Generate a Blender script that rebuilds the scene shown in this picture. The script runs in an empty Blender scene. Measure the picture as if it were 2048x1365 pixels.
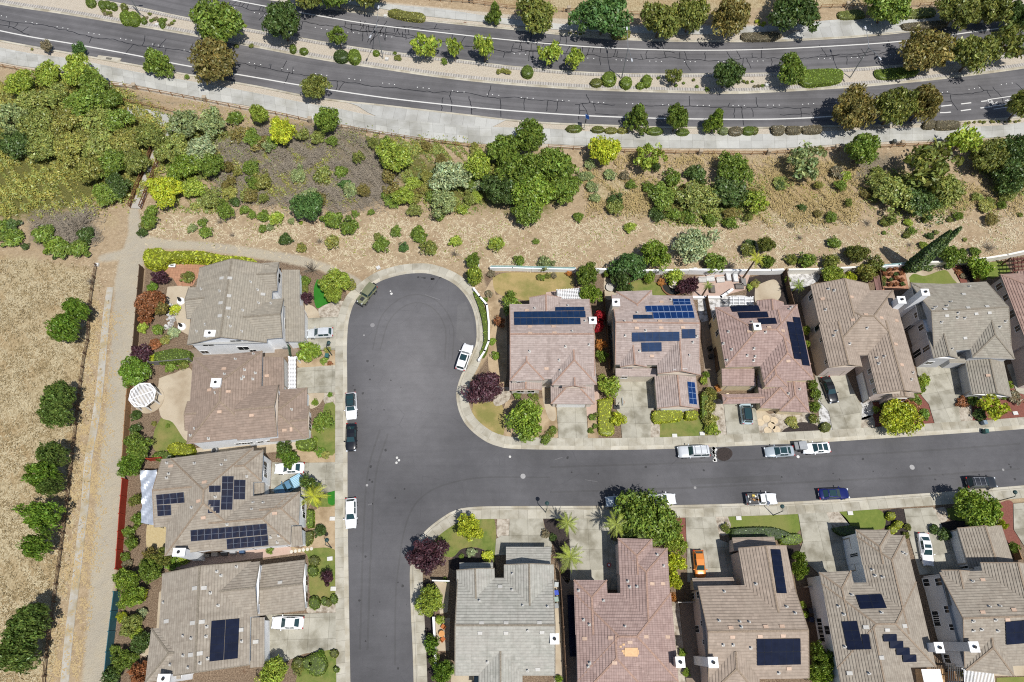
import bpy, bmesh, math, random
import numpy as np
from mathutils import Vector, Matrix
from mathutils.bvhtree import BVHTree
random.seed(7)
R = math.radians
sc = bpy.context.scene
COL = sc.collection
# ------------------------------------------------------------------ camera
F, CX, CY, H = 1365.0, 1024.0, 682.5, 112.0
_d = Vector(((1005 - CX) / F, -(1265 - CY) / F, -1.0)).normalized()
_zc = -_d
_yc = (Vector((0, 1, 0)) - _zc * _zc.y).normalized()
_xc = _yc.cross(_zc)
RC = Matrix((_xc, _yc, _zc))            # camera coords -> world
CAM = Vector((0, 0, H))
def ray(px, py):
    return (RC @ Vector(((px - CX) / F, -(py - CY) / F, -1.0))).normalized()
def P(px, py, z=0.0):
    r = ray(px, py)
    return CAM + r * ((z - H) / r.z)
def PIX(p):
    q = RC.transposed() @ (Vector(p) - CAM)
    return (CX + F * q.x / -q.z, CY - F * q.y / -q.z)
def mpp(px, py, z=0.0):
    return (P(px + 1, py, z) - P(px - 1, py, z)).length / 2
cam = bpy.data.cameras.new('camera')
cam.sensor_width = 36.0
cam.lens = 36.0 * F / 2048
cam.clip_end = 3000
co = bpy.data.objects.new('camera', cam)
COL.objects.link(co)
m4 = RC.to_4x4(); m4.translation = CAM
co.matrix_world = m4
sc.camera = co
# ------------------------------------------------------------------ light
SUN_EL, SUN_AZ = R(66), math.atan2(-0.76, 0.65)     # direction towards the sun
sd = Vector((math.cos(SUN_EL) * math.cos(SUN_AZ), math.cos(SUN_EL) * math.sin(SUN_AZ), math.sin(SUN_EL)))
sl = bpy.data.lights.new('sun', 'SUN'); sl.energy = 4.5; sl.angle = R(0.5); sl.color = (1.0, 0.972, 0.925)
so = bpy.data.objects.new('sun', sl); COL.objects.link(so)
so.rotation_euler = (-sd).to_track_quat('-Z', 'Y').to_euler()
w = bpy.data.worlds.new('World'); sc.world = w; w.use_nodes = True
nt = w.node_tree; nt.nodes.clear()
sky = nt.nodes.new('ShaderNodeTexSky'); sky.sky_type = 'NISHITA'; sky.sun_disc = False
sky.sun_elevation = SUN_EL; sky.sun_rotation = math.pi / 2 - SUN_AZ
bg = nt.nodes.new('ShaderNodeBackground'); bg.inputs[1].default_value = 0.085
ow = nt.nodes.new('ShaderNodeOutputWorld')
nt.links.new(sky.outputs[0], bg.inputs[0]); nt.links.new(bg.outputs[0], ow.inputs[0])
sc.view_settings.view_transform = 'Standard'; sc.view_settings.look = 'None'
sc.view_settings.exposure = 0.12; sc.view_settings.gamma = 1.0
sc.render.engine = 'CYCLES'
sc.cycles.max_bounces = 5; sc.cycles.diffuse_bounces = 3; sc.cycles.glossy_bounces = 2
sc.cycles.transmission_bounces = 2; sc.cycles.transparent_max_bounces = 4
sc.cycles.use_denoising = False
sc.cycles.filter_width = 1.1
# ------------------------------------------------------------------ objects, labels
LBL = {}
def tag(o, label=None, cat=None, group=None, kind=None):
    if label:
        o['label'] = label
        if label in LBL and cat: print('DUPLABEL', label)
        LBL[label] = 1
    if cat: o['category'] = cat
    if group: o['group'] = group
    if kind: o['kind'] = kind
    return o
def empty(name, loc=(0, 0, 0), rz=0.0):
    o = bpy.data.objects.new(name, None); COL.objects.link(o)
    o.location = loc; o.rotation_euler = (0, 0, rz); o.empty_display_size = 0.3
    return o
def link(name, me, parent=None, mats=(), loc=None):
    for m in mats: me.materials.append(m)
    o = bpy.data.objects.new(name, me); COL.objects.link(o)
    if parent: o.parent = parent
    if loc is not None: o.location = loc
    return o
def child(name, me, parent, loc=(0, 0, 0), rot=(0, 0, 0), scale=(1, 1, 1)):
    o = bpy.data.objects.new(name, me); COL.objects.link(o); o.parent = parent
    o.location = loc; o.rotation_euler = rot; o.scale = scale
    return o
class MB:
    """plain mesh builder: verts, faces, uvs, material index"""
    def __init__(s): s.v = []; s.f = []; s.uv = []; s.mi = []; s.col = []
    def face(s, pts, uv=None, mi=0):
        i = len(s.v); s.v += [tuple(p) for p in pts]; s.f.append(tuple(range(i, i + len(pts))))
        s.uv += uv if uv else [(p[0], p[1]) for p in pts]; s.mi.append(mi)
    def slope(s, pts, mi=0, n=None):
        a, b, c = Vector(pts[0]), Vector(pts[1]), Vector(pts[2])
        n = (b - a).cross(c - a).normalized()
        if n.z < 0: n = -n; pts = pts[::-1]
        u = Vector((0, 0, 1)).cross(n)
        u = u.normalized() if u.length > 1e-4 else Vector((1, 0, 0))
        v = n.cross(u)
        s.face(pts, [(Vector(p).dot(u), Vector(p).dot(v)) for p in pts], mi)
    def box(s, c, h, rz=0.0, mi=0, mat=None, taper=1.0):
        """c centre, h half sizes"""
        M = mat if mat else Matrix.Rotation(rz, 3, 'Z')
        k = [Vector((x * h[0] * (taper if z > 0 else 1), y * h[1] * (taper if z > 0 else 1), z * h[2])) for z in (-1, 1) for y in (-1, 1) for x in (-1, 1)]
        k = [M @ q + Vector(c) for q in k]
        for f in ((0, 2, 3, 1), (4, 5, 7, 6), (0, 1, 5, 4), (2, 6, 7, 3), (0, 4, 6, 2), (1, 3, 7, 5)):
            p = [k[i] for i in f]
            a = (p[1] - p[0]).length; b = (p[3] - p[0]).length
            s.face(p, [(0, 0), (a, 0), (a, b), (0, b)], mi)
    def bar(s, a, b, w, h=None, mi=0):
        a, b = Vector(a), Vector(b); d = b - a; L = d.length
        if L < 1e-5: return
        x = d / L; up = Vector((0, 0, 1)) if abs(x.z) < 0.95 else Vector((0, 1, 0))
        y = up.cross(x).normalized(); z = x.cross(y)
        s.box((a + b) / 2, (L / 2, w / 2, (h or w) / 2), mat=Matrix((x, y, z)).transposed(), mi=mi)
    def tube(s, pts, rs, n=8, mi=0, cap=True):
        rings = []
        pts = [Vector(p) for p in pts]
        for i, p in enumerate(pts):
            d = (pts[min(i + 1, len(pts) - 1)] - pts[max(i - 1, 0)]).normalized()
            up = Vector((0, 0, 1)) if abs(d.z) < 0.9 else Vector((1, 0, 0))
            x = d.cross(up).normalized(); y = x.cross(d)
            r = rs[i] if hasattr(rs, '__len__') else rs
            rings.append([p + (x * math.cos(t) + y * math.sin(t)) * r for t in [2 * math.pi * k / n for k in range(n)]])
        for a, b in zip(rings, rings[1:]):
            for k in range(n):
                s.face([a[k], a[(k + 1) % n], b[(k + 1) % n], b[k]], mi=mi)
        if cap: s.face(rings[-1], mi=mi); s.face(rings[0][::-1], mi=mi)
    def mesh(s, name, smooth=False, merge=False):
        me = bpy.data.meshes.new(name)
        me.from_pydata(s.v, [], s.f)
        if s.f:
            l = me.uv_layers.new(name='UVMap')
            l.data.foreach_set('uv', np.array(s.uv, dtype=np.float32).ravel())
            me.polygons.foreach_set('material_index', s.mi)
            if s.col:
                ca = me.color_attributes.new('Col', 'FLOAT_COLOR', 'CORNER')
                ca.data.foreach_set('color', np.array(s.col, dtype=np.float32).ravel())
        if merge:
            bm = bmesh.new(); bm.from_mesh(me); bmesh.ops.remove_doubles(bm, verts=bm.verts, dist=0.001)
            bmesh.ops.recalc_face_normals(bm, faces=bm.faces); bm.to_mesh(me); bm.free()
        if smooth: me.polygons.foreach_set('use_smooth', [True] * len(me.polygons))
        me.update()
        return me
    def obj(s, name, mat, parent=None, smooth=False, merge=False):
        return link(name, s.mesh(name, smooth, merge), parent, mat if isinstance(mat, (list, tuple)) else [mat])
# ------------------------------------------------------------------ materials
def lin(c):
    c /= 255.0
    return c / 12.92 if c <= 0.04045 else ((c + 0.055) / 1.055) ** 2.4
ALB = 1.45
def S(r, g, b, k=1.0):
    """photo colour of a sunlit surface -> base colour"""
    return tuple(min(0.85, lin(c) / ALB * k) for c in (r, g, b)) + (1.0,)
class NT:
    def __init__(s, name):
        s.m = bpy.data.materials.new(name); s.m.use_nodes = True
        s.t = s.m.node_tree; s.t.nodes.clear()
        s.out = s.t.nodes.new('ShaderNodeOutputMaterial')
    def n(s, typ, **kw):
        q = s.t.nodes.new('ShaderNode' + typ)
        for k, v in kw.items():
            if k.startswith('_'): s.put(q.inputs[k[1:].replace('_', ' ')], v)
            elif k.startswith('i') and k[1:].isdigit(): s.put(q.inputs[int(k[1:])], v)
            else: setattr(q, k, v)
        return q
    def put(s, sock, v):
        if isinstance(v, bpy.types.NodeSocket): s.t.links.new(v, sock)
        elif isinstance(v, bpy.types.Node): s.t.links.new(v.outputs[0], sock)
        else: sock.default_value = v
    def coord(s, kind='Object', scale=(1, 1, 1)):
        c = s.n('TexCoord').outputs[kind]
        if scale == (1, 1, 1): return c
        return s.n('Mapping', _Vector=c, _Scale=scale).outputs[0]
    def noise(s, vec, scale, detail=4.0, rough=0.6):
        return s.n('TexNoise', _Vector=vec, _Scale=scale, _Detail=detail, _Roughness=rough).outputs[0]
    def ramp(s, fac, stops):
        q = s.n('ValToRGB', i0=fac); e = q.color_ramp.elements
        while len(e) < len(stops): e.new(0.5)
        for el, (p, c) in zip(e, stops):
            el.position = p; el.color = c if len(c) == 4 else tuple(c) + (1,)
        return q.outputs[0]
    def mix(s, fac, a, b, mode='MIX'):
        q = s.n('Mix', data_type='RGBA', blend_type=mode)
        s.put(q.inputs[0], fac); s.put(q.inputs[6], a); s.put(q.inputs[7], b)
        return q.outputs[2]
    def math(s, op, a, b=0.0, c=None):
        q = s.n('Math', operation=op, i0=a, i1=b)
        if c is not None: s.put(q.inputs[2], c)
        return q.outputs[0]
    def rng(s, v, a, b, c=0.0, d=1.0):
        return s.n('MapRange', i0=v, i1=a, i2=b, i3=c, i4=d).outputs[0]
    def bsdf(s, color, rough=0.8, metal=0.0, spec=0.3, bump=None, bs=0.3, bd=0.05, coat=0.0):
        b = s.n('BsdfPrincipled', _Base_Color=color, _Roughness=rough, _Metallic=metal)
        b.inputs['Specular IOR Level'].default_value = spec
        b.inputs['Coat Weight'].default_value = coat
        if bump is not None:
            s.put(b.inputs['Normal'], s.n('Bump', _Height=bump, _Strength=bs, _Distance=bd).outputs[0])
        s.t.links.new(b.outputs[0], s.out.inputs[0])
        return s.m
MATS = {}
def plain(name, color, rough=0.6, metal=0.0, spec=0.4, var=0.12, coat=0.0, scale=3.0):
    if name in MATS: return MATS[name]
    t = NT(name); c = t.coord()
    v = t.rng(t.noise(c, scale, 5), 0.3, 0.7, 1 - var, 1 + var)
    m = t.bsdf(t.mix(1.0, color, t.n('CombineColor', i0=v, i1=v, i2=v).outputs[0], 'MULTIPLY'), rough, metal, spec, coat=coat)
    MATS[name] = m
    return m
def surface(name, c1, c2, c3=None, scale=1.0, rough=0.9, speck=None, big=0.08, bs=0.4, fine=18.0, joint=None, uv=False, stretch=None):
    """outdoor ground surface: two noises, optional specks and joints"""
    if name in MATS: return MATS[name]
    t = NT(name); c = t.coord()
    if stretch: c2_ = t.coord(scale=stretch)
    else: c2_ = c
    n1 = t.noise(c2_, scale, 6, 0.65)
    col = t.mix(t.rng(n1, 0.32, 0.68), c1, c2)
    if c3: col = t.mix(t.rng(t.noise(c, big, 4, 0.55), 0.45, 0.65), col, c3)
    nf = t.noise(c, fine, 3, 0.7)
    col = t.mix(t.rng(nf, 0.35, 0.75, 0.0, 0.45), col, t.mix(1.0, col, (0.55, 0.55, 0.55, 1), 'MULTIPLY'))
    if speck:
        sc_, th, sp = speck
        vz = t.n('TexVoronoi', _Vector=c, _Scale=sc_)
        pk = t.rng(vz.outputs[1], th, th + 0.02)
        dd = t.rng(vz.outputs[0], 0.42, 0.3)
        col = t.mix(t.math('MULTIPLY', pk, dd), col, sp)
    if joint:
        u = t.n('SeparateXYZ', i0=t.coord('UV')).outputs
        for k, (per, wid) in enumerate(joint):
            if not per: continue
            fr = t.math('FRACT', t.math('DIVIDE', u[k], per))
            l = t.math('LESS_THAN', fr, wid / per)
            col = t.mix(t.math('MULTIPLY', l, 0.55), col, t.mix(1.0, col, (0.38, 0.36, 0.33, 1), 'MULTIPLY'))
        if joint[0][0]:     # panels differ a little
            cell = t.n('CombineXYZ', i0=t.math('FLOOR', t.math('DIVIDE', u[0], joint[0][0])), i1=t.math('FLOOR', t.math('DIVIDE', u[1], joint[1][0] or 50.0)))
            wn = t.n('TexWhiteNoise', i0=cell).outputs[0]
            k = t.rng(wn, 0, 1, 0.88, 1.08)
            col = t.mix(1.0, col, t.n('CombineColor', i0=k, i1=k, i2=k).outputs[0], 'MULTIPLY')
    m = t.bsdf(col, rough, spec=0.2, bump=nf, bs=bs, bd=0.05)
    MATS[name] = m
    return m
def leaf_mat(name='foliage', tr=0.22):
    if name in MATS: return MATS[name]
    t = NT(name)
    oc = t.n('ObjectInfo').outputs['Color']
    at = t.n('Attribute', attribute_name='Col').outputs['Color']
    col = t.mix(1.0, oc, at, 'MULTIPLY')
    d = t.n('BsdfDiffuse', _Color=col); 
    trn = t.n('BsdfTranslucent', _Color=t.mix(1.0, col, (1.25, 1.2, 0.6, 1), 'MULTIPLY'))
    g = t.n('BsdfGlossy', _Color=(0.9, 0.95, 0.9, 1), _Roughness=0.45)
    m1 = t.n('MixShader', i0=tr, i1=d.outputs[0], i2=trn.outputs[0])
    m2 = t.n('MixShader', i0=0.035, i1=m1.outputs[0], i2=g.outputs[0])
    t.t.links.new(m2.outputs[0], t.out.inputs[0])
    MATS[name] = t.m
    return t.m
# ------------------------------------------------------------------ polylines
def smooth2(pts, step=1.0):
    """Catmull-Rom through 2D/3D points, resampled"""
    p = [Vector((q[0], q[1], 0)) for q in pts]
    p = [p[0] * 2 - p[1]] + p + [p[-1] * 2 - p[-2]]
    out = []
    for i in range(1, len(p) - 2):
        a, b, c, d = p[i - 1:i + 3]
        n = max(1, int((c - b).length / step))
        for k in range(n):
            t = k / n
            out.append(0.5 * ((2 * b) + (c - a) * t + (2 * a - 5 * b + 4 * c - d) * t * t + (3 * b - a - 3 * c + d) * t ** 3))
    out.append(p[-2])
    return out
def normals2(pl):
    ns = []
    for i in range(len(pl)):
        d = (pl[min(i + 1, len(pl) - 1)] - pl[max(i - 1, 0)]).normalized()
        ns.append(Vector((-d.y, d.x, 0)))
    return ns
def sweep(name, pl, profile, mat, parent=None, wob=0.0, kind='structure'):
    """pl polyline, profile [(offset to the left, z)...]"""
    ns = normals2(pl); b = MB(); s = 0.0
    prev = None
    for i, (p, n) in enumerate(zip(pl, ns)):
        if i: s += (pl[i] - pl[i - 1]).length
        row = [p + n * (o + random.uniform(-wob, wob)) + Vector((0, 0, z)) for o, z in profile]
        if prev:
            q = 0.0
            for k in range(len(profile) - 1):
                dq = math.hypot(profile[k + 1][0] - profile[k][0], profile[k + 1][1] - profile[k][1])
                b.face([prev[k], row[k], row[k + 1], prev[k + 1]], [(ps, q), (s, q), (s, q + dq), (ps, q + dq)])
                q += dq
        prev, ps = row, s
    o = b.obj(name, mat, parent)
    if kind and not parent: o['kind'] = kind
    return o
def px2w(pts, z=0.0):
    return [P(x, y, z) for x, y in pts]
def sheet(name, pts, z, mat, rounded=0.0, label=None, kind='structure', thick=0.0, uvdir=None):
    """flat polygon sheet from photo points"""
    w_ = px2w(pts, z)
    if rounded:
        w_ = [Vector((q.x, q.y, z)) for q in smooth2(w_ + [w_[0]], rounded)[:-1]]
    d = (w_[1] - w_[0]).normalized() if uvdir is None else uvdir
    nrm = Vector((-d.y, d.x, 0))
    n = sum(((w_[i].x - w_[i - 1].x) * (w_[i].y + w_[i - 1].y) for i in range(len(w_))))
    if n > 0: w_ = w_[::-1]
    b = MB()
    b.face(w_, [((q - w_[0]).dot(d), (q - w_[0]).dot(nrm)) for q in w_])
    if thick:
        for i in range(len(w_)):
            a, c = w_[i - 1], w_[i]
            dn = Vector((0, 0, thick))
            b.face([a - dn, c - dn, c, a])
    me = b.mesh(name)
    bm = bmesh.new(); bm.from_mesh(me); bmesh.ops.triangulate(bm, faces=[f for f in bm.faces if len(f.verts) > 4]); bm.to_mesh(me); bm.free()
    o = link(name, me, None, [mat])
    if kind: o['kind'] = kind
    return o
# ================================================================== ground
def npoly_sd(X, Y, poly):
    """signed distance, positive inside"""
    n = len(poly); ins = np.zeros(X.shape, bool); dm = np.full(X.shape, 1e9)
    for i in range(n):
        x1, y1 = poly[i - 1]; x2, y2 = poly[i]
        c = ((y1 > Y) != (y2 > Y))
        with np.errstate(divide='ignore', invalid='ignore'):
            xi = (x2 - x1) * (Y - y1) / ((y2 - y1) if y2 != y1 else 1e-9) + x1
        ins ^= c & (X < xi)
        dx, dy = x2 - x1, y2 - y1
        t = np.clip(((X - x1) * dx + (Y - y1) * dy) / max(dx * dx + dy * dy, 1e-9), 0, 1)
        dm = np.minimum(dm, np.hypot(X - x1 - t * dx, Y - y1 - t * dy))
    return np.where(ins, dm, -dm)
def axis(a, b, st):
    c = list(np.arange(a, b, st)); o = []; x = a; d = st
    while x > -900: d *= 1.5; x -= d; o.insert(0, x)
    e = []; x = c[-1]; d = st
    while x < 900: d *= 1.5; x += d; e.append(x)
    return np.array(o + c + e)
gx, gy = axis(-150, 155, 0.7), axis(-18, 165, 0.7)
GX, GY = np.meshgrid(gx, gy)
ZONES = {  # mask -> list of (softness m, pixel polygon, weight)
 'straw': [(3, [(-400, 505), (0, 512), (60, 515), (110, 528), (165, 535), (188, 560), (186, 640), (170, 760), (150, 920), (125, 1110), (100, 1300), (80, 1500), (-500, 1500)], 1),
           (3, [(-100, 130), (60, 150), (60, 178), (-100, 210)], .6),
           (2, [(700, -60), (1030, 15), (1300, 28), (1560, 15), (1900, 5), (2200, -60), (1400, -200)], 1),
           (4, [(1170, 345), (1290, 360), (1320, 410), (1290, 440), (1230, 430), (1180, 400)], .9),
           (4, [(1510, 340), (1620, 310), (1720, 330), (1700, 420), (1640, 460), (1540, 450), (1490, 420)], .9),
           (3, [(1900, 380), (1990, 370), (2010, 400), (1950, 410)], .9),
           (3, [(130, 395), (190, 400), (260, 420), (258, 470), (200, 480), (170, 440)], .5),
           (2, [(1225, 305), (1535, 312), (1620, 310), (1600, 330), (1240, 325)], .8)],
 'gravel': [(1.2, [(258, 415), (276, 415), (288, 470), (330, 480), (410, 484), (512, 497), (600, 511), (660, 530), (712, 555), (740, 572), (722, 592), (690, 562), (640, 541), (560, 524), (500, 515), (400, 501), (292, 497), (281, 560), (272, 620), (267, 700), (257, 850), (245, 950), (234, 1100), (222, 1250), (205, 1420), (160, 1420), (178, 1200), (192, 1000), (203, 900), (213, 800), (221, 700), (226, 620), (230, 560), (238, 520), (200, 525), (196, 512), (246, 500), (256, 470)], 1),
            (2, [(40, 480), (90, 500), (150, 520), (200, 500), (195, 470), (120, 500), (60, 470)], .5)],
 'green': [(5, [(-100, 190), (80, 150), (190, 150), (330, 230), (330, 330), (270, 395), (190, 400), (150, 420), (90, 440), (-100, 430)], 1),
           (4, [(330, 225), (420, 240), (500, 250), (600, 270), (700, 270), (850, 300), (900, 330), (960, 300), (1120, 300), (1160, 380), (1100, 440), (900, 420), (800, 380), (700, 320), (480, 330), (330, 400)], .7),
           (4, [(1290, 380), (1480, 370), (1520, 420), (1480, 450), (1320, 440)], .8),
           (4, [(1740, 350), (1880, 340), (1930, 400), (1860, 430), (1740, 400)], .8),
           (5, [(1900, 280), (2100, 270), (2150, 380), (2020, 390), (1960, 330)], .9)],
 'litter': [(4, [(400, 310), (520, 250), (640, 250), (780, 290), (790, 400), (700, 420), (560, 410), (450, 400)], 1),
            (3, [(60, 430), (180, 420), (195, 480), (120, 510), (60, 480)], 1),
            (3, [(1690, 295), (1800, 310), (1790, 370), (1700, 370)], .8),
            (3, [(205, 178), (420, 205), (620, 250), (620, 262), (400, 225), (230, 205)], .6)],
 'soil': [(1, [(292, 520), (560, 520), (610, 530), (680, 560), (700, 600), (680, 660), (682, 1500), (205, 1500), (225, 1250), (240, 1050), (258, 850), (275, 690)], 1),
          (1, [(965, 545), (1150, 542), (1540, 545), (1720, 540), (1960, 525), (2200, 480), (2300, 800), (2048, 850), (1700, 868), (1350, 884), (1050, 885), (960, 850), (935, 800), (945, 760), (985, 700), (985, 620)], 1),
          (1, [(1000, 1030), (2300, 1000), (2400, 1600), (830, 1600), (840, 1130), (860, 1070), (930, 1032)], 1)],
 'sand': [(1, [(-200, 40), (0, 70), (300, 120), (600, 185), (1000, 235), (1300, 250), (1560, 250), (2048, 232), (2300, 200), (2300, 250), (2048, 275), (1800, 290), (1535, 302), (1090, 296), (830, 282), (650, 250), (400, 205), (200, 165), (0, 130), (-200, 95)], .9),
          (1, [(-200, -60), (200, -5), (500, 57), (1000, 130), (1300, 146), (1530, 147), (1750, 136), (2048, 108), (2300, 70), (2300, 100), (2048, 139), (1660, 180), (1450, 190), (1170, 182), (760, 140), (370, 72), (0, 12), (-200, -20)], 1),
          (1, [(500, -30), (760, 4), (1024, 30), (1274, 50), (1536, 50), (1800, 35), (2200, -30), (2200, 20), (2047, 40), (1811, 68), (1536, 86), (1274, 83), (1024, 68), (760, 28), (480, -12)], 1)],
}
MK = {}
for k, L in ZONES.items():
    W = np.zeros(GX.shape)
    for soft, poly, wt in L:
        pw = [(q.x, q.y) for q in px2w(poly)]
        W = np.maximum(W, wt * np.clip(npoly_sd(GX, GY, pw) / soft * 0.5 + 0.5, 0, 1))
    MK[k] = W
ny, nx = GX.shape
verts = np.stack([GX.ravel(), GY.ravel(), np.zeros(GX.size)], 1)
ii = np.arange(nx * ny).reshape(ny, nx)
faces = np.stack([ii[:-1, :-1], ii[:-1, 1:], ii[1:, 1:], ii[1:, :-1]], -1).reshape(-1, 4)
me = bpy.data.meshes.new('ground')
me.from_pydata(verts.tolist(), [], faces.tolist())
for nm, ks in (('mask_a', ('straw', 'gravel', 'green')), ('mask_b', ('litter', 'soil', 'sand'))):
    a = me.color_attributes.new(nm, 'FLOAT_COLOR', 'POINT')
    arr = np.ones((GX.size, 4), np.float32)
    for i, k in enumerate(ks): arr[:, i] = MK[k].ravel()
    a.data.foreach_set('color', arr.ravel())
t = NT('ground'); c = t.coord()
n_big = t.noise(c, 0.12, 6, 0.6); n_mid = t.noise(c, 0.9, 6, 0.7); n_fine = t.noise(c, 5.0, 4, 0.75); n_ff = t.noise(c, 14.0, 3, 0.7)
def blend(col, w_, c2, amp=0.8):
    k = t.math('ADD', w_, t.math('MULTIPLY', t.math('SUBTRACT', n_mid, 0.5), amp))
    k = t.math('ADD', k, t.math('MULTIPLY', t.math('SUBTRACT', n_fine, 0.5), amp * 0.6))
    return t.mix(t.rng(k, 0.38, 0.62), col, c2)
def two(c1, c2, fac): return t.mix(fac, c1, c2)
base = two(S(174, 152, 122), S(204, 181, 148), t.rng(n_mid, 0.35, 0.65))
base = two(base, S(160, 132, 104), t.rng(n_big, 0.55, 0.72, 0, 0.6))
v1 = t.n('TexVoronoi', _Vector=t.coord(scale=(1, 1.6, 1)), _Scale=1.7)
fl = t.math('MULTIPLY', t.rng(v1.outputs[0], 0.34, 0.2), t.rng(n_big, 0.38, 0.58))
base = t.mix(t.math('MULTIPLY', fl, t.rng(n_fine, 0.42, 0.56)), base, S(240, 222, 190))
base = t.mix(t.rng(n_fine, 0.62, 0.72, 0, 0.45), base, S(112, 92, 60))
sa = t.n('SeparateColor', i0=t.n('Attribute', attribute_name='mask_a').outputs[0]).outputs
sb = t.n('SeparateColor', i0=t.n('Attribute', attribute_name='mask_b').outputs[0]).outputs
stw = t.noise(t.coord(scale=(1, 0.45, 1)), 3.2, 5, 0.75)
straw = t.ramp(stw, [(0.3, S(136, 118, 86)), (0.42, S(178, 160, 124)), (0.55, S(206, 189, 152)), (0.75, S(232, 217, 184))])
straw = t.mix(t.rng(n_big, 0.42, 0.62, 0, 0.75), straw, t.mix(1.0, straw, (0.8, 0.68, 0.56, 1), 'MULTIPLY'))
straw = t.mix(t.rng(n_fine, 0.6, 0.7, 0, 0.5), straw, S(120, 98, 66))
col = blend(base, sa[0], straw)
green = t.ramp(n_fine, [(0.3, S(64, 70, 38)), (0.5, S(112, 112, 60)), (0.65, S(150, 140, 84)), (0.8, S(186, 166, 116))])
col = blend(col, sa[2], green, 1.0)
lit = t.ramp(t.noise(c, 2.4, 6, 0.8), [(0.3, S(92, 82, 68)), (0.5, S(142, 130, 110)), (0.65, S(172, 160, 138)), (0.8, S(204, 194, 176))])
col = blend(col, sb[0], lit, 1.0)
soil = t.ramp(n_fine, [(0.3, S(96, 80, 66)), (0.5, S(140, 120, 100)), (0.68, S(182, 160, 134)), (0.85, S(214, 198, 174))])
soil = two(soil, S(110, 82, 62), t.rng(n_mid, 0.55, 0.7, 0, 0.7))
col = blend(col, sb[1], soil, 0.3)
sand = t.ramp(n_fine, [(0.3, S(184, 170, 150)), (0.5, S(213, 201, 182)), (0.7, S(232, 222, 206)), (0.85, S(242, 234, 220))])
sand = t.mix(t.rng(n_mid, 0.55, 0.7, 0, 0.5), sand, S(190, 172, 148))
col = blend(col, sb[2], sand, 0.3)
grv = t.ramp(n_ff, [(0.25, S(162, 150, 130)), (0.5, S(200, 189, 167)), (0.75, S(226, 217, 197))])
grv = t.mix(t.rng(n_mid, 0.5, 0.68, 0, 0.6), grv, S(206, 190, 160))
grv = t.mix(t.rng(n_big, 0.45, 0.6, 0, 0.35), grv, S(176, 168, 156))
col = blend(col, sa[1], grv, 0.5)
gm = t.bsdf(col, 0.95, spec=0.1, bump=t.math('ADD', n_fine, t.math('MULTIPLY', n_mid, 1.5)), bs=0.75, bd=0.2)
link('ground', me, None, [gm])['kind'] = 'structure'
# ================================================================== roads
ASPH = None
def asphalt(name, base, tone=1.0, lanes=0.0):
    t = NT(name); c = t.coord(); n1 = t.noise(c, 0.07, 5, 0.6); n2 = t.noise(c, 0.6, 5, 0.7); nf = t.noise(c, 22, 2, 0.8)
    k = t.rng(n1, 0.35, 0.65, 0.8, 1.2)
    k = t.math('MULTIPLY', k, t.rng(n2, 0.3, 0.7, 0.93, 1.07))
    k = t.math('MULTIPLY', k, t.rng(nf, 0.25, 0.75, 0.8, 1.2))
    if lanes:   # wheel paths polished paler along the lanes (uv.y across)
        y = t.n('SeparateXYZ', i0=t.coord('UV')).outputs
        wv = t.math('SINE', t.math('MULTIPLY', y[1], 2 * math.pi / lanes))
        st = t.noise(t.n('CombineXYZ', i0=t.math('MULTIPLY', y[0], 0.02), i1=t.math('MULTIPLY', y[1], 2.5)).outputs[0], 1.0, 4, 0.6)
        k = t.math('MULTIPLY', k, t.rng(wv, -1, 1, 0.93, 1.07))
        k = t.math('MULTIPLY', k, t.rng(st, 0.3, 0.7, 0.86, 1.14))
    else:
        st = t.noise(t.coord(scale=(0.06, 1.0, 1)), 1.2, 4, 0.6)
        k = t.math('MULTIPLY', k, t.rng(st, 0.3, 0.7, 0.95, 1.05))
    col = t.mix(1.0, base, t.n('CombineColor', i0=k, i1=k, i2=k).outputs[0], 'MULTIPLY')
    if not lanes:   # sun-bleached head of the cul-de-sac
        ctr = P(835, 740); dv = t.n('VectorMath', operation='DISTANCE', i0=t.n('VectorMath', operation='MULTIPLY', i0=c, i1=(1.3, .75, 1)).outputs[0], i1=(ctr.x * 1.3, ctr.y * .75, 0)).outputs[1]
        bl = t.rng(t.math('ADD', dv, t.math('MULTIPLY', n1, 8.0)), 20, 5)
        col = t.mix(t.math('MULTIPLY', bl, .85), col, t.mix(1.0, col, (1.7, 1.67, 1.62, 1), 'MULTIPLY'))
        oil = t.rng(t.noise(t.coord(scale=(.5, .8, 1)), .55, 5, .7), .66, .74, 0, .3)
        col = t.mix(oil, col, t.mix(1.0, col, (.62, .62, .64, 1), 'MULTIPLY'))
        pale = t.rng(t.noise(t.coord(scale=(.35, 1.2, 1)), .8, 6, .75), .68, .74, 0, .35)
        col = t.mix(pale, col, t.mix(1.0, col, (1.5, 1.48, 1.42, 1), 'MULTIPLY'))
        cr = t.n('TexVoronoi', feature='DISTANCE_TO_EDGE', _Vector=t.mix(0.12, c, t.n('TexNoise', _Vector=c, _Scale=0.5).outputs[1], 'ADD'), _Scale=0.11)
        ln = t.math('MULTIPLY', t.rng(cr.outputs[0], 0.006, 0.002), t.rng(n2, 0.45, 0.6))
        col = t.mix(t.math('MULTIPLY', ln, 0.28), col, S(60, 60, 64))
    return t.bsdf(col, 0.85, spec=0.25, bump=nf, bs=0.2, bd=0.02)
A_UP = asphalt('arterial_asphalt', S(114, 112, 113), lanes=1.85)
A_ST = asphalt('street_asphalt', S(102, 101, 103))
TAR = plain('tar_seal', S(46, 46, 50), 0.6, spec=0.4, var=0.2)
WHITE_P = plain('road_paint', S(232, 230, 224), 0.7, var=0.12, scale=6)
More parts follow.
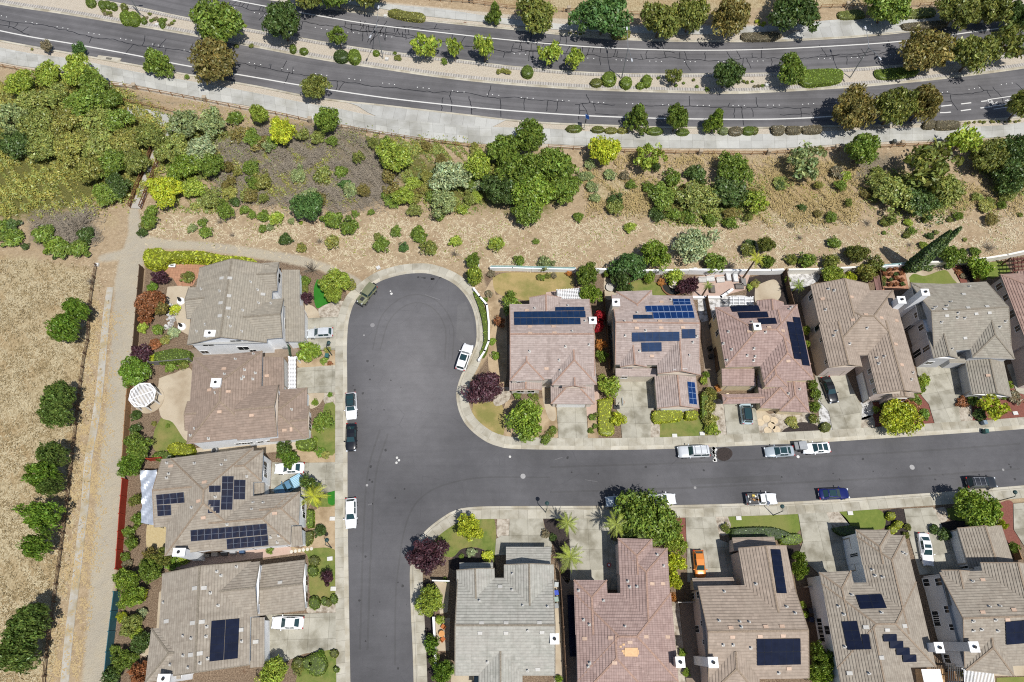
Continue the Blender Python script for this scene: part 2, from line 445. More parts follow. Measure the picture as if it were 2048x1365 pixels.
CONC = surface('concrete', S(202, 196, 178), S(216, 210, 194), S(178, 170, 150), 0.5, 0.9, big=0.35, bs=0.15, joint=((1.5, 0.05), (0, 0)))
CONC_DRV = surface('driveway_concrete', S(192, 187, 170), S(208, 203, 187), S(160, 154, 136), 0.45, 0.9, big=0.4, bs=0.15, joint=((3.0, 0.06), (3.0, 0.06)))
CONC_PLAIN = surface('kerb_concrete', S(212, 204, 184), S(222, 216, 200), S(190, 180, 158), 0.8, 0.9, big=0.3, bs=0.1, joint=((3.0, 0.04), (0, 0)))
CONC_ART = surface('walkway_concrete', S(206, 205, 198), S(218, 217, 210), S(186, 184, 174), 0.3, 0.9, big=0.2, bs=0.1, joint=((2.4, 0.05), (1.9, 0.04)))
PAVER = surface('median_paver', S(196, 190, 182), S(214, 208, 200), None, 2, 0.9, bs=0.2, joint=((0.55, 0.24), (0, 0)))
def art(pts): return [P(x, y) for x, y in pts]
LO_S = art([(-320, 8), (-150, 48), (0, 80), (150, 107), (288, 132), (375, 148), (511, 171), (607, 190), (684, 201), (762, 209), (857, 220), (952, 231), (1012, 238), (1099, 245), (1224, 250), (1349, 253.5), (1534, 254), (1636, 251.5), (1761, 249), (1861, 246), (1918, 242.5), (2047, 232), (2200, 212), (2400, 178)])
LO_N = art([(-320, -62), (-150, -22), (0, 10), (125, 29), (250, 50), (375, 71), (511, 96), (637, 120), (762, 139), (887, 157), (1023, 171), (1174, 181), (1324, 186), (1449, 188.5), (1535, 186), (1661, 179), (1761, 171.5), (1886, 159), (2047, 138), (2200, 112), (2400, 72)])
UP_S = art([(-100, -62), (100, -20), (207, 0), (282, 15), (375, 35), (511, 59.5), (612, 77), (712, 94), (812, 107), (937, 121), (1024, 132), (1174, 144), (1324, 147.5), (1535, 145.5), (1618, 141), (1748, 133), (1900, 122), (2047, 105), (2200, 80), (2400, 42)])
UP_N = art([(0, -95), (200, -55), (400, -18), (560, 4), (640, 16), (707, 26.5), (837, 42), (1023, 60.5), (1174, 76), (1274, 82), (1400, 85), (1536, 84.5), (1624, 81), (1711, 76), (1811, 66), (1898, 54), (1973, 45), (2047, 32), (2200, 5), (2400, -36)])
def resample(pl, n):
    d = [0]
    for a, b in zip(pl, pl[1:]): d.append(d[-1] + (b - a).length)
    out = []; j = 0
    for i in range(n):
        s = d[-1] * i / (n - 1)
        while j < len(d) - 2 and d[j + 1] < s: j += 1
        out.append(pl[j].lerp(pl[j + 1], (s - d[j]) / max(1e-9, d[j + 1] - d[j])))
    return out
def byx(pl, xs):
    o = []; j = 0
    for x in xs:
        while j < len(pl) - 2 and pl[j + 1].x < x: j += 1
        o.append(pl[j].lerp(pl[j + 1], (x - pl[j].x) / (pl[j + 1].x - pl[j].x)))
    return o
XS = np.arange(-205, 230, 1.5)
LS, LN, US, UN = (byx(smooth2(q), XS) for q in (LO_S, LO_N, UP_S, UP_N))
def road(name, s_, n_, mat, z=0.02):
    b = MB(); L = 0
    for i in range(len(s_) - 1):
        d = (s_[i + 1] - s_[i]).length
        w1, w2 = (n_[i] - s_[i]).length, (n_[i + 1] - s_[i + 1]).length
        zz = Vector((0, 0, z))
        b.face([s_[i] + zz, s_[i + 1] + zz, n_[i + 1] + zz, n_[i] + zz], [(L, 0), (L + d, 0), (L + d, w2), (L, w1)]); L += d
    o = b.obj(name, mat); o['kind'] = 'structure'; return o
road('eastbound_road', LS, LN, A_UP); road('westbound_road', US, UN, A_UP)
KPROF = [(0, 0.0), (0.02, 0.035), (0.30, 0.035), (0.34, 0.15), (0.55, 0.155), (0.56, 0.0)]
sweep('road_kerb', [q for q in LS[::-1]], KPROF, CONC_PLAIN)
sweep('median_kerb', LN, [(0, 0), (0.02, 0.035), (0.4, 0.035), (0.44, 0.15), (0.62, 0.15)], CONC_PLAIN)
sweep('median_pavers', LN, [(0.62, 0.145), (1.45, 0.15), (1.5, 0)], PAVER)
sweep('median_kerb', US[::-1], [(0, 0), (0.02, 0.035), (0.25, 0.035), (0.3, 0.15), (0.45, 0.15)], CONC_PLAIN)
sweep('median_pavers', US[::-1], [(0.45, 0.145), (1.05, 0.15), (1.1, 0)], PAVER)
sweep('road_kerb', UN, KPROF, CONC_PLAIN)
def line(name, pts, w_, mat, z=0.028):
    o = sweep(name, smooth2(art(pts)), [(-w_ / 2, z), (w_ / 2, z)], mat); return o
line('edge_line', [(-320, -12), (0, 62), (150, 89), (275, 112), (362, 130), (511, 155.5), (607, 172), (762, 195), (912, 212), (1023, 222), (1174, 232), (1311, 237), (1430, 239), (1535, 239), (1611, 236.5), (1690, 231.5)], 0.3, WHITE_P)
line('edge_line', [(380, -16), (512, 9.5), (637, 32), (749, 50), (899, 67.5), (1023, 81), (1174, 94), (1311, 100), (1430, 101), (1535, 99), (1661, 93), (1798, 83.5), (1948, 64), (2047, 49), (2300, 0)], 0.28, WHITE_P)
def dashes(name, pts, w_, on, off, z=0.03, dots=0):
    pl = smooth2(art(pts), 0.25); b = MB(); s = 0; ns = normals2(pl)
    zz = Vector((0, 0, z)); acc = None
    for i in range(1, len(pl)):
        s += (pl[i] - pl[i - 1]).length
        ph = s % (on + off)
        if ph < on:
            b.face([pl[i - 1] - ns[i - 1] * w_ / 2 + zz, pl[i] - ns[i] * w_ / 2 + zz, pl[i] + ns[i] * w_ / 2 + zz, pl[i - 1] + ns[i - 1] * w_ / 2 + zz])
    o = b.obj(name, WHITE_P); o['kind'] = 'structure'
def dots(name, pts, per, n, gap, r):
    pl = smooth2(art(pts), 0.2); b = MB(); s = 0; nxt = 0; k = 0
    for i in range(1, len(pl)):
        s += (pl[i] - pl[i - 1]).length
        if s > nxt:
            if True:
                q = pl[i]
                ring = [q + Vector((math.cos(a) * r, math.sin(a) * r, 0.025)) for a in np.linspace(0, 2 * math.pi, 9)[:-1]]
                top = [q + Vector((math.cos(a) * r * .6, math.sin(a) * r * .6, 0.05)) for a in np.linspace(0, 2 * math.pi, 9)[:-1]]
                b.face(top)
                for j in range(8): b.face([ring[j], ring[(j + 1) % 8], top[(j + 1) % 8], top[j]])
            k += 1
            nxt += gap if (k % n or n == 1) else per - (n - 1) * gap
    o = b.obj(name, plain('lane_dot', S(245, 245, 240), 0.5, var=0.02)); o['kind'] = 'structure'
dots('lane_markers', [(-300, -38), (42, 41), (108, 53), (188, 68), (268, 82), (355, 98), (512, 128), (600, 143), (737, 163), (862, 178), (1007, 192), (1049, 196), (1174, 204), (1349, 210.5), (1524, 211), (1636, 207), (1886, 185), (2047, 163), (2300, 120)], 7.4, 3, 1.25, 0.12)
dots('lane_markers', [(330, -22), (615, 52), (760, 71), (855, 86), (1010, 106), (1180, 117), (1274, 122), (1400, 124), (1540, 122), (1660, 117), (1750, 113), (1900, 96), (2047, 74), (2300, 30)], 7.4, 3, 1.25, 0.12)
dashes('bike_lane_dashes', [(1880, 226), (1900, 225), (1955, 217.5), (1990, 213)], 0.28, 2.4, 2.2)
dashes('bike_lane_dashes', [(1882, 213), (1935, 207), (1975, 202)], 0.28, 2.4, 2.2)
line('bike_lane_line', [(1975, 200), (2030, 192), (2100, 182)], 0.2, WHITE_P)
line('bike_lane_line', [(1983, 213), (2020, 208.5), (2100, 196)], 0.2, WHITE_P)
line('bike_lane_line', [(1987, 219), (2020, 214), (2100, 203)], 0.2, WHITE_P)
b = MB()     # bicycle symbol in the bike lane
for cx, cy in ((1981, 203), (1988, 208)):
    q = P(cx, cy, 0.03)
    for k in range(14):
        a1, a2 = 2 * math.pi * k / 14, 2 * math.pi * (k + 1) / 14
        b.face([q + Vector((math.cos(a) * rr, math.sin(a) * rr, 0)) for a, rr in ((a1, .34), (a1, .5), (a2, .5), (a2, .34))])
for a, c_ in (((1981, 203), (1985, 204)), ((1985, 204), (1988, 208)), ((1985, 204), (1991, 206)), ((1991, 206), (1995, 204)), ((2010, 201.5), (2019, 200)), ((2014, 199.5), (2019, 200)), ((2015, 203), (2019, 200))):
    d = P(*c_, .03) - P(*a, .03); n = Vector((-d.y, d.x, 0)).normalized() * 0.09
    b.face([P(*a, .03) - n, P(*c_, .03) - n, P(*c_, .03) + n, P(*a, .03) + n])
b.obj('bike_lane_symbol', WHITE_P)['kind'] = 'structure'
# crack sealing: wavering tar lines along the lanes with side branches
def tar(pts, amp=0.22, branches=0.16, w_=0.17, seed=1, blen=(0.8, 3.2)):
    rnd = random.Random(seed); pl = smooth2(art(pts), 0.7); ns = normals2(pl); b = MB(); z = Vector((0, 0, 0.024))
    def strip(q, w0):
        nn = normals2(q)
        for i in range(len(q) - 1):
            b.face([q[i] - nn[i] * w0 + z, q[i + 1] - nn[i + 1] * w0 + z, q[i + 1] + nn[i + 1] * w0 + z, q[i] + nn[i] * w0 + z])
    o = 0; q = []
    for p, n in zip(pl, ns):
        o = o * 0.9 + rnd.uniform(-amp, amp); q.append(p + n * o)
    strip(q, w_ / 2)
    for i in range(2, len(q) - 2):
        if rnd.random() < branches:
            d = ns[i] * rnd.choice((-1, 1)) + Vector((rnd.uniform(-.35, .35), 0, 0)); L = rnd.uniform(*blen); p = q[i].copy(); br = [p]
            while L > 0:
                p = p + d * 0.5 + Vector((rnd.uniform(-.16, .16), rnd.uniform(-.1, .1), 0)); br.append(p); L -= .5
            if len(br) > 1: strip(br, w_ * 0.45)
    return b
b = tar([(-250, -30), (0, 40), (110, 60), (188, 76), (268, 88), (355, 102), (512, 132), (600, 148), (737, 170), (862, 183), (1007, 197), (1130, 205)], seed=3)
for pp in ([(-100, 30), (0, 52), (30, 56), (60, 70)], [(1150, 210), (1200, 209), (1230, 212)], [(1290, 213), (1420, 214), (1534, 215), (1620, 213)], [(1640, 212), (1700, 208)], [(1860, 190), (1935, 186), (1985, 178)], [(1985, 174), (2004, 196), (2012, 215)], [(2030, 168), (2050, 185)], [(1900, 190), (1908, 208), (1918, 220)], [(1190, 228), (1235, 227)], [(1560, 230), (1620, 231)], [(900, 190), (905, 230)], [(937, 193), (946, 230)], [(1160, 210), (1160, 240)], [(1483, 213), (1489, 252)], [(885, 195), (884, 222)], [(1000, 198), (1004, 212), (1005, 234)]):
    q = tar(pp, seed=len(pp) * 7 + int(pp[0][0]), branches=0.1); b.v, off = b.v + q.v, len(b.v); b.f += [tuple(i + off for i in f) for f in q.f]; b.uv += q.uv; b.mi += q.mi
b.obj('tar_seams', TAR)['kind'] = 'structure'
b = tar([(400, -8), (512, 20), (606, 43), (690, 53), (760, 62), (800, 72), (860, 78), (940, 95), (1023, 101), (1080, 104), (1200, 113), (1300, 116), (1440, 118), (1530, 118), (1640, 116), (1730, 108), (1800, 101)], seed=9, branches=0.22, amp=0.28)
for pp in ([(690, 48), (760, 55), (840, 57), (900, 62)], [(700, 60), (760, 66), (830, 74)], [(1030, 85), (1100, 88), (1160, 95), (1230, 99)], [(1024, 98), (1080, 102)], [(1330, 103), (1350, 105)], [(930, 92), (1010, 104), (1023, 104)], [(1640, 110), (1700, 106), (1760, 100)]):
    q = tar(pp, seed=len(pp) * 5 + int(pp[0][0]), branches=0.3); b.v, off = b.v + q.v, len(b.v); b.f += [tuple(i + off for i in f) for f in q.f]; b.uv += q.uv; b.mi += q.mi
b.obj('tar_seams', TAR)['kind'] = 'structure'
# --- walkways along the arterial
def band(name, up, dn, mat, z=0.14, step=1.5):
    u, d = smooth2(art(up)), smooth2(art(dn)); n = 150
    u, d = resample(u, n), resample(d, n); b = MB(); L = 0; zz = Vector((0, 0, z))
    for i in range(n - 1):
        dl = (d[i + 1] - d[i]).length
        b.face([d[i] + zz, d[i + 1] + zz, u[i + 1] + zz, u[i] + zz], [(L, 0), (L + dl, 0), (L + dl, (u[i + 1] - d[i + 1]).length), (L, (u[i] - d[i]).length)]); L += dl
    for pl, fl in ((d, 0), (u, 1)):
        for i in range(n - 1):
            q = [pl[i], pl[i + 1], pl[i + 1] + zz, pl[i] + zz]; b.face(q[::-1] if fl else q)
    o = b.obj(name, mat); o['kind'] = 'structure'; return o
band('walkway', [(-300, 20), (0, 96), (150, 120), (288, 148), (390, 165), (511, 187), (600, 205), (680, 219), (760, 235), (900, 250), (1010, 256), (1091, 258), (1174, 264), (1324, 269), (1535, 269), (1661, 263), (1848, 256), (1961, 254), (2047, 246), (2300, 210)],
     [(-300, 55), (0, 125), (100, 140), (205, 160), (275, 172), (400, 198), (498, 213), (622, 240), (687, 250), (750, 265), (837, 277), (962, 288.5), (1094, 289), (1249, 296), (1535, 298), (1661, 291), (1786, 284), (1886, 281), (2047, 271), (2300, 238)], CONC_ART)
sheet('bus_pad', [(684, 203.5), (762, 211.5), (857, 222.5), (952, 233.5), (1012, 240.5), (985, 254), (960, 258), (900, 252), (820, 243), (760, 236), (735, 225), (715, 212), (700, 207)], 0.135, surface('pad_concrete', S(204, 203, 196), S(216, 215, 209), S(188, 186, 178), 0.3, 0.9, big=0.2, bs=0.1, joint=((2.4, 0.06), (30, 0.01))), uvdir=Vector((1, -0.12, 0)).normalized())
band('walkway', [(640, -12), (764, 8), (887, 20), (987, 35), (1109, 48), (1244, 54), (1400, 54), (1536, 53.5), (1631, 44), (1726, 37.5), (1861, 35), (1960, 28), (2047, 8), (2250, -40)],
     [(640, 2), (772, 20), (849, 33), (1023, 51), (1109, 60), (1244, 66), (1400, 70), (1520, 66), (1560, 62), (1640, 60), (1726, 58), (1801, 52), (1886, 42), (1960, 34), (2047, 18), (2250, -30)], CONC_ART)
sheet('bus_pad', [(1561, 80.5), (1624, 78), (1711, 73), (1818, 63.5), (1800, 54), (1775, 48), (1700, 50), (1620, 56), (1590, 64)], 0.145, MATS['pad_concrete'], uvdir=Vector((1, 0.08, 0)).normalized())
# --- local street
ST_A = [(705, 1560), (701, 1365), (698, 1200), (695.5, 1026), (695, 870), (694.5, 760), (694, 700), (696, 654), (702, 624), (712, 602), (737, 579), (762, 562.5), (799, 551), (832, 547), (862, 549), (899, 563), (924, 583), (942, 611), (951, 642), (953, 674), (951, 690), (944, 706), (934, 729), (922, 751), (914, 776), (912.5, 797), (917, 821), (928, 845), (947, 866), (974, 885), (999, 894), (1023, 898), (1100, 900), (1224, 900.5), (1349, 898), (1535, 890), (1661, 884), (1786, 876), (1936, 866), (2047, 858.5), (2500, 820)]
ST_B = [(2500, 935), (2047, 971), (1911, 982.5), (1786, 991), (1661, 999.5), (1536, 1005.5), (1349, 1010.5), (1200, 1012), (1023, 1012.5), (949, 1014), (912, 1020), (886, 1034), (857, 1056), (837, 1078), (825, 1105), (820, 1135), (819.5, 1165), (822, 1235), (825, 1298), (827, 1365), (833, 1560)]
SA, SB = smooth2(art(ST_A), 0.8), smooth2(art(ST_B), 0.8)
ring = SA + SB
b = MB(); b.face([Vector((q.x, q.y, 0.02)) for q in ring][::-1])
me = b.mesh('street'); bm = bmesh.new(); bm.from_mesh(me); bmesh.ops.triangulate(bm, faces=bm.faces[:]); bm.to_mesh(me); bm.free()
link('street', me, None, [A_ST])['kind'] = 'structure'
KP2 = [(0, 0.0), (0.03, 0.035), (0.38, 0.03), (0.5, 0.11), (0.68, 0.135)]
SWP = [(0.68, 0.138), (2.02, 0.15), (2.05, 0.0)]
for pl in (SA, SB):
    sweep('street_kerb', pl, KP2, CONC_PLAIN); sweep('sidewalk', pl, SWP, CONC)

# repairs, tyre scuffs and stains worn into the street
def tone(name, k): return asphalt(name, S(102 * k, 101 * k, 103 * k * .99))
DARKP, PALEP, STAIN = tone('dark_patch', .94), tone('pale_scuff', 1.22), tone('drip_stain', .72)
sheet('road_patch', [(915, 612), (932, 604), (946, 640), (950, 684), (930, 690), (912, 676)], .026, tone('patch_asphalt', 1.06))
sheet('road_patch', [(1380, 958), (1560, 950), (1564, 962), (1384, 970)], .026, DARKP)
def scuff(pts, w_, m, z=.027): sweep('tyre_scuff', smooth2(art(pts), .8), [(-w_ / 2, z), (w_ / 2, z)], m)
for pts, w_ in (([(745, 700), (765, 630), (815, 592), (870, 600), (905, 650), (905, 720)], .22), ([(760, 700), (780, 640), (820, 608), (862, 614), (890, 655), (890, 720)], .22), ([(720, 1300), (726, 1100), (735, 950), (760, 860)], .3), ([(735, 1300), (742, 1100), (752, 950), (776, 868)], .3), ([(790, 1330), (795, 1150), (830, 1010), (930, 960), (1100, 955)], .25), ([(1100, 935), (1400, 925), (1800, 905), (2040, 888)], .3), ([(1100, 985), (1400, 975), (1800, 955), (2040, 938)], .3)): scuff(pts, w_, DARKP)
for pts, w_ in (([(1110, 920), (1125, 915)], .12), ([(1170, 960), (1195, 964)], .1), ([(850, 590), (880, 600)], .1), ([(736, 1010), (746, 1008)], .2)): scuff(pts, w_, PALEP)
rs_ = random.Random(31); b = MB()
for k in range(70):
    x, y = (rs_.uniform(705, 815), rs_.uniform(700, 1340)) if k < 30 else (rs_.uniform(1000, 2040), rs_.uniform(905, 960)) if k < 55 else (rs_.uniform(830, 885), 553 + rs_.uniform(0, 6))
    q = P(x, y, .028); r = rs_.uniform(.06, .28); n_ = 9
    b.face([q + Vector((math.cos(a) * r * rs_.uniform(.6, 1.1), math.sin(a) * r * rs_.uniform(.6, 1.1), 0)) for a in np.linspace(0, 2 * math.pi, n_ + 1)[:-1]])
b.obj('oil_drips', STAIN)['kind'] = 'structure'
# ================================================================== houses
def roof_mat(name, c1, c2, c3, row=0.42, dark=(0.40, 0.36, 0.33, 1), wid=0.33, barrel=0):
    t = NT(name); uv = t.coord('UV'); ob = t.coord()
    v = t.n('SeparateXYZ', i0=uv).outputs
    br = t.n('TexBrick', _Vector=uv, _Scale=1.0, _Mortar_Size=0.012, _Brick_Width=wid * 2.2, _Row_Height=row, _Color1=(0, 0, 0, 1), _Color2=(1, 1, 1, 1), _Mortar=(0.5, 0.5, 0.5, 1), _Bias=0.0)
    col = t.mix(br.outputs[0], c1, c2)
    n1 = t.noise(ob, 0.35, 5, 0.65); n2 = t.noise(ob, 2.0, 4, 0.7)
    col = t.mix(t.rng(n1, 0.4, 0.66, 0, 0.6), col, c3)
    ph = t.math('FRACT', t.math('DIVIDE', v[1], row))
    sh = t.rng(ph, 0.05, 0.3, 1.0, 0.0)           # painted shadow line, plus lap dirt, at the butt edge of each tile course
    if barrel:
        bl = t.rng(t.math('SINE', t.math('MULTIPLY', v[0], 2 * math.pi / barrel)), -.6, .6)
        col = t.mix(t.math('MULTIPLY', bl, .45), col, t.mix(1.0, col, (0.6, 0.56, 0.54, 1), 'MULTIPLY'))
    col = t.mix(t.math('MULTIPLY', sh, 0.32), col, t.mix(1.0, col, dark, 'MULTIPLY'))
    col = t.mix(t.math('MULTIPLY', br.outputs[1], 0.2), col, t.mix(1.0, col, (0.5, 0.48, 0.46, 1), 'MULTIPLY'))
    k = t.rng(n2, 0.25, 0.75, 0.84, 1.16)
    col = t.mix(1.0, col, t.n('CombineColor', i0=k, i1=k, i2=k).outputs[0], 'MULTIPLY')
    st = t.noise(t.n('CombineXYZ', i0=t.math('MULTIPLY', v[0], 1.1), i1=t.math('MULTIPLY', v[1], 0.08)).outputs[0], 1.0, 4, 0.6)
    col = t.mix(t.rng(st, 0.52, 0.72, 0, 0.5), col, t.mix(1.0, col, (0.68, 0.66, 0.64, 1), 'MULTIPLY'))
    hgt = t.math('ADD', t.math('SUBTRACT', 1.0, ph), t.math('MULTIPLY', br.outputs[1], -0.4))
    return t.bsdf(col, 0.9, spec=0.15, bump=hgt, bs=0.15, bd=0.02)
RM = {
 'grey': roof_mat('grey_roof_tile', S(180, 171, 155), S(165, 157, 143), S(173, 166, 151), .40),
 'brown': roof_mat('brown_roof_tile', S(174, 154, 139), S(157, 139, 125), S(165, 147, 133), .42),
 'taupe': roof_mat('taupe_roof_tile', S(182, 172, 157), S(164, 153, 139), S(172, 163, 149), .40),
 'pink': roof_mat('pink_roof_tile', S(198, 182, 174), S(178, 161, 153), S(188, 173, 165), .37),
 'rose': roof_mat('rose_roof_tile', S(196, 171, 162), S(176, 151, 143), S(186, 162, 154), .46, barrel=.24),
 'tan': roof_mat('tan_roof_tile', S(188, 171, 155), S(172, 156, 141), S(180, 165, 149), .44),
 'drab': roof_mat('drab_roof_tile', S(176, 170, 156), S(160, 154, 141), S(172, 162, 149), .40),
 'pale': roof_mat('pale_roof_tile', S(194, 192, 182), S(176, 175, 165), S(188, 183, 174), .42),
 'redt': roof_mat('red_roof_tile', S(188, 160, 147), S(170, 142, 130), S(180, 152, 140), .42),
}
ROWS = {'grey': .40, 'brown': .42, 'taupe': .40, 'pink': .37, 'rose': .46, 'tan': .44, 'drab': .40, 'pale': .42, 'redt': .42}
def courses(mb, pts, row, rise=0.065):
    """lapped tile courses over a convex roof face: each course tilts up to its lower edge"""
    P3 = [Vector(q) for q in pts]
    n = (P3[1] - P3[0]).cross(P3[2] - P3[0]).normalized()
    if n.z < 0: n = -n; P3 = P3[::-1]
    u = Vector((0, 0, 1)).cross(n)
    if u.length < 1e-3: mb.slope(pts); return
    u.normalize(); v = n.cross(u)
    V = [q.dot(v) for q in P3]; k0, k1 = math.floor(min(V) / row), math.ceil(max(V) / row)
    def clip(poly, lim, keep_above):
        out = []
        for i in range(len(poly)):
            a, b = poly[i - 1], poly[i]; da, db = a.dot(v) - lim, b.dot(v) - lim
            if not keep_above: da, db = -da, -db
            if (da >= 0) != (db >= 0): out.append(a + (b - a) * (da / (da - db)))
            if db >= 0: out.append(b)
        return out
    for k in range(k0, k1):
        q = clip(clip(P3, k * row, True), (k + 1) * row, False)
        if len(q) < 3: continue
        r = [p + n * rise * max(0, 1 - (p.dot(v) - k * row) / row) for p in q]
        mb.face(r, [(p.dot(u), p.dot(v)) for p in q])
        lo = [p for p in q if abs(p.dot(v) - k * row) < 1e-4]
        if len(lo) >= 2:
            a, b = min(lo, key=lambda p: p.dot(u)), max(lo, key=lambda p: p.dot(u))
            mb.face([a, b, b + n * rise, a + n * rise], [(a.dot(u), k * row + .001), (b.dot(u), k * row + .001)] * 2)
def stucco(name, c):
    if name in MATS: return MATS[name]
    t = NT(name); o = t.coord(); n = t.noise(o, 0.6, 5, 0.6); nf = t.noise(o, 20, 2, 0.7)
    k = t.rng(n, 0.3, 0.7, 0.92, 1.05)
    m = t.bsdf(t.mix(1.0, c, t.n('CombineColor', i0=k, i1=k, i2=k).outputs[0], 'MULTIPLY'), 0.9, spec=0.2, bump=nf, bs=0.04, bd=0.01)
    MATS[name] = m; return m
ST = {'white': stucco('white_stucco', (0.84, 0.85, 0.86, 1)), 'cream': stucco('cream_stucco', (0.62, 0.55, 0.44, 1)),
      'pale': stucco('pale_stucco', (0.62, 0.57, 0.5, 1)), 'grey': stucco('grey_stucco', (0.5, 0.5, 0.5, 1)), 'rosy': stucco('rosy_stucco', (0.56, 0.47, 0.42, 1)),
      'yellow': stucco('yellow_stucco', (0.66, 0.55, 0.36, 1))}
TRIM = plain('white_trim', (0.74, 0.74, 0.73, 1), 0.5, var=0.04)
TRIM_T = plain('tan_trim', (0.4, 0.34, 0.28, 1), 0.6, var=0.06)
TRIM_G = plain('grey_trim', (0.34, 0.34, 0.33, 1), 0.6, var=0.06)
t = NT('window_glass'); GLASS = t.bsdf((0.015, 0.02, 0.024, 1), 0.06, spec=0.6)
CAPM = plain('ridge_tile', S(158, 140, 120), 0.85, var=0.3, scale=4)
CAPG = plain('grey_ridge_tile', S(146, 136, 120), 0.85, var=0.3, scale=4)
CAPP = plain('pink_ridge_tile', S(178, 146, 128), 0.85, var=0.3, scale=4)
VENTW = plain('vent_metal', S(206, 203, 196), 0.5, var=0.1)
VENTT = plain('vent_tan', S(214, 184, 160), 0.6, var=0.15)
BLACK = plain('flue_black', (0.015, 0.015, 0.015, 1), 0.7)
def solar_mat(name, cell, line_, nu, nv, k=0.05, frame=S(150, 160, 175), stripe=None):
    t = NT(name); u = t.n('SeparateXYZ', i0=t.coord('UV')).outputs
    def grid(x, n, w_):
        f = t.math('FRACT', t.math('MULTIPLY', x, n))
        return t.math('MAXIMUM', t.math('LESS_THAN', f, w_), t.math('GREATER_THAN', f, 1 - w_))
    ob = t.coord(); nz = t.noise(ob, 0.8, 3, 0.6)
    col = t.mix(t.rng(nz, 0.35, 0.65), cell, tuple(c * 1.5 for c in cell[:3]) + (1,))
    if stripe:
        col = t.mix(t.math('MULTIPLY', t.math('LESS_THAN', t.math('FRACT', t.math('MULTIPLY', u[0], nu)), 0.3), 0.7), col, stripe)
    else:
        col = t.mix(t.math('MULTIPLY', t.math('MAXIMUM', grid(u[0], nu, k), grid(u[1], nv, k)), 0.5), col, line_)
    edge = t.math('MAXIMUM', grid(u[0], 1, 0.022), grid(u[1], 1, 0.022))
    col = t.mix(edge, col, frame)
    return t.bsdf(col, 0.5, spec=0.05)
PV = {'blue': solar_mat('blue_solar_cells', (0.006, 0.022, 0.085, 1), (0.02, 0.07, 0.2, 1), 6, 10, frame=(0.25, 0.36, 0.55, 1)),
      'black': solar_mat('black_solar_cells', (0.006, 0.009, 0.022, 1), (0.012, 0.016, 0.03, 1), 6, 10, frame=(0.02, 0.025, 0.04, 1)),
      'stripe': solar_mat('striped_solar_cells', (0.006, 0.011, 0.028, 1), (0.2, 0.2, 0.2, 1), 6, 10, frame=(0.16, 0.18, 0.22, 1), stripe=(0.07, 0.055, 0.045, 1)),
      'navy': solar_mat('navy_solar_cells', (0.008, 0.022, 0.06, 1), (0.03, 0.06, 0.11, 1), 6, 6, frame=(0.05, 0.07, 0.1, 1))}
HOUSES = {}
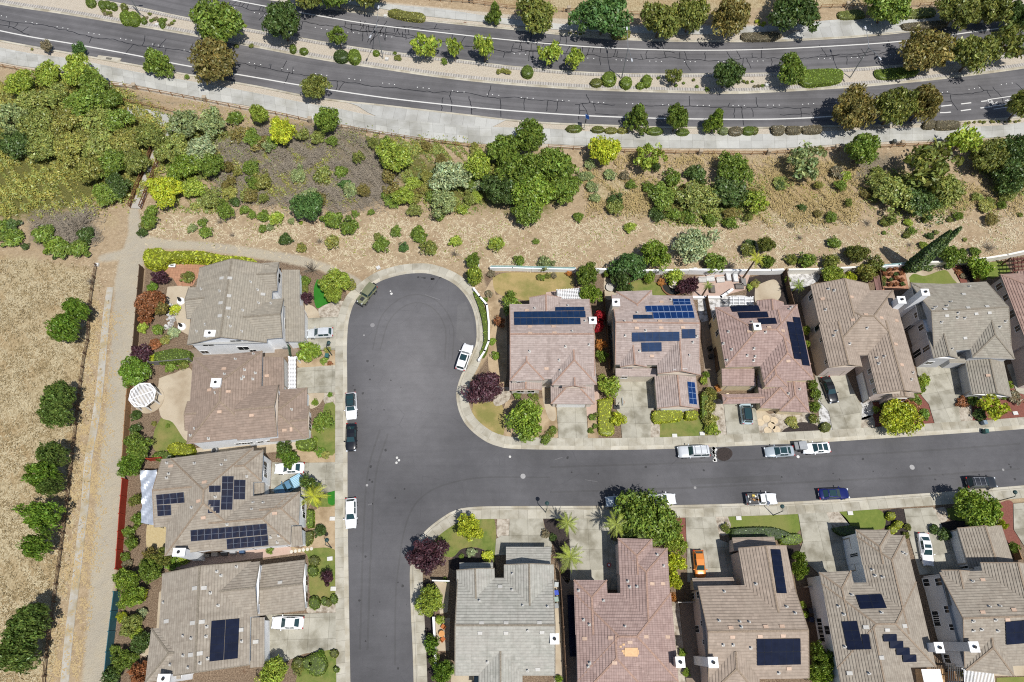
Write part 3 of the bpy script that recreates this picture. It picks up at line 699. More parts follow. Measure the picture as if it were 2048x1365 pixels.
class House:
    def __init__(s, name, label, roof, wall, cap=None, trim=TRIM):
        s.root = None; s.name, s.label = name, label
        s.row = ROWS[roof]; s.roofm, s.wallm, s.capm, s.trim = RM[roof], ST[wall], cap or CAPM, trim
        s.rb, s.wb, s.cb, s.fb = MB(), MB(), MB(), MB(); s.k = 0; s.todo = []; s.caps = True
        HOUSES[label] = s
    def prim(s, A, B, D, z=5.6, kind='gg', pitch=0.36, wall=True, inset=0.42, cap=True):
        """A,B along the ridge direction, D across; kind: ends g(able)/h(ip)/o(pen, buried)"""
        dz = 0.013 * s.k; s.k += 1
        a, b, d = (P(*q, z) for q in (A, B, D)); zz = z + dz
        e1 = (b - a); L = e1.length; x = e1 / L
        y = (d - a); y = (y - x * y.dot(x)); Wd = y.length; y = y / Wd
        sk = (d - a).dot(x)          # skew of the D corner along x
        o = a + Vector((0, 0, dz))
        T = lambda u, v, h=0.0: o + x * u + y * v + Vector((0, 0, h))
        pitch *= 1.15; hw = Wd / 2; rh = hw * pitch
        r0 = hw if kind[0] == 'h' else 0.0; r1 = L - (hw if kind[1] == 'h' else 0.0)
        if r0 > r1: r0 = r1 = (r0 + r1) / 2
        ra, rb = T(r0, hw, rh), T(r1, hw, rh)
        c = [T(0, 0), T(L, 0), T(L, Wd), T(0, Wd)]
        def face(p): courses(s.rb, p, s.row)
        face([c[0], c[1], rb, ra]); face([c[2], c[3], ra, rb])
        if kind[0] == 'h': face([c[3], c[0], ra])
        if kind[1] == 'h': face([c[1], c[2], rb])
        th = Vector((0, 0, 0.2))
        def skirt(p, q): s.fb.face([p, p - th, q - th, q])
        skirt(c[0], c[1]); skirt(c[2], c[3])
        for e, (p, q, r) in (('0', (c[3], c[0], ra)), ('1', (c[1], c[2], rb))):
            if kind[int(e)] == 'h': skirt(p, q)
            elif kind[int(e)] == 'g': skirt(p, r); skirt(r, q)
        ts = Vector((0, 0, 0.17)); s.fb.face([c[0] - ts, c[3] - ts, rb.lerp(ra, 1) - th * 1.0, rb - th, c[1] - ts][:0] or [c[0] - ts, c[3] - ts, c[2] - ts, c[1] - ts])
        if cap and s.caps:
            up = Vector((0, 0, 0.03))
            if (rb - ra).length > .3: s.cb.bar(ra + up, rb + up, 0.26, 0.1)
            if kind[0] == 'h': s.cb.bar(c[0] + up, ra + up, 0.24, 0.1); s.cb.bar(c[3] + up, ra + up, 0.24, 0.1)
            if kind[1] == 'h': s.cb.bar(c[1] + up, rb + up, 0.24, 0.1); s.cb.bar(c[2] + up, rb + up, 0.24, 0.1)
            if kind[0] == 'g':
                for q in (c[0], c[3]): s.cb.bar(q + up * .5, ra + up * .5, 0.14, 0.08)
            if kind[1] == 'g':
                for q in (c[1], c[2]): s.cb.bar(q + up * .5, rb + up * .5, 0.14, 0.08)
        if wall:
            i = inset; u0, u1, v0, v1 = i, L - i, i, Wd - i
            ht = i * pitch - 0.14
            w4 = [T(u0, v0), T(u1, v0), T(u1, v1), T(u0, v1)]
            def base(p): return Vector((p.x, p.y, -0.05))
            tp = [q + Vector((0, 0, ht)) for q in w4]
            s.wb.face([base(w4[0]), base(w4[1]), tp[1], tp[0]]); s.wb.face([base(w4[2]), base(w4[3]), tp[3], tp[2]])
            for e, (p, q) in ((0, (3, 0)), (1, (1, 2))):
                mid = T(u0 if e == 0 else u1, hw, rh - 0.14)
                if kind[e] == 'h': s.wb.face([base(w4[p]), base(w4[q]), tp[q], tp[p]])
                else: s.wb.face([base(w4[p]), base(w4[q]), tp[q], mid, tp[p]])
        return s
    def shed(s, pts, wall=True, inset=0.3):
        """mono-pitch roof; pts = four (px, py, z) corners"""
        dz = 0.013 * s.k; s.k += 1
        c = [P(px, py, z) + Vector((0, 0, dz)) for px, py, z in pts]
        courses(s.rb, c, s.row); th = Vector((0, 0, 0.2))
        for i in range(len(c)):
            p, q = c[i - 1], c[i]; s.fb.face([p, p - th, q - th, q])
        s.fb.face([q - th * .9 for q in c])
        if wall:
            m = sum(c, Vector()) / len(c)
            k = []
            for q in c:
                d = (m - q); d.z = 0; k.append(q + d.normalized() * inset * 1.4 - Vector((0, 0, 0.16)))
            for i in range(len(k)):
                p, q = k[i - 1], k[i]; s.wb.face([Vector((p.x, p.y, -0.05)), Vector((q.x, q.y, -0.05)), q, p])
        return s
    def build(s, loc):
        s.root = empty(s.name, P(*loc, 0)); L = s.root.location
        tag(s.root, s.label, 'house', 'houses around the cul-de-sac')
        for b in (s.rb, s.wb, s.cb, s.fb): b.v = [tuple(Vector(v) - L) for v in b.v]
        s.bvh_r = BVHTree.FromPolygons([Vector(v) + L for v in s.rb.v], s.rb.f)
        s.bvh_w = BVHTree.FromPolygons([Vector(v) + L for v in s.wb.v], s.wb.f)
        s.L = L
        s.wb.obj('wall', s.wallm, s.root)
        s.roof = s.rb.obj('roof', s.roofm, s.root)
        if s.fb.f: s.fb.obj('fascia', s.trim, s.root)
        if s.cb.f: s.cb.obj('ridge_cap', s.capm, s.roof)
        return s
    def hit(s, px, py, wall=False):
        r = ray(px, py)
        if wall:
            h = s.bvh_w.ray_cast(CAM, r)
            return (h[0], h[1]) if h[0] else (None, None)
        h = s.bvh_r.ray_cast(CAM, r)
        if h[0] is None: return None, None
        n = h[1] if h[1].z > 0 else -h[1]
        return h[0], n
    def frame(s, n):
        u = Vector((0, 0, 1)).cross(n); u = u.normalized() if u.length > 1e-3 else Vector((1, 0, 0))
        return u, n.cross(u)
    def vent(s, px, py, kind='flat'):
        p, n = s.hit(px, py)
        if p is None: return
        u, v = s.frame(n); b = MB(); M = Matrix((u, v, n)).transposed(); q = p - s.L
        if kind == 'flat': b.box(q + n * 0.06, (0.36, 0.24, 0.07), mat=M, taper=.9); m = VENTW
        elif kind == 'tall': b.box(q + n * 0.06, (0.28, 0.42, 0.07), mat=M, taper=.9); m = VENTW
        elif kind == 'tan': b.box(q + n * 0.05, (0.38, 0.24, 0.06), mat=M, taper=.9); m = VENTT
        elif kind == 'tant': b.box(q + n * 0.05, (0.24, 0.38, 0.06), mat=M, taper=.9); m = VENTT
        else:
            b.box(q + n * 0.02, (0.2, 0.2, 0.025), mat=M, mi=0); b.tube([q, q + Vector((0, 0, 0.42))], 0.085, 8)
            b.tube([q + Vector((0, 0, 0.42)), q + Vector((0, 0, 0.5))], [0.15, 0.1], 8); m = VENTW
        b.obj('roof_vent', m, s.roof)
    def vents(s, pts, kind='flat'):
        for p in pts: s.vent(*p, kind)
        return s
    def panels(s, quad, nu, nv, kind='black', skip=()):
        """solar panels over the photo quad (tl, tr, br, bl), nu x nv of them"""
        c = [s.hit(*q) for q in quad]
        if any(q[0] is None for q in c): print('panel miss', s.label, quad); return s
        n = (c[0][1] + c[2][1]).normalized(); p = [q[0] for q in c]
        # flatten on one plane
        o = p[0]; n = (p[1] - p[0]).cross(p[3] - p[0]).normalized(); n = n if n.z > 0 else -n
        bl = lambda a, b: (p[0] * (1 - a) * (1 - b) + p[1] * a * (1 - b) + p[2] * a * b + p[3] * (1 - a) * b)
        g = 0.012
        for j in range(nv):
            for i in range(nu):
                if (i, j) in skip: continue
                q = [bl((i + g) / nu, (j + g) / nv), bl((i + 1 - g) / nu, (j + g) / nv), bl((i + 1 - g) / nu, (j + 1 - g) / nv), bl((i + g) / nu, (j + 1 - g) / nv)]
                m = MB(); t_, b_ = n * 0.16, n * 0.11
                w4 = [Vector(k) - s.L for k in q]
                f = [k + t_ for k in w4]
                m.face(f[::-1] if (f[1] - f[0]).cross(f[3] - f[0]).z < 0 else f, [(0, 0), (1, 0), (1, 1), (0, 1)])
                for a in range(4): m.face([w4[a - 1] + b_, w4[a] + b_, f[a], f[a - 1]], [(0, 0)] * 4)
                m.obj('solar_panel', PV[kind], s.root)
        return s
    def window(s, px, py, w_=1.2, h=1.2, bars=1, shut=None):
        p, n = s.hit(px, py, True)
        if p is None:
            q = P(px, py, 2.0); p, n, _, _ = s.bvh_w.find_nearest(q)
        if abs(n.z) > 0.5: return
        if n.dot(CAM - p) < 0: n = -n
        n = Vector((n.x, n.y, 0)).normalized(); u = Vector((0, 0, 1)).cross(n); z = Vector((0, 0, 1)); q = p - s.L
        M = Matrix((u, n, z)).transposed()
        fr = MB(); t_ = 0.07; h *= 1.25 if h > 1.1 else 1.65
        for sx in (-1, 1): fr.box(q + u * sx * (w_ / 2) + n * 0.03, (t_ / 2, 0.025, h / 2 + t_ / 2), mat=M)
        for sz in (-1, 1): fr.box(q + z * sz * (h / 2) + n * 0.03, (w_ / 2 - t_ / 2, 0.025, t_ / 2), mat=M)
        for k in range(bars): fr.box(q + u * (-w_ / 2 + w_ * (k + 1) / (bars + 1)) + n * 0.032, (0.025, 0.02, h / 2 - t_ / 2), mat=M)
        fr.box(q - z * (h / 2 + t_) + n * 0.03, (w_ / 2 + 0.1, 0.03, 0.035), mat=M)
        f = fr.obj('window', TRIM, s.root)
        g = MB(); g.box(q + n * 0.015, (w_ / 2 - 0.04, 0.012, h / 2 - 0.04), mat=M); g.obj('pane', GLASS, f)
    def garage(s, px, py, w_=4.8, h=2.2, facing=None):
        q = P(px, py, 1.2); p, n, _, _ = s.bvh_w.find_nearest(q)
        if p is None: return s
        if n.dot(q - p) < 0: n = -n
        n = Vector((n.x, n.y, 0)).normalized(); u = Vector((0, 0, 1)).cross(n); z = Vector((0, 0, 1))
        q = Vector((p.x, p.y, h / 2)) - s.L; M = Matrix((u, n, z)).transposed()
        b = MB()
        for r in range(4): b.box(q + z * (-h / 2 + h * (r + .5) / 4) + n * 0.06, (w_ / 2, 0.04, h / 8 - 0.012), mat=M)
        g = b.obj('garage_door', TRIM, s.root)
        f = MB()
        for sx in (-1, 1): f.box(q + u * sx * (w_ / 2 + .1) + n * 0.05, (0.09, 0.07, h / 2 + .1), mat=M)
        f.box(q + z * (h / 2 + .18) + n * 0.055, (w_ / 2 + .2, 0.075, 0.09), mat=M)
        f.obj('door_frame', TRIM_T, g)
        return s
    def chimney(s, px, py, w_=1.3, d=1.0, z=8.2, mat=None, rz=None, zb=0.0):
        q = P(px, py, z); b = MB(); rz = 0 if rz is None else rz
        l = q - s.L
        b.box((l.x, l.y, (z - .18 + zb) / 2), (w_ / 2, d / 2, (z - .18 - zb) / 2), rz)
        c = b.obj('chimney', mat or s.wallm, s.root)
        b = MB(); b.box((l.x, l.y, z - .09), (w_ / 2 + .1, d / 2 + .1, .09), rz); b.obj('chimney_cap', TRIM, c)
        b = MB(); b.tube([(l.x, l.y, z), (l.x, l.y, z + .25)], .14, 8); b.tube([(l.x, l.y, z + .25), (l.x, l.y, z + .32)], [.24, .2], 8); b.obj('flue', BLACK, c)
        return s
def zz(fx, fy, k):   # converter of zoomed coordinates
    return lambda x, y: (fx + x / k, fy + y / k)
# ---- west side of the street
h = House('white_house', 'large white house with grey tile roof between gravel path and cul-de-sac', 'grey', 'white', CAPG, TRIM_G)
h.prim((398.7, 536.3), (373.7, 690), (551, 528), kind='gg', pitch=.37)
h.prim((505, 528), (558.3, 525), (503, 585), kind='og', pitch=.34)
h.prim((490, 604), (567, 597.5), (493, 682), kind='og', pitch=.36)
h.prim((377.7, 576), (425, 571), (373.7, 638), z=5.3, kind='go', pitch=.34)
h.shed([(599.4, 540.3, 3.0), (599.4, 613, 3.0), (564, 613, 4.1), (564, 540.3, 4.1)])
h.shed([(608.2, 612, 2.85), (609, 684, 2.85), (571, 684, 4.0), (571, 612, 4.0)])
h.build((480, 610))
c = zz(360, 500, 6.204)
h.vents([c(620, 353), c(607, 573), c(600, 727), c(520, 353), c(508, 660), c(498, 820)], 'tall')
h.vents([c(877, 402), c(965, 500), c(975, 663), c(780, 752), c(600, 840), c(625, 950), c(767, 1013), c(265, 490), c(495, 515), c(318, 928), c(210, 1013), c(1130, 668)], 'pipe')
h.vents([c(1030, 553)], 'tall')
h.chimney(*c(370, 1035), 3.0 * .55, 1.0, 8.0)
for x, y, w_, hh in ((340, 1172, 1.9, .9), (700, 1140, 1.9, .9), (865, 1122, .9, .6), (310, 1270, 1.3, .8), (790, 1222, 1.9, .9), (1230, 350, 1.9, 1.2), (1310, 930, 1.9, 1.2), (910, 1255, 1.2, .9)): h.window(*c(x, y), w_, hh)
h.garage(614, 655, 4.8)
h = House('brown_roofed_house', 'brown tile roofed house with white walls below the white house', 'brown', 'white', CAPM, TRIM_T)
h.prim((386.6, 715.8), (373.7, 888.3), (524.7, 703.7), kind='hh', pitch=.36)
h.prim((480, 777), (556.6, 769.8), (475, 881), kind='og', pitch=.36)
h.prim((375.3, 803.6), (420, 799.5), (370.5, 861.7), z=5.3, kind='go', pitch=.3)
h.shed([(567, 715, 2.9), (568, 780, 2.9), (526, 778, 4.0), (527, 714, 4.0)])
h.prim((545, 782), (614.7, 776), (542, 884), z=3.0, kind='oh', pitch=.36)
h.prim((585, 815.5), (618.7, 812.5), (585, 879), z=2.9, kind='og', pitch=.36)
h.build((470, 800))
c = zz(360, 690, 6.204)
h.vents([c(545, 297), c(490, 832), c(888, 876), c(1297, 1060)], 'tan'); h.vents([c(365, 560), c(600, 580), c(1077, 385), c(1380, 1050)], 'tant')
h.vents([c(688, 180), c(552, 365), c(803, 312), c(935, 352), c(765, 425), c(790, 400), c(905, 427), c(440, 597), c(185, 1040), c(132, 1125), c(355, 1165), c(1383, 803), c(912, 115)], 'pipe')
h.chimney(*c(443, 468), 1.4, 1.3, 8.6)
for x, y, w_, hh in ((730, 1228, 1.0, .6), (800, 1222, 1.0, .6), (870, 1217, 1.0, .6), (1000, 1205, 1.0, .6), (1115, 1193, 1.0, .6), (1215, 640, 1.2, 1.2), (1615, 940, 1.2, 1.3), (1610, 1020, 1.2, 1.3)): h.window(*c(x, y), w_, hh)
h.garage(577, 748, 4.8)
h = House('solar_house', 'grey brown house with striped solar arrays and silver tarp behind it', 'taupe', 'white', CAPM, TRIM_G)
h.prim((323.4, 919), (455, 907.5), (316.4, 1054.4), kind='go', pitch=.3, cap=True)
h.prim((341, 917), (329.6, 1112.4), (507, 902), kind='hh', pitch=.37)
h.prim((440, 908), (526.5, 900.5), (438, 971), kind='oh', pitch=.37)
h.prim((430, 999), (585, 986), (425, 1103), kind='oh', pitch=.37)
h.prim((525, 990), (600.3, 984), (525, 1056), kind='oh', pitch=.37)
h.shed([(529, 966, 3.2), (529, 990, 3.2), (501, 992, 3.9), (501, 967, 3.9)])
h.shed([(603, 1053, 3.4), (606, 1091, 3.4), (583, 1093, 4.0), (581, 1054, 4.0)])
h.build((470, 1010))
c = zz(290, 890, 5.688)
h.panels([c(130, 568), c(443, 537), c(453, 658), c(138, 683)], 4, 2, 'stripe')
h.panels([c(140, 686), c(298, 680), c(304, 800), c(147, 812)], 2, 2, 'stripe')
h.panels([c(727, 468), c(861, 466), c(859, 540), c(727, 543)], 2, 1, 'stripe')
h.panels([c(877, 360), c(1008, 360), c(992, 742), c(860, 742)], 2, 5, 'stripe')
h.panels([c(1012, 400), c(1143, 402), c(1136, 625), c(1004, 625)], 2, 3, 'stripe')
h.panels([c(720, 627), c(853, 627), c(848, 777), c(713, 780)], 2, 2, 'stripe')
h.panels([c(520, 970), c(1387, 893), c(1398, 1020), c(527, 1098)], 11, 2, 'stripe')
h.panels([c(930, 1070), c(1400, 1025), c(1410, 1142), c(938, 1187)], 6, 2, 'stripe')
h.vents([c(295, 243), c(676, 426), c(664, 830)], 'tan'); h.vents([c(610, 640), c(1475, 780)], 'tant')
h.vents([c(250, 210), c(563, 213), c(920, 180), c(870, 232), c(270, 333), c(247, 380), c(1160, 360), c(800, 595), c(1230, 660), c(1345, 662), c(1215, 737), c(530, 715), c(1432, 1050), c(1520, 1035), c(1505, 1110), c(935, 908)], 'pipe')
h.chimney(*c(385, 1222), 1.6, 1.0, 7.6)
for x, y, w_, hh in ((1365, 250, 1.6, 1.4), (1370, 330, 1.2, 1.4), (1800, 700, 1.6, 1.4), (1805, 790, 1.2, 1.4)): h.window(*c(x, y), w_, hh)
h.garage(535, 975, 4.8)
h = House('grey_roofed_house', 'grey tile roofed house at bottom left with a black ten-panel array', 'taupe', 'white', CAPG, TRIM)
h.prim((325.3, 1147.9), (312, 1357), (502, 1128.5), kind='gg', pitch=.36)
h.prim((440, 1131), (519.6, 1123), (436, 1241), kind='og', pitch=.36)
h.prim((512, 1131.5), (610, 1119.5), (509, 1233.5), z=3.0, kind='og', pitch=.34)
h.prim((303, 1258), (372, 1252), (297, 1364), z=5.4, kind='ho', pitch=.34)
h.shed([(529, 1235, 2.9), (529, 1334, 2.9), (500, 1336, 3.9), (503, 1236, 3.9)])
h.build((420, 1245))
c = zz(290, 1105, 5.248)
h.panels([c(695, 722), c(993, 695), c(974, 1114), c(673, 1149)], 2, 5, 'black')
h.vents([c(618, 375), c(597, 730), c(575, 1062), c(525, 377), c(502, 742), c(482, 1077), c(227, 724), c(1160, 940), c(1003, 815)], 'tall')
h.vents([c(1418, 318)], 'flat')
h.vents([c(755, 203), c(798, 245), c(688, 428), c(768, 560), c(650, 782), c(642, 885), c(487, 902), c(404, 877), c(403, 1085), c(577, 1165), c(457, 1210), c(660, 1117), c(268, 1180), c(1015, 935), c(198, 527), c(960, 155)], 'pipe')
h.chimney(*c(195, 1328), 1.5, 1.0, 7.8)
for x, y, w_, hh in ((1190, 260, 1.2, 1.2), (1185, 500, 1.2, 1.2), (1700, 300, 1.4, 1.3), (1700, 470, 1.4, 1.3)): h.window(*c(x, y), w_, hh)
h.garage(575, 1232, 4.8)
# ---- north side
h = House('pink_roofed_house', 'square pink tile house with two-row solar array next to purple plum tree', 'pink', 'pale', CAPP, TRIM_T)
h.prim((1019.6, 609), (1180.5, 609), (1020.5, 758.5), kind='gg', pitch=.36)
h.prim((1119, 598.4), (1178.5, 598.4), (1119, 660), z=5.25, kind='og', pitch=.3)
h.prim((1059, 595.6), (1060, 650), (1123, 597), z=5.3, kind='go', pitch=.34)
h.prim((1017.5, 690), (1019.6, 762.5), (1085, 690), kind='oh', pitch=.42)
h.prim((1100, 680), (1104, 771), (1187, 680), kind='oh', pitch=.42)
h.prim((1123.5, 735), (1124.5, 776.5), (1170, 735), z=5.0, kind='og', pitch=.5)
h.prim((1101, 750), (1102, 808.5), (1187, 750), z=2.9, kind='oh', pitch=.36)
h.prim((1018.3, 750), (1018.7, 782), (1083, 750), z=2.9, kind='og', pitch=.24)
h.build((1105, 700))
c = zz(1005, 570, 5.462)
h.panels([c(577, 250), c(893, 248), c(897, 288), c(577, 290)], 3, 1, 'navy')
h.panels([c(125, 300), c(905, 292), c(910, 362), c(127, 366)], 12, 1, 'navy')
h.panels([c(127, 369), c(850, 366), c(855, 438), c(129, 446)], 11, 1, 'navy')
h.vents([c(300, 458), c(557, 456), c(302, 530), c(567, 526), c(480, 916), c(265, 281)], 'tan')
h.vents([c(760, 510), c(945, 658), c(688, 677), c(295, 728), c(618, 825), c(632, 935), c(712, 230), c(350, 260), c(903, 398)], 'pipe')
h.chimney(*c(987, 388), 1.1, 1.1, 7.6)
for x, y, w_, hh in ((195, 1163, 1.2, .9), (310, 1163, 1.2, .9), (770, 1138, 1.4, .7), (200, 1062, 1.3, .5)): h.window(*c(x, y), w_, hh)
h.garage(1142, 812, 4.8)
h = House('bright_solar_house', 'pink tile house with bright blue solar panels and separate front garage wing', 'pink', 'cream', CAPP, TRIM_T)
h.prim((1223, 590), (1384, 592), (1235, 729.5), kind='gg', pitch=.36)
h.prim((1232, 584), (1240, 650), (1304, 585.5), z=5.5, kind='ho', pitch=.32)
h.prim((1236, 680), (1240, 734.6), (1289, 678), kind='og', pitch=.45)
h.prim((1311, 670), (1315.4, 748), (1395, 666), kind='og', pitch=.4)
h.shed([(1231, 753.5, 3.0), (1313, 753.5, 3.0), (1313, 737, 3.8), (1231, 737, 3.8)])
h.prim((1308, 742), (1314.4, 817.4), (1390, 740), z=3.0, kind='og', pitch=.36)
h.build((1315, 680))
c = zz(1205, 570, 4.709)
h.panels([c(657, 138), c(823, 137), c(832, 192), c(668, 194)], 3, 2, 'blue')
h.panels([c(400, 203), c(842, 196), c(855, 255), c(413, 260)], 8, 1, 'blue')
h.panels([c(470, 264), c(858, 259), c(868, 320), c(482, 324)], 7, 1, 'blue')
h.panels([c(288, 288), c(470, 288), c(475, 324), c(292, 325)], 4, 1, 'navy')
h.panels([c(275, 448), c(723, 441), c(725, 530), c(277, 538)], 7, 1, 'navy')
h.panels([c(745, 418), c(873, 415), c(876, 505), c(748, 508)], 2, 1, 'navy')
h.panels([c(363, 542), c(555, 540), c(557, 628), c(368, 632)], 3, 1, 'navy')
h.panels([c(795, 913), c(864, 921), c(887, 1131), c(816, 1122)], 2, 4, 'blue')
h.vents([c(303, 344), c(541, 344), c(739, 342), c(322, 408), c(552, 405), c(757, 402), c(466, 671), c(555, 162)], 'tan')
h.vents([c(213, 482), c(348, 625), c(850, 543), c(405, 433), c(888, 488), c(325, 265), c(815, 667), c(207, 347), c(645, 143)], 'pipe')
h.chimney(*c(128, 165), 1.1, 1.2, 8.4)
for x, y, w_, hh in ((205, 869, 1.0, .7), (245, 860, 1.0, .7), (120, 380, .8, 1.4), (88, 480, .8, 1.4), (690, 805, 1.0, .6), (762, 800, 1.0, .6), (235, 790, 1.6, .8)): h.window(*c(x, y), w_, hh)
h.garage(1350, 822, 4.8)
h = House('rose_roofed_house', 'rose tile house with black panels, chimney at its ridge and carport beam', 'rose', 'yellow', CAPP, TRIM_T)
h.prim((1430, 615), (1594.4, 610), (1448.3, 735), kind='hh', pitch=.36)
h.prim((1500, 630), (1527, 764), (1597, 628), kind='oh', pitch=.36)
h.prim((1523, 735), (1530, 774.5), (1567, 733), kind='oh', pitch=.36)
h.prim((1513, 602), (1517, 650), (1567, 606), z=5.4, kind='go', pitch=.36)
h.shed([(1444, 772, 3.0), (1512, 772, 3.0), (1508, 738, 4.0), (1443, 738, 4.0)])
h.prim((1443, 789.5), (1545, 787), (1443, 808.7), z=2.9, kind='ho', pitch=.3, wall=False)
h.prim((1513, 752), (1520.8, 816.7), (1588, 750), z=2.9, kind='oh', pitch=.36)
h.prim((1551, 752), (1559, 823), (1609, 750), z=2.9, kind='oh', pitch=.36)
h.build((1525, 690))
c = zz(1410, 585, 4.9625)
h.panels([c(248, 143), c(527, 135), c(547, 190), c(272, 200)], 5, 1, 'black')
h.panels([c(322, 203), c(612, 196), c(632, 254), c(346, 263)], 5, 1, 'black')
h.panels([c(520, 264), c(697, 258), c(716, 318), c(543, 324)], 3, 1, 'black')
h.panels([c(806, 291), c(876, 300), c(950, 670), c(882, 662)], 1, 6, 'black')
h.panels([c(866, 246), c(937, 252), c(1036, 733), c(965, 727)], 1, 8, 'black')
h.vents([c(635, 348), c(825, 683)], 'tan'); h.vents([c(440, 388), c(772, 382)], 'tant')
h.vents([c(230, 392), c(262, 570), c(598, 397), c(485, 560), c(417, 628), c(482, 680), c(495, 640), c(215, 675), c(463, 297), c(855, 150), c(835, 170), c(937, 962), c(825, 1007), c(180, 510)], 'pipe')
h.chimney(*c(520, 338), 1.1, 1.1, 8.7)
for x, y, w_, hh in ((122, 405, .9, 1.2), (95, 240, .9, 1.2)): h.window(*c(x, y), w_, hh)
for x in (1446, 1511): # carport posts
    b = MB(); q = P(x, 799, 0) - h.L; b.box((q.x, q.y, 1.35), (.2, .2, 1.35)); b.obj('post', ST['yellow'], h.root)
h.garage(1478, 776, 4.6)
h = House('tan_roofed_house', 'tan tile house with two parallel front wings and black sedan in its driveway', 'tan', 'rosy', CAPM, TRIM_T)
h.prim((1626, 583), (1786, 581), (1652.5, 712), kind='hh', pitch=.36)
h.prim((1621, 570.5), (1638, 645), (1736.5, 571.5), kind='go', pitch=.36)
h.prim((1638, 650), (1658, 735.5), (1703, 650), kind='og', pitch=.36)
h.prim((1720, 650), (1754.5, 788), (1805, 650), kind='og', pitch=.36)
h.prim((1780, 770), (1785, 795), (1823, 768), z=5.0, kind='og', pitch=.3)
h.build((1725, 660))
c = zz(1590, 555, 5.152)
h.vents([c(583, 203), c(595, 440), c(888, 417), c(1045, 447), c(1035, 688), c(1098, 902), c(283, 222)], 'tant'); h.vents([c(730, 385)], 'tan')
h.vents([c(343, 122), c(403, 137), c(313, 335), c(423, 557), c(398, 603), c(740, 525), c(562, 687), c(840, 832), c(918, 818), c(862, 890), c(1210, 985), c(1195, 1055)], 'pipe')
h.chimney(*c(1100, 232), 1.2, 1.2, 8.3, mat=ST['white'])
for x, y, w_, hh in ((165, 205, .9, 1.2), (240, 540, 1.8, 1.8), (275, 640, .7, .8), (330, 865, .7, .9), (775, 965, .8, .9), (800, 1065, .8, .9), (828, 1165, .8, .9), (1080, 1262, 1.6, .9)): h.window(*c(x, y), w_, hh)
h.garage(1720, 775, 4.8); h.garage(1668, 748, 2.6)
h = House('grey_stucco_house', 'grey tile house with tall white chimney beside the back lawn putting green', 'drab', 'grey', CAPG, TRIM)
h.prim((1824, 572), (1972, 563.7), (1864, 704), kind='gg', pitch=.36)
h.prim((1822, 566), (1838, 640), (1899, 562), z=5.5, kind='ho', pitch=.32)
h.prim((1853, 665), (1866, 716.5), (1901, 662), kind='og', pitch=.45)
h.prim((1926, 640), (1944.5, 715.5), (2006, 634), kind='oh', pitch=.42)
h.shed([(1899, 727, 2.9), (1932, 727, 2.9), (1932, 714, 3.6), (1897, 714, 3.6)])
h.prim((1928, 712), (1943.5, 789), (2003, 709), z=3.0, kind='og', pitch=.36)
h.build((1925, 650))
c = zz(1790, 540, 5.054)
h.vents([c(693, 248), c(737, 385), c(507, 400), c(930, 372), c(522, 466), c(819, 446), c(953, 436), c(707, 691)], 'flat'); h.vents([c(940, 1068)], 'tant')
h.vents([c(560, 328), c(523, 368), c(410, 380), c(385, 397), c(748, 172), c(467, 533), c(703, 490), c(1113, 525), c(1057, 582), c(573, 803), c(635, 440), c(628, 485)], 'pipe')
h.chimney(*c(307, 226), 1.2, 1.1, 9.2, mat=ST['white'])
for x, y, w_, hh in ((222, 452, 1.0, .9), (265, 585, 1.0, .9), (138, 590, 1.2, 2.2), (220, 850, 1.2, 2.2), (320, 795, .9, 1.8), (345, 940, 1.2, .8)): h.window(*c(x, y), w_, hh)
h.garage(1938, 760, 4.8)
h = House('red_roofed_house', 'red brown roofed house cut off at the right edge', 'redt', 'rosy', CAPP, TRIM_T)
h.prim((2000.7, 549), (2055, 690), (2105, 544), kind='hh', pitch=.36)
h.prim((2035, 543), (2045, 600), (2100, 540), z=5.5, kind='go', pitch=.34)
h.prim((2052, 660), (2075, 760), (2140, 655), z=5.4, kind='og', pitch=.34)
h.build((2060, 620))
c = zz(1790, 540, 5.054)
for x, y, w_, hh in ((1055, 168, 1.1, 1.0), (1125, 280, 1.1, .9), (1180, 450, 1.3, 2.0), (1245, 590, 1.0, .9)): h.window(*c(x, y), w_, hh)
# ---- south side
h = House('corner_house', 'grey tile corner house beside the street with recycling bins along its wall', 'pale', 'white', CAPG, TRIM)
h.prim((915.5, 1156), (1105.5, 1156), (913, 1352), kind='gg', pitch=.36)
h.prim((912.7, 1141), (914, 1225), (989, 1141), kind='go', pitch=.36)
h.prim((1008, 1130), (1008, 1240), (1107, 1130), kind='go', pitch=.36)
h.prim((958, 1300), (957, 1395), (1044, 1300), kind='og', pitch=.36)
h.shed([(1012, 1094.5, 3.0), (1101.5, 1094.5, 3.0), (1101.5, 1132, 4.2), (1012, 1132, 4.2)])
h.shed([(919, 1126, 3.0), (986, 1126, 3.0), (986, 1145, 3.6), (919, 1145, 3.6)])
h.build((1010, 1250))
c = zz(900, 1075, 4.709)
h.vents([c(297, 808), c(528, 808), c(842, 806), c(282, 901), c(527, 901), c(866, 896), c(472, 466), c(825, 1243)], 'flat')
h.vents([c(278, 600), c(685, 645), c(920, 655), c(732, 880), c(352, 1175), c(732, 1255), c(585, 498), c(590, 345)], 'pipe')
h.chimney(*c(985, 957), 1.1, 1.2, 7.9)
h.garage(1057, 1092, 4.8)
h = House('long_pink_house', 'long rose tiled house with bare sheathing patch between palms and orange car', 'rose', 'rosy', CAPP, TRIM_G)
h.prim((1149, 1187), (1341.5, 1187), (1153, 1364), kind='hh', pitch=.36)
h.prim((1147.6, 1160.6), (1151, 1270), (1213.5, 1160), kind='ho', pitch=.36)
h.prim((1238, 1094), (1244, 1290), (1334.4, 1093.6), kind='ho', pitch=.36)
h.prim((1235.5, 1077), (1238, 1150), (1304, 1079), kind='ho', pitch=.36)
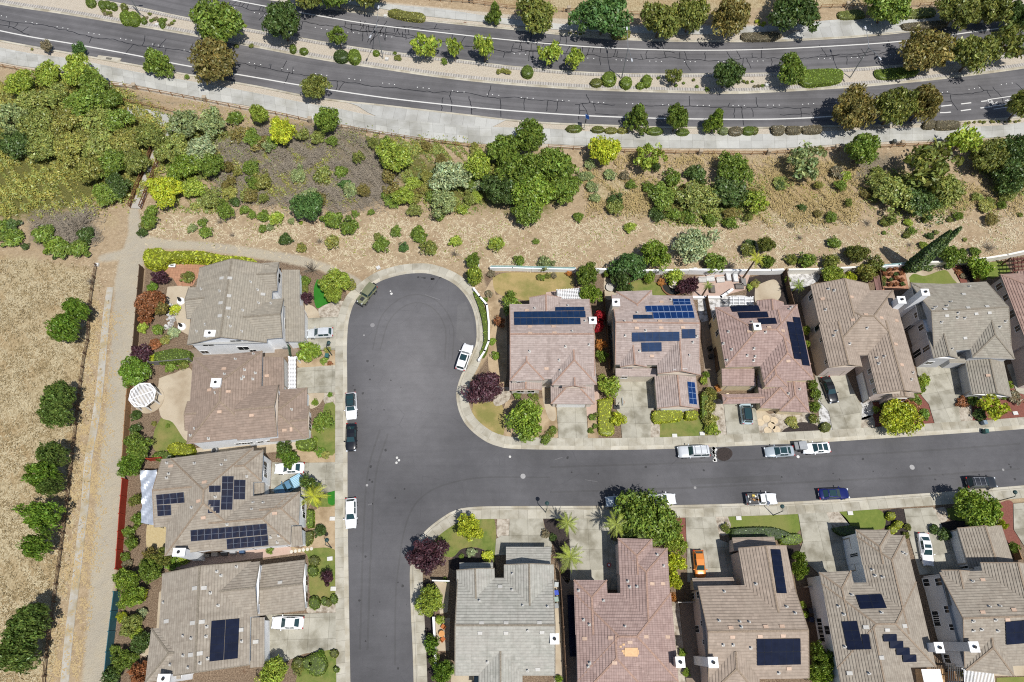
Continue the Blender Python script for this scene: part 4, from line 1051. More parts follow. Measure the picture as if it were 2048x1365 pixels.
h.prim((1152.5, 1270), (1156, 1400), (1300, 1270), kind='oh', pitch=.36)
h.build((1250, 1250))
c = zz(1130, 1065, 4.55)
h.vents([c(792, 468), c(890, 467), c(180, 968), c(415, 960), c(737, 950), c(932, 952)], 'tant'); h.vents([c(590, 1000), c(450, 1187)], 'tan')
h.vents([c(573, 445), c(590, 498), c(655, 493), c(350, 622), c(170, 797), c(223, 840), c(545, 857), c(212, 1222), c(225, 1190), c(838, 203), c(897, 305), c(125, 530)], 'pipe')
h.chimney(*c(1050, 1182), 1.1, 1.2, 7.9)
b = MB(); sh = plain('bare_sheathing', S(236, 194, 146), 0.8, var=0.1)
for x0, y0, x1, y1 in ((542, 1050, 662, 1130), (515, 1072, 541, 1092), (495, 1032, 515, 1050), (523, 1012, 545, 1030), (528, 1092, 541, 1112), (663, 1070, 672, 1112)):
    q = [h.hit(*c(x, y)) for x, y in ((x0, y0), (x0, y1), (x1, y1), (x1, y0))]
    if all(k[0] for k in q): b.face([k[0] + k[1] * 0.06 - h.L for k in q])
b.obj('sheathing_patch', sh, h.roof)
h.garage(1270, 1072, 4.8)
h = House('tan_panel_house', 'tan tile house with all black solar rectangles above the orange car', 'tan', 'rosy', CAPM, TRIM_T)
h.prim((1396, 1172.5), (1587, 1170), (1420, 1360), kind='gg', pitch=.36)
h.prim((1476.5, 1097), (1503, 1250), (1573, 1093.6), kind='go', pitch=.36)
h.prim((1414, 1300), (1418, 1390), (1514, 1298), kind='oh', pitch=.4)
h.shed([(1464, 1076, 3.0), (1548, 1074, 3.0), (1554, 1100, 3.9), (1468, 1102, 3.9)])
h.shed([(1384, 1157, 3.0), (1471, 1155, 3.0), (1474, 1180, 3.8), (1388, 1180, 3.8)])
h.build((1505, 1250))
c = zz(1360, 1065, 4.55)
h.panels([c(820, 155), c(908, 157), c(967, 557), c(876, 555)], 1, 8, 'black')
h.panels([c(697, 968), c(1093, 962), c(1097, 1200), c(700, 1210)], 6, 2, 'black')
h.vents([c(462, 867), c(780, 858), c(928, 855), c(477, 953), c(728, 948), c(937, 942), c(990, 1240)], 'tan')
h.vents([c(403, 540), c(355, 805), c(543, 815), c(628, 818), c(557, 862), c(392, 1025), c(483, 1025), c(643, 1052), c(690, 470), c(970, 678), c(1047, 735), c(897, 1280)], 'pipe')
h.chimney(*c(303, 1185), 1.2, 1.2, 8.2, mat=ST['white'])
for x, y, w_, hh in ((118, 580, .9, 1.6), (172, 570, .9, 1.6), (203, 828, .7, .9), (157, 880, 1.0, 1.8), (222, 998, .7, .9)): h.window(*c(x, y), w_, hh)
h.garage(1508, 1070, 4.8)
h = House('stepped_panel_house', 'grey brown house with four stepped black panels on its rear slope', 'taupe', 'white', CAPM, TRIM)
h.prim((1643, 1167), (1832, 1164), (1674, 1338), kind='hh', pitch=.36)
h.prim((1637.7, 1145.3), (1660, 1250), (1701.4, 1141), kind='ho', pitch=.36)
h.prim((1713, 1073), (1755, 1270), (1809, 1071), kind='ho', pitch=.36)
h.prim((1710.8, 1060), (1724, 1130), (1778, 1057), kind='ho', pitch=.36)
h.prim((1660, 1255), (1690, 1420), (1802, 1252), kind='og', pitch=.36)
h.build((1755, 1235))
c = zz(1610, 1045, 4.2655)
h.panels([c(430, 625), c(650, 616), c(697, 735), c(470, 744)], 2, 2, 'black')
h.panels([c(312, 847), c(443, 842), c(502, 1086), c(365, 1090)], 2, 3, 'black')
h.panels([c(480, 957), c(543, 954), c(566, 1084), c(503, 1086)], 1, 1, 'black')
h.panels([c(822, 352), c(912, 350), c(938, 455), c(842, 458)], 2, 1, 'black')
h.panels([c(808, 461), c(940, 458), c(972, 580), c(832, 583)], 3, 1, 'black')
h.panels([c(888, 587), c(973, 582), c(1003, 690), c(905, 692)], 2, 1, 'black')
h.panels([c(866, 697), c(1004, 692), c(1032, 805), c(890, 808)], 3, 1, 'black')
h.panels([c(848, 814), c(1033, 806), c(1052, 922), c(878, 935)], 4, 1, 'black')
for x, y in ((663, 953), (718, 1011), (773, 1068), (830, 1127)): h.panels([c(x, y + 3), c(x + 116, y), c(x + 119, y + 63), c(x + 2, y + 66)], 1, 1, 'black')
h.vents([c(520, 895), c(380, 1287), c(650, 1155), c(847, 885)], 'tall'); h.vents([c(700, 918)], 'flat')
h.vents([c(283, 715), c(330, 785), c(570, 405), c(595, 455), c(660, 467), c(397, 620), c(650, 772), c(545, 1290), c(338, 1062), c(832, 258), c(855, 272)], 'pipe')
h.chimney(*c(1147, 1070), 1.1, 1.2, 8.0, mat=ST['white'])
for x, y, w_, hh in ((125, 855, 1.2, 1.0), (135, 918, 1.2, 1.0), (148, 983, 1.2, 1.0), (205, 920, 1.2, 2.2), (243, 1125, .8, 1.2), (420, 280, .5, 2.0)): h.window(*c(x, y), w_, hh)
h.garage(1745, 1062, 4.8); h.garage(1700, 1110, 4.6)
h = House('blue_grey_house', 'blue grey walled house behind the white sedan at lower right', 'taupe', 'grey', CAPM, TRIM_G)
h.prim((1879, 1145), (2115, 1137), (1932, 1336), kind='gg', pitch=.36)
h.prim((1882, 1141), (1896, 1210), (1939, 1140), kind='go', pitch=.4)
h.prim((1960, 1125.7), (1980, 1215), (2075, 1121), kind='go', pitch=.36)
h.prim((1914, 1057), (1938, 1137), (2002.5, 1051), z=3.0, kind='gg', pitch=.34)
h.prim((1922, 1270), (1931.5, 1341), (2014, 1266), kind='oh', pitch=.4)
h.build((2000, 1235))
c = zz(1820, 1035, 4.136)
h.panels([c(785, 862), c(990, 845), c(1010, 1035), c(792, 1053)], 3, 2, 'black')
h.vents([c(600, 517), c(600, 785), c(858, 765), c(805, 847)], 'tan')
h.vents([c(515, 530), c(653, 740), c(740, 735), c(520, 860), c(705, 850), c(520, 938), c(590, 930), c(723, 940)], 'pipe')
h.chimney(*c(533, 1073), 1.2, 1.2, 8.6)
for x, y, w_, hh in ((137, 540, 1.1, 1.0), (238, 535, 1.1, 1.0), (308, 762, 1.0, .8), (213, 810, 1.2, 1.0), (225, 865, 1.2, 1.0), (350, 910, .9, .8), (310, 1170, 1.2, 1.2)): h.window(*c(x, y), w_, hh)
h.garage(1912, 1095, 4.8)
# ================================================================== plants
LEAF = leaf_mat()
BARK = surface('bark', S(120, 100, 82), S(150, 130, 110), None, 6, 0.95, bs=0.6)
TWIG = surface('dry_twig', S(144, 132, 114), S(186, 174, 156), None, 5, 0.95, bs=0.3)
def leafmesh(name, seed, pts, size, vary=0.42, hue=0.16, up=0.3):
    """pts: list of (pos, outward normal, tone); one leaf quad each"""
    rnd = np.random.RandomState(seed); n = len(pts)
    pos = np.array([p[0] for p in pts]); nr = np.array([p[1] for p in pts]); tone = np.array([p[2] for p in pts])
    d = nr + rnd.normal(0, 0.75, (n, 3)) + np.array([0, 0, up]); d /= np.linalg.norm(d, axis=1)[:, None]
    a = rnd.normal(0, 1, (n, 3)); u = np.cross(d, a); u /= np.linalg.norm(u, axis=1)[:, None]; v = np.cross(d, u)
    s = size * np.clip(rnd.lognormal(-.15, .35, n), .35, 1.5)[:, None]; l = s * rnd.uniform(1.0, 2.0, n)[:, None]
    q = np.stack([pos - v * l, pos + u * s * .8, pos + v * l, pos - u * s * .8], 1).reshape(-1, 3)
    me = bpy.data.meshes.new(name)
    me.vertices.add(4 * n); me.vertices.foreach_set('co', q.astype(np.float32).ravel())
    me.loops.add(4 * n); me.loops.foreach_set('vertex_index', np.arange(4 * n, dtype=np.int32))
    me.polygons.add(n); me.polygons.foreach_set('loop_start', np.arange(0, 4 * n, 4, dtype=np.int32)); me.polygons.foreach_set('loop_total', np.full(n, 4, np.int32))
    k = tone * rnd.uniform(1 - vary, 1 + vary, n); h = rnd.uniform(-hue, hue, n)
    c = np.stack([k * (1 + h), k, k * (1 - h * .6), np.ones(n)], 1).astype(np.float32)
    ca = me.color_attributes.new('Col', 'FLOAT_COLOR', 'CORNER'); ca.data.foreach_set('color', np.repeat(c, 4, 0).ravel())
    me.update(); me.validate(); me.materials.append(LEAF)
    return me
def crown(name, seed, nclump=40, per=60, shape='round', leaf=0.06, cl=0.3, gap=0.0):
    rnd = random.Random(seed); pts = []; la = [rnd.uniform(0, 6.28) for _ in range(3)]
    lobe = lambda x, y: (lambda a: .86 + .13 * math.sin(2 * a + la[0]) + .12 * math.sin(3 * a + la[1]) + .08 * math.sin(5 * a + la[2]))(math.atan2(y, x))
    for k in range(nclump):
        for _ in range(50):
            x, y, z = (rnd.uniform(-1, 1) for _ in range(3)); r = math.sqrt(x * x + y * y + z * z)
            if r < 1 and r > 0.45: break
        if shape == 'round': c = Vector((x * .78, y * .78, 0.62 + z * .30))
        elif shape == 'spread': c = Vector((x * .8, y * .8, 0.66 + z * .24 - 0.12 * (x * x + y * y)))
        elif shape == 'cone':
            zz_ = rnd.random() ** 1.3; rr = (1 - zz_ * .85) * .82 * math.sqrt(rnd.random()); a = rnd.uniform(0, 6.283); c = Vector((math.cos(a) * rr, math.sin(a) * rr, 0.24 + zz_ * .68))
        elif shape == 'column':
            zz_ = rnd.random(); a = rnd.uniform(0, 6.283); rr = .6 * math.sqrt(rnd.random()) * (1 - abs(zz_ - .45)); c = Vector((math.cos(a) * rr, math.sin(a) * rr, 0.06 + zz_ * .84))
        else: c = Vector((x * .74, y * .74, 0.34 + abs(z) * .36))
        if shape != 'column': lb_ = lobe(c.x, c.y) * rnd.uniform(.92, 1.1); c.x *= lb_ * 1.12; c.y *= lb_ * 1.12; c.z *= .9 + .12 * lb_
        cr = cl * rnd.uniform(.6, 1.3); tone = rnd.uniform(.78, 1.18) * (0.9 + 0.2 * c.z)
        hz = 0.36 if shape in ('round', 'spread', 'bush', 'cone') else 0.18
        for j in range(int(per * rnd.uniform(.7, 1.3))):
            a, b = rnd.uniform(0, 6.283), rnd.uniform(-.55, 1); rr = math.sqrt(max(0, 1 - b * b))
            n = Vector((math.cos(a) * rr, math.sin(a) * rr, b)); f = rnd.uniform(.6, 1.05)
            p = c + Vector((n.x * cr * f, n.y * cr * f, n.z * cr * f * hz * 1.6))
            if p.z < 0.01: p.z = 0.01
            pts.append((p, n, tone))
    return leafmesh(name, seed, pts, leaf)
def trunk(name, seed, lo=0.0, top=0.75, spread=0.45, r=0.045, n=7):
    rnd = random.Random(seed); b = MB()
    b.tube([(0, 0, -.02), (0.01, 0, .12), (0.0, 0.02, .34)], [r * 1.3, r, r * .8], 7)
    for k in range(n):
        a = k * 6.283 / n + rnd.uniform(-.4, .4); s = spread * rnd.uniform(.6, 1.2); h = top * rnd.uniform(.8, 1.1)
        b.tube([(0, 0.02, .22 + .02 * k), (math.cos(a) * s * .4, math.sin(a) * s * .4, .22 + (h - .22) * .5), (math.cos(a) * s, math.sin(a) * s, h)], [r * .6, r * .38, r * .1], 5)
    me = b.mesh(name); me.materials.append(BARK); return me
CR = {}
for k, (shape, n, per, leaf, cl) in {'round': ('round', 95, 85, .036, .22), 'cone': ('cone', 95, 75, .038, .2), 'spread': ('spread', 100, 85, .034, .2), 'bush': ('bush', 36, 62, .065, .3),
                                     'open': ('round', 30, 45, .055, .24), 'column': ('column', 60, 70, .065, .34), 'ragged': ('spread', 64, 75, .038, .22), 'small': ('round', 40, 60, .06, .29)}.items():
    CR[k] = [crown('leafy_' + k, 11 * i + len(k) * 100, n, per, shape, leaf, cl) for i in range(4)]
TR = [trunk('limbs', i) for i in range(3)]
def bare_mesh(name, seed, n=46, k=3):
    rnd = random.Random(seed); b = MB()
    for i in range(n):
        a = rnd.uniform(0, 6.283); e = rnd.uniform(.25, 1.35); p = Vector((0, 0, 0)); d = Vector((math.cos(a) * math.cos(e), math.sin(a) * math.cos(e), math.sin(e)))
        q = [p]; L = rnd.uniform(.6, 1.1)
        for j in range(k): p = p + d * L / k; d = (d + Vector((rnd.uniform(-.4, .4), rnd.uniform(-.4, .4), rnd.uniform(-.2, .3)))).normalized(); q.append(p)
        b.tube(q, [.024, .018, .012, .006][:k + 1], 4, cap=False)
    me = b.mesh(name); me.materials.append(TWIG); return me
BARE = [bare_mesh('bare_twigs', i) for i in range(3)]
# ---- colours
GC = {'green': S(116, 136, 56), 'bright': S(128, 150, 56), 'olive': S(122, 128, 62), 'olivered': S(132, 122, 68), 'yellow': S(178, 186, 58), 'yg': S(152, 168, 68), 'dark': S(84, 104, 52),
      'teal': S(88, 118, 62), 'purple': S(88, 58, 66), 'red': S(176, 48, 58), 'rust': S(150, 100, 66), 'greygreen': S(140, 152, 100), 'brush': S(138, 146, 76), 'oak': S(96, 116, 54), 'orange': S(190, 134, 72),
      'khaki': S(148, 148, 76), 'brown': S(140, 130, 104), 'field': S(106, 134, 48), 'gold': S(166, 174, 52), 'sage': S(152, 164, 122)}
for k in GC: GC[k] = tuple(min(.8, q * 1.5) for q in GC[k][:3]) + (1.0,)
CW = {'green': 'green', 'bright': 'bright green', 'olive': 'olive green', 'olivered': 'bronze tinged', 'yellow': 'yellow green', 'yg': 'light green', 'dark': 'dark green', 'teal': 'deep green', 'purple': 'dark purple', 'red': 'crimson',
      'rust': 'rust red', 'greygreen': 'grey green', 'brush': 'dull green', 'oak': 'dark olive', 'orange': 'orange', 'khaki': 'straw green', 'brown': 'brown leaved', 'field': 'fresh green', 'gold': 'golden yellow', 'sage': 'pale sage'}
LM = [('the footbridge', 278, 385), ('the white gazebo', 296, 797), ('the green off-roader', 735, 592), ('the twin cypress', 1822, 540), ('the solar speed sign', 1170, 245), ('the orange car', 1399, 1128),
      ('the silver wagon', 1386, 905), ('the black driveway sedan', 1660, 780), ('the blue sedan', 1668, 987), ('the loaded pickup', 1520, 998), ('the white trail post', 195, 530), ('the bus stop pad', 850, 235),
      ('the bike lane symbol', 1985, 206), ('the white house', 480, 610), ('the silver tarp', 297, 990), ('the stone fountain', 1345, 575), ('the white station wagon', 928, 715), ('the dark estate car', 1962, 966),
      ('the striped-panel house', 470, 1010), ('the black-panel house', 420, 1245), ('the brown roofed house', 470, 800), ('the corner house', 1010, 1250), ('the far bus pad', 1690, 63),
      ('the cul-de-sac head', 825, 550), ('the stepped-panel house', 1755, 1235), ('the white patio pergola', 1140, 588), ('the tall street lamp', 766, 117), ('the median lamp', 1243, 158), ('the fork-armed lamp', 1700, 156),
      ('the ten-panel roof', 450, 1280), ('the white driveway sedan', 1852, 1097), ('the beige roofed house', 1725, 660), ('the bare purple plum', 969, 776), ('the storm drain', 217, 118), ('the trail junction', 262, 500),
      ('the trail trash bin', 218, 168), ('the kerbside trash bin', 1785, 288), ('the putting green', 1855, 555), ('the red fence', 243, 1080), ('the teal fence', 220, 1270), ('the frame edge lamp', 282, 32)]
USED = set()
def where(px, py):
    g = P(px, py)
    c = []
    for nm, x, y in LM:
        d = P(x, y) - g; c.append((d.length, nm, px - x, py - y))
    c.sort()
    return [(max(1, round(d)), nm, dx, dy) for d, nm, dx, dy in c[:7] if d > .8]
def autolabel(look, px, py):
    for d, nm, dx, dy in where(px, py):
        a = abs(math.atan2(dy, dx)) ; v = 'above' if dy < 0 else 'below'; h = 'right of' if dx > 0 else 'left of'
        if abs(dx) > 2.4 * abs(dy): w_ = h
        elif abs(dy) > 2.4 * abs(dx): w_ = v
        else: w_ = v + ' and ' + h
        s = f"{look} {d} {'metre' if d == 1 else 'metres'} {w_} {nm}"
        if len(s.split()) > 16: s = s.replace(' in a yard', '').replace(' by the trail', '').replace(' clipped', '').replace(' in white gravel', '').replace(' by the rail fence', '').replace(' in black mulch', '')
        if s not in USED and len(s.split()) <= 16: USED.add(s); return s
    return s
GROUPS = {}
def size_word(r): return 'tiny' if r < 1.0 else 'small' if r < 2.2 else 'medium' if r < 3.6 else 'large' if r < 5.2 else 'very large'
_tn = [0]
def tree(px, py, rp, h=None, col='green', shape='round', noun='tree', where_='', group=None, name=None, sq=1.0):
    """px,py,rp: crown centre and radius in the photo"""
    r = rp * mpp(px, py, 3); h = h or max(2.0, r * 1.55)
    q = P(px, py, h * .62); _tn[0] += 1; i = _tn[0]
    rnd = random.Random(i * 31 + 7)
    o = empty(name or ('street_tree' if group and 'street' in group else 'tree'), (q.x, q.y, 0), rnd.uniform(0, 6.28))
    look = f"{size_word(r)} {CW[col]} {noun}" + (' ' + where_ if where_ else '')
    tag(o, autolabel(look, px, py), 'tree', group or 'trees')
    k = GC[col]; v = rnd.uniform(.88, 1.12)
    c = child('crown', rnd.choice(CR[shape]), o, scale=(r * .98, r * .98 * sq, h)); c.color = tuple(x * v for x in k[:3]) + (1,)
    child('trunk', rnd.choice(TR), o, scale=(min(r, 5) * 1.0, min(r, 5) * 1.0, h))
    return o
def shrub(px, py, rp, h=None, col='green', noun='shrub', where_='', group='shrubs', sq=1.0, shape='bush'):
    r = rp * mpp(px, py); h = h or r * 1.1; _tn[0] += 1; rnd = random.Random(_tn[0] * 17 + 3)
    q = P(px, py, h * .5)
    o = bpy.data.objects.new('shrub', rnd.choice(CR[shape])); COL.objects.link(o)
    o.location = (q.x, q.y, 0); o.rotation_euler = (0, 0, rnd.uniform(0, 6.28)); o.scale = (r * 1.05, r * 1.05 * sq, h * 1.2)
    v = rnd.uniform(.88, 1.12); o.color = tuple(x * v for x in GC[col][:3]) + (1,)
    tag(o, autolabel(f"{size_word(r * 1.6)} {CW[col]} {noun}" + (' ' + where_ if where_ else ''), px, py), noun, group)
    return o
def bare(px, py, rp, h=None, where_=''):
    r = rp * mpp(px, py); h = h or r * .8; _tn[0] += 1; rnd = random.Random(_tn[0])
    q = P(px, py, h * .4); o = bpy.data.objects.new('bare_shrub', rnd.choice(BARE)); COL.objects.link(o)
    o.location = (q.x, q.y, 0); o.rotation_euler = (0, 0, rnd.uniform(0, 6.28)); o.scale = (r, r, h)
    tag(o, autolabel(f"{size_word(r * 1.6)} leafless grey shrub" + (' ' + where_ if where_ else ''), px, py), 'shrub', 'dead shrubs')
# ---- clipped hedges and mounds: a solid body with small leaves over it
def hedge(pts, h, col, label, name='hedge', group=None, dens=26, leaf=0.10, rnd_=0.55, kind=None):
    w_ = px2w(pts, h * .8); ctr = sum(w_, Vector()) / len(w_); ctr.z = 0
    pl = [Vector((q.x, q.y, 0)) for q in smooth2(w_ + [w_[0]], .5)[:-1]]
    rs = np.random.RandomState(len(USED) + len(pts)); LV = []
    lv = [(0, .0), (.55, .0), (.86, .08), (1.0, .22)]
    n = len(pl); rg = []
    for f, ins in lv: rg.append([q.lerp(ctr, ins * rnd_) + Vector((0, 0, f * h)) - ctr for q in pl])
    b = MB()
    for a, c in zip(rg, rg[1:]):
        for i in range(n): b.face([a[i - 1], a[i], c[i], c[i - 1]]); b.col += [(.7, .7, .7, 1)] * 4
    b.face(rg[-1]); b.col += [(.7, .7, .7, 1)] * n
    bm = bmesh.new(); me = b.mesh('body'); bm.from_mesh(me); bmesh.ops.triangulate(bm, faces=bm.faces[:]); bm.normal_update()
    for f in bm.faces:
        A = f.calc_area(); m = A * dens; m = int(m) + (rs.rand() < m % 1); v = [x.co for x in f.verts]; nn = f.normal.copy()
        if nn.dot(f.calc_center_median() - Vector((0, 0, h * .3))) < 0: nn = -nn
        for _ in range(m):
            a, c = rs.rand(2)
            if a + c > 1: a, c = 1 - a, 1 - c
            p = v[0] + (v[1] - v[0]) * a + (v[2] - v[0]) * c
            LV.append((p + nn * rs.uniform(-.02, .05), nn, rs.uniform(.85, 1.15)))
    bm.free()
    k = GC[col]
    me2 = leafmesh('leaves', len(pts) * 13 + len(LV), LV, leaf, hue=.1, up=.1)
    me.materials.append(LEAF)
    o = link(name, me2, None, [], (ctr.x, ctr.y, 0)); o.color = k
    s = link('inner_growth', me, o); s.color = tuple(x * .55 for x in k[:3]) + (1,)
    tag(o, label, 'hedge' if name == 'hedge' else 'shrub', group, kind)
    return o
def mound(px, py, rx, ry, h, col, noun='clipped round shrub', group='clipped shrubs', rot=0.0, where_=''):
    pts = [(px + rx * math.cos(a) * math.cos(rot) - ry * math.sin(a) * math.sin(rot), py + rx * math.cos(a) * math.sin(rot) + ry * math.sin(a) * math.cos(rot)) for a in np.linspace(0, 2 * math.pi, 9)[:-1]]
    return hedge(pts, h, col, autolabel(f"{CW[col]} {noun}" + (' ' + where_ if where_ else ''), px, py), name='clipped_shrub', group=group, dens=30, leaf=.09, rnd_=1.6)
# ---- scattered ground growth (nobody could count it)
STRAWM = surface('straw_blades', S(214, 196, 158), S(238, 224, 194), None, 5, .95, bs=.2)
TUFTM = surface('tuft_blades', S(128, 108, 66), S(170, 146, 96), None, 5, .95, bs=.2)
def scatter(name, polys, n, hh, size, col, label, seed, lo=0.0, twigs=False, clump=1.4, tm=None, ln=(.4, 1.1), wd=(.025, .05), el=(-.2, .5)):
    rs = np.random.RandomState(seed); LV = []; pw = [[(q.x, q.y) for q in px2w(p)] for p in polys]
    xs = [q[0] for p in pw for q in p]; ys = [q[1] for p in pw for q in p]
    X = rs.uniform(min(xs), max(xs), n * 6); Y = rs.uniform(min(ys), max(ys), n * 6)
    m = np.full(X.shape, -1e9)
    for p in pw: m = np.maximum(m, npoly_sd(X, Y, p))
    # clumpy: keep where a cheap noise field is high
    f = np.sin(X * 1.1 / clump + np.sin(Y * .7) * 1.3) * np.cos(Y * 1.3 / clump + np.sin(X * .6) * 1.5) + .5 * np.sin(X * 2.9 + Y * 2.3) + .4 * np.cos(X * .31 - Y * .43)
    k = (m + rs.normal(0, 1.2, m.shape) > 0) & (f + rs.normal(0, .35, m.shape) > -.1); X, Y, f = X[k][:n], Y[k][:n], f[k][:n]
    Z = lo + hh * np.clip(.35 + .4 * f, .05, 1) * rs.uniform(.3, 1, X.shape)
    tone = np.clip(.95 + .22 * f, .6, 1.4) 
    if twigs:
        b = MB()
        for x, y, z in zip(X, Y, Z):
            a = rs.uniform(0, 6.28); L = rs.uniform(*ln); e = rs.uniform(*el)
            d = Vector((math.cos(a) * math.cos(e), math.sin(a) * math.cos(e), math.sin(e))) * L; s = Vector((-d.y, d.x, 0)).normalized() * rs.uniform(*wd); p = Vector((x, y, max(.05, z)))
            b.face([p - s, p + d - s * .4, p + d + s * .4, p + s]); 
        o = b.obj(name, tm or TWIG)
    else:
        o = link(name, leafmesh(name, seed, [((x, y, z), (0, 0, .6), t_) for x, y, z, t_ in zip(X, Y, Z, tone)], size, vary=.3, hue=.22), None)
        o.color = GC[col]
    tag(o, label, 'undergrowth', None, 'stuff')
    return o
# ---- arterial trees
SG = 'street trees along the arterial'
for a in ((435, 42, 60, 8.5, 'green', 'round'), (426, 120, 54, 8, 'olivered', 'round'), (562, 42, 45, 8.5, 'dark', 'round'), (629, 173, 30, 6, 'olive', 'round'), (652, 240, 30, 6.5, 'green', 'round'),
          (311, 119, 34, 6.2, 'green', 'cone'), (158, 99, 15, 3.6, 'teal', 'small'), (92, 92, 12, 3, 'brown', 'small'), (676, 72, 22, 5.5, 'green', 'open'), (848, 90, 32, 6, 'yg', 'open'), (908, 97, 20, 6, 'yg', 'open'),
          (969, 95, 25, 6.5, 'yg', 'open'), (1101, 106, 28, 6, 'yg', 'open'), (1151, 118, 24, 5.5, 'yg', 'open'), (1072, 26, 46, 8, 'olive', 'round'), (989, 23, 20, 5.5, 'green', 'cone'), (1208, 27, 62, 9, 'teal', 'spread'),
          (1322, 38, 44, 8, 'olive', 'round'), (1382, 28, 42, 8, 'olive', 'round'), (1462, 32, 48, 8.5, 'olivered', 'round'), (1590, 18, 60, 8.5, 'dark', 'spread'), (1775, 12, 50, 7.5, 'green', 'round'),
          (1918, 16, 48, 8, 'olive', 'round'), (1985, 10, 40, 8, 'olive', 'round'), (2040, 30, 30, 7, 'dark', 'round'), (612, -20, 42, 8, 'olive', 'round'), (670, -22, 42, 8, 'green', 'round'), (738, -24, 44, 8, 'olive', 'round'),
          (1850, 103, 56, 9, 'olivered', 'round'), (1950, 106, 46, 8.5, 'olive', 'round'), (2022, 80, 44, 8.5, 'olive', 'open'), (1584, 139, 35, 6.4, 'green', 'round'), (1455, 147, 35, 6.6, 'dark', 'round'),
          (1348, 152, 20, 4, 'olive', 'open'), (1711, 214, 50, 8.8, 'olivered', 'round'), (1793, 212, 46, 9, 'olive', 'round'), (1850, 206, 38, 8.6, 'olivered', 'round'), (1277, 230, 32, 6.6, 'green', 'cone'),
          (1355, 235, 28, 6.6, 'green', 'round'), (1433, 237, 26, 6.6, 'bright', 'cone'), (1726, 298, 38, 7, 'green', 'round'), (2050, 205, 30, 8, 'olive', 'round')):
    tree(*a, group=SG)
CG = 'trees in the creek strip'
for a in ((1210, 300, 36, 6, 'yellow', 'round'), (1298, 312, 36, 5.5, 'yg', 'open'), (518, 228, 23, 4.5, 'yg', 'round'), (563, 260, 32, 5, 'yellow', 'round'), (330, 380, 42, 4.5, 'gold', 'spread'),
          (616, 412, 37, 5.5, 'teal', 'round'), (788, 312, 42, 5, 'yg', 'round'), (806, 392, 25, 3.5, 'yg', 'round'), (1060, 272, 38, 7, 'green', 'round'), (1005, 300, 40, 6.5, 'green', 'round'), (1040, 340, 46, 7.5, 'green', 'round'),
          (1108, 328, 46, 7, 'green', 'spread'), (1070, 384, 54, 7, 'bright', 'spread'), (1002, 378, 42, 6, 'dark', 'round'), (1128, 378, 40, 5.5, 'green', 'spread'), (1058, 418, 40, 5, 'green', 'spread'), (898, 352, 46, 5, 'sage', 'ragged'),
          (885, 405, 34, 4, 'greygreen', 'ragged'), (958, 330, 34, 5, 'yg', 'round'), (1610, 322, 46, 6, 'greygreen', 'open'), (1470, 338, 40, 5, 'green', 'round'), (1462, 385, 44, 4, 'dark', 'ragged'), (1395, 392, 48, 3.6, 'brush', 'ragged'),
          (1325, 392, 36, 3.4, 'green', 'ragged'), (1395, 345, 26, 3, 'dark', 'bush'), (1345, 352, 22, 3, 'green', 'bush'), (1512, 402, 30, 4, 'yg', 'open'), (1860, 330, 62, 8, 'olive', 'open'), (1800, 395, 48, 4.5, 'brush', 'ragged'),
          (1850, 405, 44, 4.5, 'dark', 'ragged'), (1895, 380, 40, 5, 'brush', 'ragged'), (1765, 372, 34, 4, 'brush', 'ragged'), (1925, 282, 38, 6.5, 'yg', 'open'), (1985, 310, 44, 6, 'olive', 'round'), (2030, 300, 40, 6, 'dark', 'round'), (2022, 352, 40, 5.5, 'dark', 'round'),
          (1230, 412, 20, 2.6, 'brush', 'bush'), (1390, 488, 46, 5, 'sage', 'ragged'), (1432, 522, 26, 3.5, 'green', 'bush'), (1258, 528, 46, 5.6, 'teal', 'cone'), (1312, 508, 34, 5.4, 'bright', 'round'), (1245, 560, 30, 4.5, 'dark', 'cone'),
          (1176, 548, 26, 5, 'green', 'round'), (1180, 588, 24, 5, 'bright', 'round'), (947, 520, 17, 3, 'green', 'round'), (949, 548, 21, 4.6, 'yg', 'column'), (1905, 512, 27, 4.5, 'green', 'round'), (1960, 535, 26, 4, 'bright', 'small'),
          (1718, 508, 22, 4, 'olive', 'round'), (1734, 545, 20, 4, 'khaki', 'small'), (1665, 548, 24, 3.6, 'yg', 'round'), (1617, 520, 21, 3, 'green', 'bush'), (1665, 522, 20, 3, 'olive', 'bush'), (1533, 490, 18, 4, 'olive', 'round'),
          (1538, 520, 16, 3, 'green', 'bush'), (1753, 525, 20, 3, 'olive', 'bush')):
    tree(*a, group=CG)
